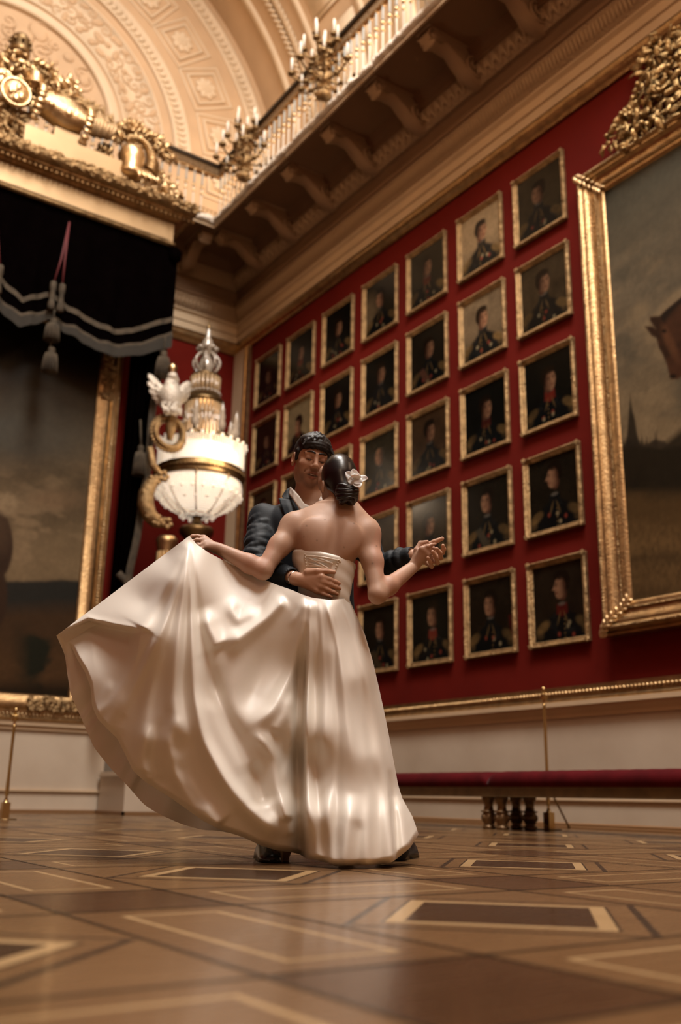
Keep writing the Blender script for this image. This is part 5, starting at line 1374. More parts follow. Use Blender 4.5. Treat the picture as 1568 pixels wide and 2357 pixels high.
MP = empty('person', to_world(np.array([-.10, TM, 0.0])), 'person in a dark blue suit, smiling with lowered eyes, dancing behind the gown', 'person', rot=(0, 0, BODY_ROT))
SV, TV, ZV = np.eye(3)

# ---------------- woman: body
b = Shape()
secs = [(1470, 690, 796, .080, .03), (1420, 697, 796, .085, .01), (1378, 696, 799, .088, .0), (1340, 689, 806, .100, 0), (1300, 679, 815, .110, 0), (1265, 676, 826, .112, .0), (1235, 674, 833, .108, .0), (1205, 680, 836, .096, .004), (1180, 705, 832, .076, .008), (1163, 738, 820, .056, .012)]
sec = []
for py, l, r, bb, dt in secs:
    A, B_ = LPT(l, py, TB), LPT(r, py, TB); sec.append(((A[2] + B_[2]) / 2, (A[0] + B_[0]) / 2, TB + dt, (B_[0] - A[0]) / 2, bb))
sec = np.array(sorted(sec)); 
def smooth_sections(q, n=160, it=60):
    z = np.linspace(q[0, 0], q[-1, 0], n); o = np.stack([z] + [np.interp(z, q[:, 0], q[:, k]) for k in range(1, q.shape[1])], 1)
    for _ in range(it): o[1:-1, 1:] = .25 * o[:-2, 1:] + .5 * o[1:-1, 1:] + .25 * o[2:, 1:]
    return o
sec = smooth_sections(sec)
def torso_at(z): return [np.interp(z, sec[:, 0], sec[:, k]) for k in (1, 2, 3, 4)]
def torso(P):
    c, t0, a, bb = torso_at(P[:, 2]); x, y = (P[:, 0] - c) / a, (P[:, 1] - t0) / bb
    e = np.power(np.abs(x) ** 2.3 + np.abs(y) ** 2.3, 1 / 2.3)
    dr = (e - 1) * np.minimum(a, bb) * .95; dz = np.maximum(P[:, 2] - sec[-1, 0], sec[0, 0] - P[:, 2])
    return np.maximum(dr, dz)
b.func(torso, (sec[:, 1].mean(), TB, (sec[0, 0] + sec[-1, 0]) / 2), .36)
nk0, nk1 = LPT(782, 1180, TB + .015), LPT(783, 1118, TB + .035)
b.cone(nk0, nk1, .054, .050, .035)
b.cone(LPT(770, 1162, TB + .005), LPT(684, 1199, TB), .032, .040, .04); b.cone(LPT(800, 1164, TB + .005), LPT(846, 1214, TB), .032, .040, .04)
shL, elL, wrL = LPT(672, 1214, TB - .005), LPT(606, 1313, TB - .10), LPT(503, 1263, TB - .07)
shR, elR, wrR = LPT(849, 1232, TB - .005), LPT(869, 1369, TB - .09), LPT(954, 1303, TB + .06)
b.ell(shL, (.050, .050, .056), k=.04); b.ell(shR, (.047, .050, .060), k=.04)
mid = lambda a, c, f: a + (c - a) * f
b.chain([shL, mid(shL, elL, .45), elL], [.047, .043, .037], .03); b.chain([shR, mid(shR, elR, .45), elR], [.046, .042, .036], .03)
b.chain([elL, mid(elL, wrL, .3), wrL], [.037, .039, .0255], .02); b.chain([elR, mid(elR, wrR, .3), wrR], [.036, .038, .0255], .02)
# shoulder blades, hollow of the spine
for px, py, an in ((722, 1232, .25), (806, 1240, -.25)):
    c = LPT(px, py, TB - .098); b.ell(c + (0, .014, 0), (.034, .018, .052), np.array([[math.cos(an), 0, math.sin(an)], [0, 1, 0], [-math.sin(an), 0, math.cos(an)]]).T, .075)
b.cone(LPT(779, 1185, TB - .118), LPT(752, 1330, TB - .128), .016, .020, .03, '-')
# head: skull and the little of cheek, jaw and ear that shows
hc = LPT(780, 1098, TB + .045)
b.ell(hc, (.074, .092, .095), k=.03); b.ell(hc + (-.022, .05, -.045), (.052, .06, .07), k=.03); b.ell(hc + (-.030, .075, -.085), (.036, .04, .035), k=.03)
b.ell(LPT(744, 1096, TB + .09), (.022, .045, .046), k=.025); b.ell(LPT(743, 1116, TB + .08), (.016, .04, .022), k=.025)
b.cone(hc + (-.050, .135, -.02), hc + (-.052, .148, -.045), .010, .012, .015)
er_ = LPT(744, 1118, TB + .0); b.ell(er_, (.010, .016, .026), k=.004); b.ell(er_ + (-.010, -.006, .003), (.006, .010, .017), k=.005, op='-'); b.ell(er_ + (0, .0, -.022), (.007, .009, .010), k=.006)
# hands
def jhand(sh, W, rW, palm, fingers, thumb, k=.0055):
    W = LPT(*W); 
    for kn in palm: sh.cone(W + (LPT(*kn[:3]) - W) * .10, LPT(*kn[:3]), rW, kn[3], .012)
    for f in fingers + [thumb]:
        pts = [LPT(*q[:3]) for q in f]; r = [q[3] for q in f]; sh.chain(pts, r, k, .009)
jhand(b, (499, 1263, TB - .07), .0180, [(470, 1238, TB - .06, .0125), (469, 1244, TB - .072, .0125), (471, 1252, TB - .082, .012), (474, 1259, TB - .088, .0115)],
      [[(470, 1238, TB - .060, .0112), (454, 1234, TB - .062, .0085), (443, 1234, TB - .066, .0076), (435, 1238, TB - .070, .0066)], [(469, 1244, TB - .072, .0112), (453, 1243, TB - .086, .0086), (442, 1246, TB - .092, .0076), (434, 1249, TB - .092, .0066)],
       [(471, 1252, TB - .082, .0110), (456, 1256, TB - .098, .0084), (445, 1260, TB - .102, .0076), (436, 1263, TB - .098, .0068)], [(474, 1259, TB - .088, .0100), (463, 1264, TB - .100, .0074), (456, 1267, TB - .098, .0066), (450, 1266, TB - .092, .0058)]],
      [(488, 1262, TB - .05, .015), (468, 1256, TB - .03, .011), (450, 1252, TB - .045, .0095), (440, 1250, TB - .062, .008)])
jhand(b, (955, 1298, TB + .055), .0195, [(971, 1264, TB + .020, .0125), (978, 1269, TB + .022, .0125), (982, 1276, TB + .028, .012), (982, 1284, TB + .036, .0115)],
      [[(971, 1264, TB + .020, .0110), (984, 1258, TB + .014, .0088), (994, 1254, TB + .020, .0078), (1002, 1252, TB + .030, .0066)], [(978, 1269, TB + .022, .0110), (990, 1264, TB + .028, .0086), (999, 1262, TB + .052, .0078), (1000, 1264, TB + .075, .0068)],
       [(982, 1276, TB + .028, .0108), (992, 1273, TB + .040, .0084), (998, 1272, TB + .065, .0076), (996, 1274, TB + .085, .0066)], [(982, 1284, TB + .036, .0098), (990, 1283, TB + .050, .0074), (994, 1283, TB + .070, .0066), (992, 1285, TB + .085, .0058)]],
      [(957, 1284, TB + .05, .0165), (959, 1266, TB + .045, .0125), (968, 1250, TB + .050, .0102), (984, 1247, TB + .062, .0080)])
# legs inside the skirt
for hx, kx, ax_, az, tt in ((722, 706, 652, 1945, .10), (780, 790, 800, 1950, .10)):
    b.chain([LPT(hx, 1460, TB + .02), LPT(kx, 1700, tt), LPT(ax_, az, tt + .02)], [.085, .055, .036], .05)
    an = LPT(ax_, az, tt + .02); b.chain([an, an + (-.01, .09, -.09 + .0)], [.033, .028], .03)
skc, skd = np.array((.47, .295, .205)), np.array((.40, .24, .16))
def bride_paint(v):
    r = np.random.default_rng(5); c = np.tile(skc, (len(v), 1)); n = vnoise(v[:, 0] * 22 + 9, v[:, 2] * 22 + v[:, 1] * 9 + 9, 77, 4)[:, None]
    c = c * (1 - .5 * n) + skd * .5 * n
    for w_ in (wrL, wrR):      # rosier fingers
        k = np.clip((np.linalg.norm(v - w_, axis=1) - .07) / .08, 0, 1)[:, None] * (np.linalg.norm(v - w_, axis=1) < .24)[:, None]; c = c * (1 - .25 * k) + np.array((.50, .21, .14)) * .25 * k
    for px, py, s in ((706, 1212, .0035), (748, 1196, .003), (868, 1252, .0035), (858, 1296, .004), (815, 1205, .003), (730, 1247, .003), (700, 1237, .0028), (792, 1262, .003)):
        m_ = LPT(px, py, TB - .1); k = np.exp(-((v[:, 0] - m_[0]) ** 2 + (v[:, 2] - m_[2]) ** 2) / (s * s)) * (v[:, 1] < TB + .03); c = c * (1 - .55 * k[:, None])
    return c
skin_mesh('body', b, .0034, SKIN, BP, bride_paint)
# ---------------- woman: hair, bun, flower, earring
h = Shape()
h.ell(hc + (.002, -.004, .005), (.080, .098, .099), k=.02)
h.cone(hc + (.006, -.045, -.03), LPT(792, 1134, TB - .03), .058, .044, .03)
h.ell(hc + (-.082, .105, -.045), (.062, .10, .085), k=.012, op='-'); h.ell(er_ + (-.01, .012, -.005), (.022, .030, .034), k=.01, op='-'); h.cone(hc + (-.05, .02, -.11), hc + (.07, .02, -.14), .035, .035, .015, '-')
skin_mesh('hair', h, .0032, M['hair'], BP, None, 1)
mb = MB(); bc = LPT(799, 1136, TB - .082)
for k, (r, z, th) in enumerate(((.030, .018, .017), (.034, .002, .018), (.031, -.016, .018), (.020, -.030, .016))):
    a = np.linspace(0, 2 * PI, 41)[:-1]; pts = np.stack([r * np.cos(a), r * .75 * np.sin(a) - .0, z + .006 * np.sin(a * 2 + k * 1.4)], 1) + bc
    mb.tube(to_world(pts), th, 10, closed=True)
    for q in range(3):     # fine strands along each coil
        pts2 = bc + np.stack([(r + th * .72) * np.cos(a), (r * .75 + th * .72) * np.sin(a), z + (q - 1) * th * .62 + .006 * np.sin(a * 2 + k * 1.4 + .3 * q)], 1); mb.tube(to_world(pts2), .0042, 5, closed=True)
mb.ball(to_world(bc), (.036, .036, .036), 12, 8); mb.build('hair_bun', M['hair'], BP)
fl = empty('hair_flower', (0, 0, 0)); fl.parent = BP; fl.matrix_parent_inverse = Matrix.Identity(4)
bpy.context.view_layer.update()
fc = LPT(818, 1108, TB - .085)
def petal(c, d, up_, L, Wd, cup):
    d = nrm(d); n_ = nrm(np.asarray(up_) - d * (d @ np.asarray(up_))); e = np.cross(d, n_); G = []
    for u in np.linspace(0, 1, 10):
        wd = Wd * math.sin(PI * min(1, .08 + u * .90)) ** .7
        G.append([to_world(c + d * L * u + e * wd * q + n_ * (cup * (u * u) + .35 * wd * q * q * (1 - .5 * u) * 1.0 + .003 * math.sin(5 * u + q * 3))) for q in np.linspace(-1, 1, 7)])
    return np.array(G)
for k, (pa, up_, L) in enumerate((((797, 1086), (-.3, -1, .3), .058), ((802, 1108), (-.2, -1, -.2), .040), ((813, 1081), (.1, -1, .2), .052), ((826, 1090), (.3, -1, .3), .036), ((844, 1103), (.3, -1, .4), .056), ((831, 1136), (.2, -1, -.3), .056), ((838, 1122), (.3, -1, -.1), .036), ((817, 1100), (0, -1, .6), .022))):
    mb = MB(); mb.grid(petal(fc + (0, -.004 * k, 0), LPT(*pa, TB - .09 - .004 * k) - fc, up_, L, .0210, .012 if k % 2 else -.004))
    o = mb.build('petal', M['petal'], BP); 
    sm = o.modifiers.new('thickness', 'SOLIDIFY'); sm.thickness = .0015
    o.parent = fl; o.matrix_parent_inverse = Matrix.Identity(4)
for px, py, nm in ((737.5, 1137, 'earring'),):
    e0 = LPT(px + 1.5, py + 6, TB - .004); mb = MB(); pr = [(.0005, -.034), (.0085, -.033), (.0115, -.025), (.0095, -.013), (.004, -.004), (.0014, .004), (.0012, .016)]
    P = np.array(pr); a = np.arange(12) / 12 * 2 * PI; G = np.stack([P[:, 0:1] * np.cos(a), P[:, 0:1] * np.sin(a), P[:, 1:2] + 0 * a], -1) + e0
    mb.grid(to_world(G), wrap_v=True); mb.build(nm, M['pearl'], BP)

# ---------------- man: body (head, neck, hands and the limbs inside the clothes)
m_ = Shape(); nails = []
yaw, pitch, roll = math.radians(17), math.radians(15), math.radians(6)
f0 = np.array([math.sin(yaw) * math.cos(pitch), -math.cos(yaw) * math.cos(pitch), -math.sin(pitch)])   # way the face looks
r0 = nrm(np.cross(ZV, f0)) * -1; r0 = nrm(np.cross(f0, ZV)) * -1 if False else nrm(np.array([math.cos(yaw), math.sin(yaw), 0]))
u0 = nrm(np.cross(r0, f0)) * -1; u0 = u0 if u0[2] > 0 else -u0
r0, u0 = r0 * math.cos(roll) - u0 * math.sin(roll), u0 * math.cos(roll) + r0 * math.sin(roll)
HM = np.stack([r0, f0, u0], 1)                     # columns: right in the picture, face, up
eye_mid = LPT(727, 1056, TM - .13)
HCN = eye_mid - HM @ np.array((0, .088, .008))
def hp(x, y, z): return HCN + HM @ np.array((x, y, z))
def he(c, r, k=.02, op='+'): m_.ell(hp(*c), r, HM, k, op)
def hcn(a, b_, ra, rb, k=.02, op='+'): m_.cone(hp(*a), hp(*b_), ra, rb, k, op)
he((0, -.012, .036), (.076, .097, .088)); he((0, .032, -.022), (.061, .064, .088), .03); he((0, .038, -.076), (.043, .046, .040), .03); he((0, .078, -.102), (.020, .016, .016), .025)
for s in (-1, 1):
    he((s * .043, .006, -.066), (.018, .032, .026), .03); he((s * .043, .066, -.024), (.022, .020, .020), .025)
    he((s * .031, .104, .008), (.017, .015, .013), .012, '-'); he((s * .031, .0800, .006), (.0165, .0145, .0135), .004)
    hcn((s * .012, .090, .028), (s * .046, .078, .027), .010, .008, .014)
    he((s * .0125, .103, -.033), (.009, .010, .008), .006); he((s * .080, -.010, -.004), (.010, .022, .033), .008); he((s * .087, -.003, .002), (.006, .011, .018), .006, '-')
    hcn((s * .024, .096, -.040), (s * .038, .082, -.066), .0015, .0015, .012, '-')
hcn((0, .088, .022), (0, .113, -.024), .0080, .0108, .012); he((0, .113, -.028), (.0115, .0095, .0095), .008)
hcn((-.029, .081, -.054), (0, .0985, -.0625), .0042, .0060, .006); hcn((.029, .081, -.054), (0, .0985, -.0625), .0042, .0060, .006)
hcn((-.025, .082, -.062), (0, .0960, -.0830), .0045, .0066, .006); hcn((.025, .082, -.062), (0, .0960, -.0830), .0045, .0066, .006)
hcn((-.027, .092, -.0585), (-.010, .1005, -.0685), .0030, .0048, .003, '-'); hcn((.027, .092, -.0585), (.010, .1005, -.0685), .0030, .0048, .003, '-'); hcn((-.012, .100, -.0700), (.012, .100, -.0700), .0072, .0072, .003, '-')
for s in (-1, 1): he((s * .040, .062, -.060), (.020, .018, .020), .02); hcn((s * .034, .088, -.050), (s * .041, .074, -.066), .0015, .0015, .008, '-')
nb = LPT(716, 1165, TM + .01); m_.chain([hp(0, -.02, -.055), mid(hp(0, -.02, -.07), nb, .6), nb], [.058, .056, .064], .03)
hcn((0, .035, -.115), (0, .03, -.14), .016, .014, .03)
shA, elA, wrA = LPT(606, 1193, TM + .0), LPT(588, 1302, TM - .14), LPT(677, 1331, TB - .088)
shB, elB, wrB = LPT(815, 1200, TM + .0), LPT(872, 1309, TM - .02), LPT(949, 1280, TB + .13)
m_.chain([nb, LPT(710, 1260, TM), LPT(712, 1420, TM), LPT(715, 1500, TM)], [.075, .10, .095, .10], .06)
for a_, e_, w_ in ((shA, elA, wrA), (shB, elB, wrB)):
    m_.cone(LPT(712, 1200, TM), a_, .06, .045, .05); m_.chain([a_, e_, w_], [.042, .036, .029], .03)
for hx, fx, ft in ((672, 632, .34), (760, 905, .30)):
    kn_ = LPT((hx + fx) / 2, 1740, .34); ank = LPT(fx, 1955, ft); m_.chain([LPT(hx, 1490, TM), kn_, ank], [.08, .055, .04], .05)
def bt(px, py, off):     # depth of the bodice surface, off metres in front of it
    q = LPT(px, py, TB - .1); c, t0, aa, bb = torso_at(q[2]); x = np.clip(abs(q[0] - c) / aa, 0, .97); return t0 - (bb + .012) * (1 - x ** 2.3) ** (1 / 2.3) - off
def bq(px, py, off, r): return (px, py, bt(px, py, off), r)
jhand(m_, (680, 1332, TB - .095), .0225, [bq(740, 1328, .018, .0140), bq(742, 1339, .018, .0140), bq(738, 1350, .018, .0135), bq(730, 1360, .018, .0130)],
      [[bq(740, 1328, .018, .0130), bq(758, 1333, .014, .0102), bq(772, 1339, .011, .0092), bq(781, 1343, .010, .0080)], [bq(742, 1339, .018, .0130), bq(759, 1345, .014, .0104), bq(773, 1351, .011, .0094), bq(782, 1355, .010, .0082)],
       [bq(738, 1350, .018, .0128), bq(754, 1357, .015, .0100), bq(767, 1363, .013, .0092), bq(776, 1367, .011, .0080)], [bq(730, 1360, .018, .0118), bq(744, 1367, .016, .0088), bq(755, 1371, .015, .0080), bq(763, 1374, .013, .0070)]],
      [bq(708, 1318, .022, .0185), bq(730, 1315, .018, .0130), bq(752, 1315, .013, .0108), bq(769, 1317, .011, .0088)])
jhand(m_, (950, 1279, TB + .13), .0220, [(1006, 1270, TB + .112, .0140), (1003, 1280, TB + .110, .0140), (997, 1289, TB + .106, .0135), (986, 1296, TB + .102, .0130)],
      [[(1006, 1270, TB + .112, .0130), (1019, 1272, TB + .090, .0104), (1022, 1264, TB + .070, .0094), (1020, 1256, TB + .058, .0084)], [(1003, 1280, TB + .110, .0130), (1015, 1284, TB + .074, .0104), (1013, 1273, TB + .040, .0096), (1005, 1263, TB + .018, .0084)],
       [(997, 1289, TB + .106, .0128), (1007, 1295, TB + .066, .0102), (1004, 1283, TB + .024, .0094), (996, 1270, TB + .002, .0082)], [(986, 1296, TB + .102, .0120), (994, 1304, TB + .066, .0092), (991, 1295, TB + .028, .0084), (985, 1284, TB + .010, .0074)]],
      [(962, 1268, TB + .125, .0190), (980, 1257, TB + .112, .0132), (1001, 1247, TB + .098, .0112), (1018, 1240, TB + .090, .0092)])
mskin, mdark = np.array((.52, .305, .20)), np.array((.46, .25, .16))
def groom_paint(v):
    c = np.tile(mskin, (len(v), 1)); n = vnoise(v[:, 0] * 30 + 9, v[:, 2] * 30 + v[:, 1] * 11 + 9, 78, 4)[:, None]; c = c * (1 - .4 * n) + mdark * .4 * n
    q = (v - HCN) @ HM; hd = np.linalg.norm(q, axis=1) < .2
    def spot(x, y, z, r, col, op):
        k = .8 * (np.clip(1.2 - np.sqrt(((q[:, 0] - x) / r[0]) ** 2 + ((q[:, 1] - y) / r[1]) ** 2 + ((q[:, 2] - z) / r[2]) ** 2), 0, .4) / .4 * hd * op)[:, None]
        return c * (1 - k) + np.array(col) * k
    c = spot(0, .085, -.085, (.055, .05, .048), (.20, .115, .08), .5); c = spot(0, .1, -.049, (.032, .02, .009), (.20, .115, .08), .35)
    for s in (-1, 1):
        c = spot(s * .05, .04, -.07, (.02, .05, .05), (.17, .095, .065), .45); c = spot(s * .045, .07, -.025, (.02, .02, .016), (.46, .19, .115), .4)
        c = spot(s * .031, .094, -.001, (.018, .02, .0028), (.03, .016, .012), .9); c = spot(s * .031, .095, .010, (.019, .02, .009), (.27, .13, .085), .5)
        c = spot(s * .08, -.01, -.02, (.02, .02, .02), (.45, .19, .12), .4)
    c = spot(0, .098, -.0615, (.028, .02, .0048), (.30, .10, .075), .8); c = spot(0, .097, -.083, (.022, .02, .006), (.32, .11, .085), .8); c = spot(0, .091, -.070, (.026, .012, .0055), (.03, .012, .010), .95)
    return c
skin_mesh('body', m_, .0029, SKIN, MP, groom_paint, 1)
mb = MB()
G = [[to_world(hp(x, 0.0945 - 11 * x * x, -.0680 + 13.0 * x * x + dz)) for dz in (.0062, -.0018)] for x in np.linspace(-.021, .021, 13)]
mb.grid(np.array(G)); mb.build('teeth', mat('teeth', (.62, .55, .47), .35), MP)
for s in (-1, 1):
    mb = MB()
    for k in range(16):
        u = k / 15.0; p = np.array((s * (.013 + .038 * u), .1005 - .026 * u * u, .0325 + .0060 * math.sin(PI * u) - .004 * u))
        d = np.array((s * .9, -.2, .55 - 1.1 * u)); d = HM @ nrm(d); e = HM @ np.array((0, 0, 1.0)); e = nrm(e - d * (d @ e)); mb.ball(to_world(hp(*p)), (.0075, .0040 * (1.25 - .7 * u), .0030), 6, 4, 0, np.stack([d[0] * S_AX + d[1] * T_AX + d[2] * ZV, e[0] * S_AX + e[1] * T_AX + e[2] * ZV, np.cross(d[0] * S_AX + d[1] * T_AX + d[2] * ZV, e[0] * S_AX + e[1] * T_AX + e[2] * ZV)], 1))
    mb.build('eyebrow', M['hair'], MP)
    mb = MB(); pts = [to_world(hp(s * (.017 + .028 * u), .0945 - .016 * abs(u - .4) ** 1.5 - .004 * u, -.0005 - .0045 * math.sin(PI * u))) for u in np.linspace(0, 1, 9)]; mb.tube(pts, [.0008, .0013, .0016, .0016, .0016, .0016, .0015, .0013, .0008], 5); mb.build('eyelashes', M['hair'], MP)
# hair: cap over the skull with thick waves swept up from the brow
hh = Shape(); rs = random.Random(9)
hh.ell(hp(0, -.018, .048), (.083, .100, .088), HM, .02)
for s in (-1, 1): hh.cone(hp(s * .074, .022, .035), hp(s * .077, .016, -.006), .011, .006, .012)
def capz(x, y): return .136 - 10 * x * x - 7.0 * max(0, y - .02) ** 2 - 4 * max(0, -y - .02) ** 2
hh.ell(hp(0, .022, .092), (.074, .062, .040), HM, .02); hh.ell(hp(.004, .070, .076), (.062, .022, .026), HM, .015)
for k in range(170):
    x = rs.uniform(-.070, .068); y = rs.uniform(-.06, .085); a = rs.uniform(-.5, .9) + .35 * math.sin(60 * x + 30 * y)
    p0 = np.array((x, y, capz(x, y) - .006)); p1 = p0 + (.017 * math.cos(a), -.006 + .016 * math.sin(a), .003); p2 = p1 + (.015 * math.cos(a + .7), -.006 + .014 * math.sin(a + .7), 0.0)
    p1[2] = capz(p1[0], p1[1]) + .0015; p2[2] = capz(p2[0], p2[1]) - .003
    hh.chain([hp(*p0), hp(*p1), hp(*p2)], [.0060, .0055, .0025], .003)
for k in range(34):      # fringe falling onto the forehead, cropped sides
    x = -.060 + .120 * k / 33; a = rs.uniform(-.4, .6); p0 = np.array((x, .085 - 7 * x * x, .090 - 2.5 * x * x)); p1 = p0 + (.006 * math.sin(a), .007, -.014); p2 = p1 + (.008 * math.sin(a + .5), .000, -.013 - .006 * rs.random()); hh.chain([hp(*p0), hp(*p1), hp(*p2)], [.0075, .0065, .002], .004)
hh.ell(hp(0, .088, .000), (.055, .034, .050), HM, .006, '-')
for s in (-1, 1): hh.ell(hp(s * .082, -.002, -.02), (.02, .02, .040), HM, .008, '-')
hh.ell(hp(0, -.03, -.09), (.10, .10, .05), HM, .02, '-')
for k in range(44):      # loose ends along the hairline, swept to one side
    x = -.060 + .120 * k / 43 + rs.uniform(-.002, .002); yy = .0955 - 7.0 * x * x; zz = .064 - 3.0 * x * x + rs.uniform(-.003, .004); L = rs.uniform(.006, .016)
    p0 = np.array((x, yy - .006, zz + .014)); p1 = np.array((x + .004, yy, zz)); p2 = np.array((x + .012, yy - .002 - 1.0 * max(0, abs(x) - .03), zz - L)); hh.chain([hp(*p0), hp(*p1), hp(*p2)], [.0065, .0055, .0016], .003)
for s in (-1, 1):
    for k in range(10): z = .034 - k * .0042; hh.cone(hp(s * .0745, .030 - .0006 * k, z), hp(s * .0765, .027 - .0006 * k, z - .008), .0055, .0025, .004)
skin_mesh('hair', hh, .0025, M['hair_matt'], MP, None, 1)

# ---------------- man: jacket, shirt, trousers, shoes
j = Shape()
ms = [(1512, 612, 828, .135), (1440, 618, 820, .13), (1370, 616, 814, .125), (1300, 612, 815, .125), (1240, 604, 824, .125), (1200, 598, 832, .115), (1172, 622, 812, .09), (1156, 660, 775, .06)]
sc2 = np.array(sorted([((LPT(l, py, TM)[2] + LPT(r, py, TM)[2]) / 2, (LPT(l, py, TM)[0] + LPT(r, py, TM)[0]) / 2, (LPT(r, py, TM)[0] - LPT(l, py, TM)[0]) / 2, bb) for py, l, r, bb in ms]))
sc2 = smooth_sections(sc2)
def mtorso(P):
    c, a, bb = (np.interp(P[:, 2], sc2[:, 0], sc2[:, k]) for k in (1, 2, 3)); e = np.power(np.abs((P[:, 0] - c) / a) ** 2.4 + np.abs((P[:, 1] - TM) / bb) ** 2.4, 1 / 2.4)
    return np.maximum((e - 1) * np.minimum(a, bb) * .95, np.maximum(P[:, 2] - sc2[-1, 0], sc2[0, 0] - P[:, 2]))
j.func(mtorso, (sc2[:, 1].mean(), TM, (sc2[0, 0] + sc2[-1, 0]) / 2), .42)
cuA, cuB = mid(elA, wrA, .90), mid(elB, wrB, .93)
j.ell(shA, (.062, .066, .066), k=.03); j.ell(shB, (.062, .066, .066), k=.03)
j.chain([shA, mid(shA, elA, .5), elA], [.062, .060, .055], .03); j.chain([elA, mid(elA, cuA, .5), cuA], [.056, .053, .0435], .02)
j.chain([shB, mid(shB, elB, .5), elB], [.062, .060, .055], .03); j.chain([elB, mid(elB, cuB, .5), cuB], [.055, .052, .046], .02)
# wrinkles of the sleeves
def wrinkle(A, B_, f0_, f1, side, r, amp, ph):
    ax = nrm(B_ - A); u = nrm(np.cross(ax, TV)); w_ = np.cross(ax, u); pts = []
    for q in np.linspace(0, 1, 7): a = ph + (q - .5) * 2.2 * side; pts.append(A + (B_ - A) * (f0_ + (f1 - f0_) * q) + (u * math.cos(a) + w_ * math.sin(a)) * r)
    j.chain(pts, [amp * .3, amp * .7, amp, amp, amp, amp * .7, amp * .3], .014)
for k, (f0_, f1, sd, ph) in enumerate(((.10, .28, 1, 2.6), (.28, .44, -1, 2.2), (.42, .60, 1, 2.5), (.58, .70, -1, 2.0), (.70, .86, 1, 2.4), (.84, .93, -1, 2.1), (.5, .62, 1, 3.4), (.75, .9, -1, 3.3))): wrinkle(shA, elA, f0_, f1, sd, .054, .0115, ph); wrinkle(shA, elA, f0_ + .05, f1 + .04, sd, .054, .0105, ph - 1.4)
for k, (f0_, f1, sd, ph) in enumerate(((.05, .2, 1, 2.2), (.2, .36, -1, 2.5), (.4, .5, 1, 2.3), (.62, .7, -1, 2.3))): wrinkle(elA, cuA, f0_, f1, sd, .048, .010, ph); wrinkle(elB, cuB, f0_ + .1, f1 + .12, sd, .048, .010, ph); wrinkle(elB, cuB, f0_ + .1, f1 + .12, sd, .048, .010, ph - 1.3)
# opening at the neck
j.ell(LPT(716, 1150, TM - .06), (.060, .075, .085), k=.012, op='-')
for w0, e0 in ((wrA, elA), (wrB, elB)):      # hollow cuffs
    d = nrm(w0 - e0); c = mid(e0, w0, .90 if w0 is wrA else .93); j.cone(c + d * .012, c + d * .08, .036, .036, .004, '-')
skin_mesh('jacket', j, .0040, M['suit'], MP, None, 1)
sh_ = Shape(); sh_.func(lambda P: mtorso(P) + .010, (sc2[:, 1].mean(), TM, sc2[:, 0].mean()), .42)
sh_.chain([nb + (0, -.01, -.02), mid(nb, hp(0, -.03, -.11), .55)], [.066, .062], .01)
sh_.func(lambda P: -(P[:, 2] - LPT(712, 1300, TM)[2]), LPT(712, 1200, TM), 2.0, .004, '&')
sh_.ell(LPT(722, 1146, TM - .085), (.030, .05, .050), k=.01, op='-')
skin_mesh('shirt', sh_, .0042, M['shirt'], MP, None, 1)
def sheet(rows, name, m__, parent, th=.004, bulge=0):
    mb = MB(); mb.grid(np.array([[at(px, py, t) for px, py, t in r] for r in rows])); o = mb.build(name, m__, parent)
    sm = o.modifiers.new('thickness', 'SOLIDIFY'); sm.thickness = th; sub = o.modifiers.new('round', 'SUBSURF'); sub.levels = sub.render_levels = 2; sub.subdivision_type = 'SIMPLE'
    return o
fz = TM - .125
sheet([[(668, 1120, TM - .03), (664, 1136, TM - .06)], [(676, 1128, fz + .02), (676, 1152, fz + .004)], [(688, 1140, fz + .00), (688, 1170, fz - .012)], [(700, 1158, fz - .008), (697, 1178, fz - .016)], [(717, 1166, fz - .012), (706, 1180, fz - .016)]], 'collar', M['shirt'], MP)
sheet([[(758, 1126, TM - .05), (764, 1142, TM - .06)], [(750, 1140, fz + .01), (758, 1165, fz - .006)], [(738, 1158, fz - .008), (748, 1180, fz - .016)]], 'collar', M['shirt'], MP)
def jt(py, off=.010): return TM - np.interp(py, [1120, 1140, 1150, 1160, 1172, 1186, 1200, 1240, 1300], [.02, .035, .058, .075, .094, .106, .115, .124, .126]) - off
def jr(*pp): return [(x, y, jt(y, o)) for x, y, o in pp]
sheet([jr((667, 1122, .008), (660, 1126, .012), (654, 1133, .006)), jr((671, 1136, .012), (661, 1139, .018), (649, 1142, .008)), jr((675, 1148, .014), (664, 1148, .020), (652, 1149, .010))], 'jacket_collar', M['suit'], MP, .003)
sheet([jr((675, 1148, .014), (660, 1148, .020), (641, 1146, .008)), jr((683, 1166, .016), (664, 1164, .022), (646, 1162, .010)), jr((689, 1192, .018), (672, 1190, .024), (656, 1189, .010)), jr((695, 1225, .018), (683, 1224, .022), (671, 1222, .010)), jr((702, 1275, .016), (696, 1274, .018), (690, 1272, .010))], 'lapel', M['suit'], MP, .003)
mb = MB(); d = nrm(wrA - elA)
def cuff(w0, e0, f, r, L, nm, m__):
    d = nrm(w0 - e0); c = mid(e0, w0, f); u = nrm(np.cross(d, ZV)); v = np.cross(d, u); a = np.linspace(0, 2 * PI, 25)[:-1]
    G = [[to_world(c + d * z + (u * math.cos(q) + v * math.sin(q)) * rr__) for q in a] for z, rr__ in ((0, r), (L, r * .98), (L, r * .92), (0, r * .9))]
    mb = MB(); mb.grid(np.array(G), wrap_v=True); return mb.build(nm, m__, MP)
cuff(wrA, elA, .90, .0395, .014, 'shirt_cuff', M['shirt']); cuff(wrB, elB, .93, .037, .018, 'shirt_cuff', M['shirt'])
cuff(wrA, elA, 1.0, .0300, .006, 'bracelet', mat('steel_bracelet', (.55, .52, .48), .25, 1.0))
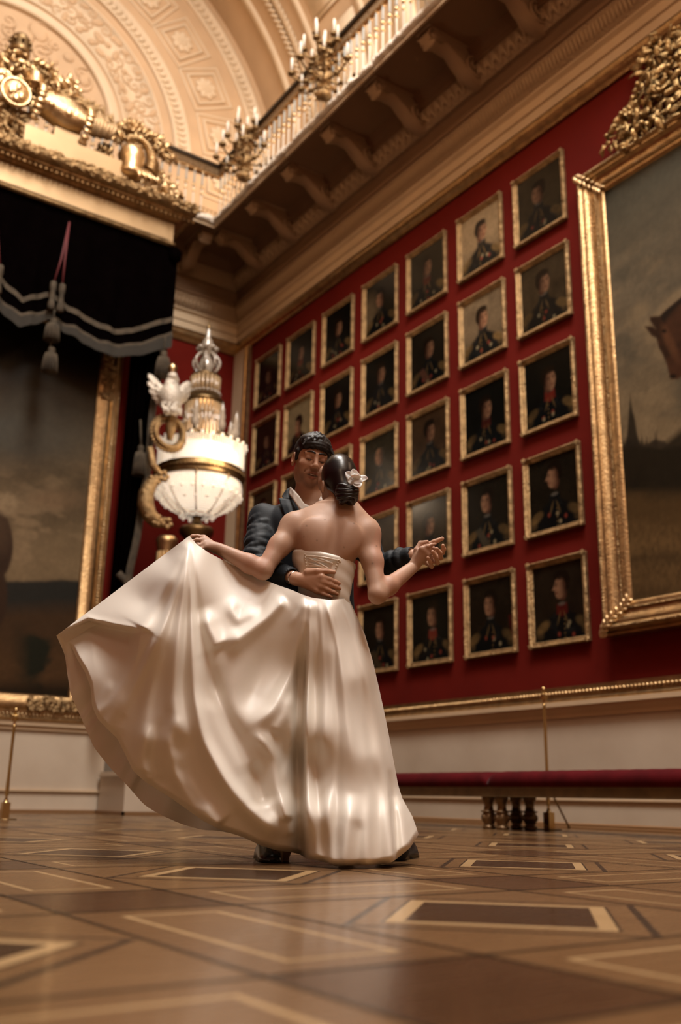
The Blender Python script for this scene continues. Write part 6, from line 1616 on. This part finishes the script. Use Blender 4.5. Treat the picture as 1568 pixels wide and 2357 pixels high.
mb = MB(); d = nrm(wrA - elA)
for k in range(4): c = mid(elA, cuA, .80 + .05 * k) + nrm(np.array((0, -.75, -.65))) * .047; mb.ball(to_world(c), .0068, 8, 6)
mb.build('cuff_buttons', mat('dark_buttons', (.02, .022, .025), .3), MP)
tr = Shape()
for hx, fx, ft in ((672, 632, .34), (760, 905, .30)):
    kn_ = LPT((hx + fx) / 2, 1740, .34); ank = LPT(fx, 1945, ft); tr.chain([LPT(hx, 1500, TM), kn_, ank], [.105, .085, .075], .05)
skin_mesh('trousers', tr, .006, M['suit'], MP, None, 1)
def man_shoe(px, py, yawd, parent):
    c = on_z(px, py); mb = MB(); ca, sa = math.cos(yawd), math.sin(yawd); fwd_ = S_AX * sa - T_AX * ca; rt = S_AX * ca + T_AX * sa; G = []
    for u, wd, hgt in ((-.11, .030, .045), (-.09, .036, .068), (-.05, .036, .075), (0, .038, .068), (.05, .045, .052), (.10, .046, .042), (.14, .036, .034), (.165, .016, .024)):
        G.append([c + fwd_ * u + rt * wd * math.cos(a) + ZV * (.004 + (hgt * max(0, math.sin(a)) if a <= PI else 0)) for a in list(np.linspace(0, PI, 10)) + [PI + .5, PI * 1.5, 2 * PI - .5]])
    mb.grid(np.array(G), wrap_v=True); k0 = 13; mb.f.append(tuple(range(k0))); mb.m.append(0); mb.f.append(tuple(range(mb.n - k0, mb.n))); mb.m.append(0)
    return mb.build('shoe', M['shoe'], parent)
man_shoe(612, 1981, .25, MP); man_shoe(925, 1978, -.55, MP)
# heeled shoe of the woman
c = on_z(648, 1984); mb = MB()
mb.grid(np.array([[c + S_AX * (wd * math.cos(a) - .006) + T_AX * u + ZV * (zc + hgt * math.sin(a)) for a in np.linspace(0, 2 * PI, 13)[:-1]] for u, wd, zc, hgt in ((-.005, .022, .095, .030), (.02, .031, .095, .036), (.07, .034, .07, .034), (.12, .038, .035, .026), (.17, .034, .018, .016), (.20, .012, .012, .008))]), wrap_v=True)
mb.build('shoe', M['shoe'], BP)
mb = MB(); mb.tube([c + ZV * .08 + T_AX * .006, c + ZV * .04, c], [.016, .008, .005], 8); mb.build('heel', mat('tan_heel', (.50, .33, .19), .35), BP)
# ================================================================ the gown
def resample(pts, n):
    p = np.asarray(pts, float); d = np.r_[0, np.cumsum(np.linalg.norm(np.diff(p, axis=0), axis=1))]; t = np.linspace(0, d[-1], n)
    q = np.stack([np.interp(t, d, p[:, k]) for k in range(p.shape[1])], 1)
    for _ in range(3): q[1:-1] = .25 * q[:-2] + .5 * q[1:-1] + .25 * q[2:]
    return q
top_c = [(436, 1233), (452, 1252), (480, 1272), (520, 1293), (560, 1312), (600, 1331), (640, 1347), (672, 1358), (695, 1368), (720, 1376), (760, 1381), (803, 1377)]
left_c = [(436, 1233), (380, 1275), (300, 1335), (230, 1388), (180, 1425), (130, 1463)]
right_c = [(803, 1377), (818, 1410), (840, 1460), (858, 1520), (873, 1585), (886, 1645), (897, 1700), (908, 1760), (917, 1808), (926, 1837), (950, 1880), (964, 1920)]
hem_front = [(130, 1463), (150, 1480), (165, 1490), (176, 1514), (196, 1548), (208, 1580), (212, 1625), (225, 1655), (246, 1677), (270, 1700), (290, 1740), (306, 1774), (335, 1800), (398, 1840), (467, 1889), (505, 1909), (559, 1927), (600, 1946), (635, 1957), (668, 1961), (690, 1966), (705, 1976), (737, 1981), (771, 1993), (823, 1992), (870, 1990), (900, 1986), (912, 1978), (944, 1952), (964, 1920)]
hem_back = [(130, 1463), (150, 1508), (154, 1546), (163, 1600), (188, 1655), (217, 1722), (255, 1769), (293, 1808), (332, 1853), (370, 1876), (421, 1898), (467, 1911), (505, 1912), (560, 1925), (610, 1940), (668, 1952), (740, 1968), (820, 1972), (900, 1965), (940, 1945), (964, 1920)]
def coons(top, bot, left, right, nu, nv):
    T, B, L, R_ = resample(top, nu), resample(bot, nu), resample(left, nv), resample(right, nv)
    u = np.linspace(0, 1, nu)[:, None, None]; v = np.linspace(0, 1, nv)[None, :, None]
    return (1 - v) * T[:, None] + v * B[:, None] + (1 - u) * L[None] + u * R_[None] - ((1 - u) * (1 - v) * T[0] + u * (1 - v) * T[-1] + (1 - u) * v * B[0] + u * v * B[-1])
class TPS:
    def __init__(self, pts, lam=1e-3):
        p = np.asarray(pts, float); self.x = p[:, :2] / 100.0; n = len(p); K = self.k(self.x, self.x) + lam * np.eye(n); Pm = np.c_[np.ones(n), self.x]
        A = np.block([[K, Pm], [Pm.T, np.zeros((3, 3))]]); self.w = np.linalg.solve(A, np.r_[p[:, 2], 0, 0, 0])
    def k(self, a, c): r2 = ((a[:, None] - c[None]) ** 2).sum(-1); return .5 * r2 * np.log(r2 + 1e-9)
    def __call__(self, X, Y):
        q = np.stack([X.ravel(), Y.ravel()], 1) / 100.0; return (self.k(q, self.x) @ self.w[:-3] + np.c_[np.ones(len(q)), q] @ self.w[-3:]).reshape(X.shape)
def seg_field(X, Y, pl):
    """distance to a polyline, and position along it 0..1"""
    p = np.asarray(pl, float); L = np.r_[0, np.cumsum(np.linalg.norm(np.diff(p, axis=0), axis=1))]; best = np.full(X.shape, 1e9); pos = np.zeros(X.shape); sgn = np.zeros(X.shape)
    for i in range(len(p) - 1):
        e = p[i + 1] - p[i]; wx, wy = X - p[i, 0], Y - p[i, 1]; t = np.clip((wx * e[0] + wy * e[1]) / (e @ e), 0, 1); d = np.hypot(wx - e[0] * t, wy - e[1] * t); m__ = d < best
        best = np.where(m__, d, best); pos = np.where(m__, (L[i] + t * np.sqrt(e @ e)) / L[-1], pos); sgn = np.where(m__, np.sign(e[0] * wy - e[1] * wx), sgn)
    return best, pos, sgn
def smooth_pl(pl, n=24): 
    q = resample(pl, n); return q
base_front = TPS([(436, 1233, -.07), (130, 1463, .14), (380, 1275, .03), (300, 1335, .10), (220, 1395, .13), (700, 1370, -.120), (750, 1381, -.132), (785, 1381, -.085), (803, 1378, .02), (770, 1420, -.142), (720, 1420, -.135), (600, 1331, -.03), (520, 1293, -.05),
    (840, 1460, .05), (873, 1585, .05), (897, 1700, .05), (918, 1808, .03), (964, 1920, .0), (760, 1500, -.157), (820, 1560, -.120), (780, 1700, -.197), (850, 1740, -.145), (790, 1880, -.232), (875, 1880, -.165), (775, 1985, -.252), (895, 1980, -.185), (735, 1700, -.190), (735, 1880, -.220),
    (690, 1550, -.06), (685, 1750, -.04), (685, 1950, -.08), (640, 1450, -.10), (560, 1400, -.11), (470, 1420, -.15), (470, 1550, -.19), (400, 1600, -.16), (560, 1600, -.17), (600, 1750, -.17), (480, 1750, -.18), (560, 1860, -.16), (640, 1920, -.12), (470, 1880, -.13),
    (400, 1830, -.09), (340, 1700, -.11), (320, 1560, -.09), (300, 1745, -.03), (240, 1660, .03), (225, 1560, .03), (180, 1510, .08), (385, 1330, -.12), (325, 1448, -.15), (260, 1500, .02), (412, 1285, -.10), (330, 1385, -.02), (240, 1432, .05)])
H_ = (438, 1246)
folds = [  # polyline, height in metres (+ towards the viewer), width at start and end in pixels, fade-in and fade-out share
    ([(437, 1240), (412, 1290), (385, 1345), (355, 1400), (326, 1448)], .030, 10, 18, .1, .02),
    ([H_, (428, 1330), (415, 1420), (402, 1544), (398, 1620), (406, 1670), (440, 1722)], .034, 5, 26, .1, .15),
    ([H_, (440, 1340), (441, 1440), (446, 1590), (466, 1706), (525, 1812), (600, 1890), (655, 1920)], .040, 5, 26, .1, .06),
    ([H_, (412, 1350), (376, 1447), (335, 1525), (289, 1590), (238, 1676)], .026, 4, 20, .1, .02),
    ([H_, (424, 1290), (396, 1380), (368, 1480), (345, 1600), (320, 1740), (312, 1780)], .020, 4, 26, .1, .02),
    ([H_, (446, 1330), (458, 1430), (480, 1540), (520, 1650), (580, 1760), (628, 1850)], -.028, 5, 30, .15, .2),
    ([H_, (434, 1340), (428, 1440), (423, 1560), (424, 1650)], -.020, 4, 14, .2, .25),
    ([(398, 1640), (386, 1717), (404, 1780), (450, 1845), (505, 1904)], .036, 18, 26, .25, .03),
    ([(400, 1735), (428, 1810), (470, 1868)], -.022, 12, 16, .3, .2),
    ([(412, 1330), (372, 1440), (330, 1545), (285, 1630), (262, 1690)], .016, 6, 14, .3, .05), ([(330, 1470), (296, 1550), (250, 1622), (216, 1650)], .020, 8, 13, .2, .05),
    ([(352, 1450), (318, 1540), (276, 1620)], -.014, 6, 11, .2, .2), ([(390, 1460), (362, 1580), (338, 1690)], -.014, 8, 13, .2, .3),
    ([(345, 1660), (325, 1750), (336, 1798)], .022, 16, 16, .3, .02), ([(372, 1640), (350, 1740), (372, 1820)], -.016, 14, 16, .3, .1),
    ([(262, 1560), (222, 1640), (214, 1632)], .016, 12, 12, .3, .05), ([(285, 1640), (258, 1682)], -.012, 10, 10, .3, .05),
    ([(660, 1374), (612, 1424), (560, 1464), (507, 1496)], .034, 12, 24, .12, .25), ([(462, 1395), (482, 1450), (507, 1496)], .024, 22, 20, .4, .15),
    ([(545, 1370), (532, 1405), (548, 1428), (610, 1400)], .014, 14, 14, .3, .3),
    ([(530, 1490), (500, 1570), (480, 1640)], -.016, 26, 36, .6, .4), ([(625, 1460), (590, 1560), (550, 1660)], -.020, 20, 36, .6, .35),
    ([(704, 1376), (694, 1450), (676, 1540), (628, 1634), (560, 1698)], .034, 9, 24, .06, .25),
    ([(571, 1682), (606, 1704), (636, 1745), (636, 1800), (664, 1892)], .030, 18, 14, .2, .06),
    ([(672, 1590), (655, 1650), (628, 1694)], .022, 12, 16, .3, .2), ([(680, 1630), (668, 1740), (648, 1816)], .020, 10, 14, .3, .2),
    ([(575, 1750), (612, 1860)], -.028, 18, 18, .3, .2), ([(644, 1825), (656, 1880), (664, 1925)], .018, 8, 10, .3, .05),
    ([(716, 1378), (712, 1450), (708, 1544), (704, 1717), (710, 1860), (728, 1978)], .042, 7, 20, .04, .0),
    ([(735, 1384), (740, 1470), (746, 1600), (748, 1760)], .016, 5, 12, .06, .3),
    ([(750, 1386), (766, 1440), (782, 1500), (794, 1600), (808, 1700), (812, 1800)], .024, 5, 18, .06, .3),
    ([(725, 1384), (722, 1430), (724, 1490)], .013, 5, 8, .08, .4), ([(762, 1384), (774, 1430), (792, 1500)], .010, 4, 8, .08, .4), ([(702, 1376), (688, 1410), (664, 1450)], .012, 5, 9, .08, .4),
    ([(785, 1384), (812, 1450), (842, 1550), (872, 1690), (892, 1850), (902, 1980)], .028, 5, 20, .05, .0),
    ([(798, 1384), (828, 1460), (856, 1570)], .010, 4, 9, .08, .4),
    ([(815, 1820), (800, 1900), (788, 1985)], .028, 22, 20, .4, .0), ([(756, 1790), (752, 1890), (762, 1985)], .018, 18, 16, .4, .0), ([(852, 1800), (848, 1900), (846, 1988)], .018, 16, 14, .4, .0),
    ([(912, 1830), (926, 1890), (932, 1950)], .024, 14, 14, .3, .0),
    # hollows
    ([(690, 1440), (686, 1540), (682, 1640), (681, 1760), (684, 1870), (688, 1966)], -.075, 5, 14, .25, .0),
    ([(738, 1410), (729, 1560), (727, 1740), (742, 1900), (748, 1985)], -.020, 5, 13, .1, .0), ([(770, 1430), (772, 1560), (780, 1720), (776, 1880), (776, 1985)], -.016, 5, 14, .1, .0),
    ([(815, 1480), (842, 1640), (862, 1800), (872, 1985)], -.018, 6, 16, .15, .0), ([(825, 1880), (822, 1990)], -.018, 10, 12, .3, .0), ([(905, 1840), (912, 1972)], -.020, 8, 10, .3, .0)]
def front_depth(X, Y):
    t = base_front(X, Y)
    for pl, amp, w0, w1, fi, fo in folds:
        q = smooth_pl(pl, 40); d, pos, sg = seg_field(X, Y, q)
        tap = np.clip(np.minimum(pos / (fi + 1e-6), (1 - pos) / fo if fo > 0 else 1e3), 0, 1); tap = tap * tap * (3 - 2 * tap)
        w2 = (w0 + (w1 - w0) * pos) * .88; big = np.clip(w2 / 16.0, .25, 1.15); t = t - 1.15 * amp * tap * big * (.8 * np.exp(-(d / w2) ** 2) + .3 * np.exp(-(d / (2.3 * w2)) ** 2))
    # overhanging edge of the flap folded over from the back
    ed = np.array([(122, 1466), (165, 1446), (205, 1426), (262, 1440), (324, 1451)]); d, pos, sg = seg_field(X, Y, ed); below = sg > 0
    t = t + np.where(below, .11 * np.exp(-(d / 55.0) ** 2) * np.clip(d / 5.0, 0, 1) * np.clip((1 - pos) / .10, 0, 1), -.012 * np.exp(-(d / 9.0) ** 2))
    # the right-hand column of pleats overlaps the sweep: a sharp edge with a deep hollow beside it
    q = smooth_pl([(712, 1430), (709, 1500), (705, 1580), (702, 1700), (702, 1850), (707, 1978)], 40); d, pos, sg = seg_field(X, Y, q); tap = np.clip(pos / .25, 0, 1)
    t = t + np.where(sg > 0, .085 * np.exp(-(d / 17.0) ** 2) * np.clip(d / 4.0, 0, 1), -.020 * np.exp(-(d / 9.0) ** 2)) * tap
    q = smooth_pl([(888, 1770), (900, 1850), (906, 1920), (908, 1988)], 30); d, pos, sg = seg_field(X, Y, q); tap = np.clip(pos / .3, 0, 1)
    t = t + np.where(sg < 0, .045 * np.exp(-(d / 18.0) ** 2) * np.clip(d / 4.0, 0, 1), -.014 * np.exp(-(d / 10.0) ** 2)) * tap
    return t
nu, nv = 400, 240
PX2 = coons(top_c, hem_front, left_c, right_c, nu, nv); Xp, Yp = PX2[..., 0], PX2[..., 1]
tf = front_depth(Xp, Yp)
for _ in range(3):
    g = tf.copy(); g[1:-1] = .25 * tf[:-2] + .5 * tf[1:-1] + .25 * tf[2:]; tf = g.copy(); tf[:, 1:-1] = .25 * g[:, :-2] + .5 * g[:, 1:-1] + .25 * g[:, 2:]
vv_ = np.linspace(0, 1, nv)[None, :]; uu_ = np.linspace(0, 1, nu)[:, None]
tf = tf + .05 * np.clip((vv_ - .975) / .025, 0, 1) ** 2            # the hem turns under
tf = tf + .03 * np.clip((uu_ - .985) / .015, 0, 1) ** 2 
fr_ = at(Xp, Yp, tf); fr_[..., 2] = np.maximum(fr_[..., 2], .004)
nub, nvb = 150, 90
PB = coons([(x, y - 2) for x, y in top_c], hem_back, left_c, right_c, nub, nvb); Xb, Yb = PB[..., 0], PB[..., 1]
ub, vb = np.linspace(0, 1, nub)[:, None], np.linspace(0, 1, nvb)[None, :]
te = np.interp(ub.ravel(), np.linspace(0, 1, nu), tf[:, -1])[:, None] * vb + np.interp(ub.ravel(), np.linspace(0, 1, nu), tf[:, 0])[:, None] * (1 - vb)
tl = np.interp(vb.ravel(), np.linspace(0, 1, nv), tf[0])[None]; trr = np.interp(vb.ravel(), np.linspace(0, 1, nv), tf[-1])[None]
bump_u = np.sin(PI * np.clip(ub, 0, 1)) ** .6
tb = np.where(ub < .5, tl * (1 - np.clip(ub / .08, 0, 1)) + np.maximum(te, -.05) * np.clip(ub / .08, 0, 1), trr * (1 - np.clip((1 - ub) / .06, 0, 1)) + np.maximum(te, -.05) * np.clip((1 - ub) / .06, 0, 1))
tb = tb + bump_u * (.07 + .07 * vb) + .012 * np.sin(ub * 60 + 3 * vb) * bump_u * vb + .05 * bump_u
bk_ = at(Xb, Yb, tb); bk_[..., 2] = np.maximum(bk_[..., 2], .006)
mb = MB(); mb.grid(fr_); mb.grid(bk_)
# underside joining the two hems
hf, hb = fr_[:, -1], np.stack([np.interp(np.linspace(0, 1, nu), np.linspace(0, 1, nub), bk_[:, -1, k]) for k in range(3)], 1)
sk = mb.build('gown_skirt', M['satin'], BP, recalc=False)
# folded-back facing along the hem, left side
# bodice: follows the torso
def bodice_pt(a, z, off):
    c, t0, aa, bb = torso_at(z); ca, sa = math.cos(a), math.sin(a); e = 1 / (abs(ca) ** 2.3 + abs(sa) ** 2.3) ** (1 / 2.3)
    return to_world(np.array([c + (aa + off) * e * ca, t0 + (bb + off) * e * sa, z]))
zl, zr, zw = LPT(668, 1263, TB - .05)[2], LPT(820, 1296, TB - .05)[2], LPT(745, 1384, TB - .1)[2]
sl_, sr_ = LPT(668, 1263, TB)[0], LPT(820, 1296, TB)[0]
def ztop(a):
    s = torso_at(zl)[0] + torso_at(zl)[2] * math.cos(a); return zl + (zr - zl) * np.clip((s - sl_) / (sr_ - sl_), 0, 1) + .012 * max(0, math.sin(a))
mb = MB(); n = 110
G = []
for k in range(n):
    a = 2 * PI * k / n; zt_ = ztop(a); G.append([bodice_pt(a, zw + (zt_ - zw) * v, .0105 - .003 * (v > .97) + .0012 * math.sin(20 * v + 3 * a)) for v in np.linspace(0, 1, 26)])
mb.grid(np.array(G), wrap_u=True); bo2 = mb.build('gown_bodice', M['satin'], BP)
so = bo2.modifiers.new('thickness', 'SOLIDIFY'); so.thickness = .004
# laced panel: satin ribbons crossing between the two edges
def back_pt(px, py, off=.016):
    q = LPT(px, py, TB - .11); c, t0, aa, bb = torso_at(q[2]); x = np.clip((q[0] - c) / aa, -.98, .98); y = (1 - abs(x) ** 2.3) ** (1 / 2.3); return to_world(np.array([q[0], t0 - (bb + off) * y, q[2]]))
lm = mat('satin_lacing', (.72, .62, .50), .35, spec=.6)
for (a, c) in (((703, 1279), (786, 1292)), ((707, 1283), (758, 1311)), ((710, 1290), (764, 1297)), ((712, 1297), (757, 1313)), ((708, 1302), (750, 1306)), ((712, 1280), (766, 1299)), ((709, 1308), (752, 1312))):
    mb = MB(); pts = np.array([back_pt(a[0] + (c[0] - a[0]) * q, a[1] + (c[1] - a[1]) * q, .015 + .003 * math.sin(PI * q)) for q in np.linspace(0, 1, 12)])
    mb.grid(np.stack([pts + ZV * .0045, pts - T_AX * .003, pts - ZV * .0045], 1)); mb.build('lacing_ribbon', lm, BP)
mb = MB()
for k in range(6): mb.ball(back_pt(702 + k * .8, 1276 + k * 6.5, .017), .0042, 6, 4); mb.ball(back_pt(780 - k * 2.2, 1290 + k * 6, .017), .0042, 6, 4)
mb.build('lacing_loops', lm, BP)
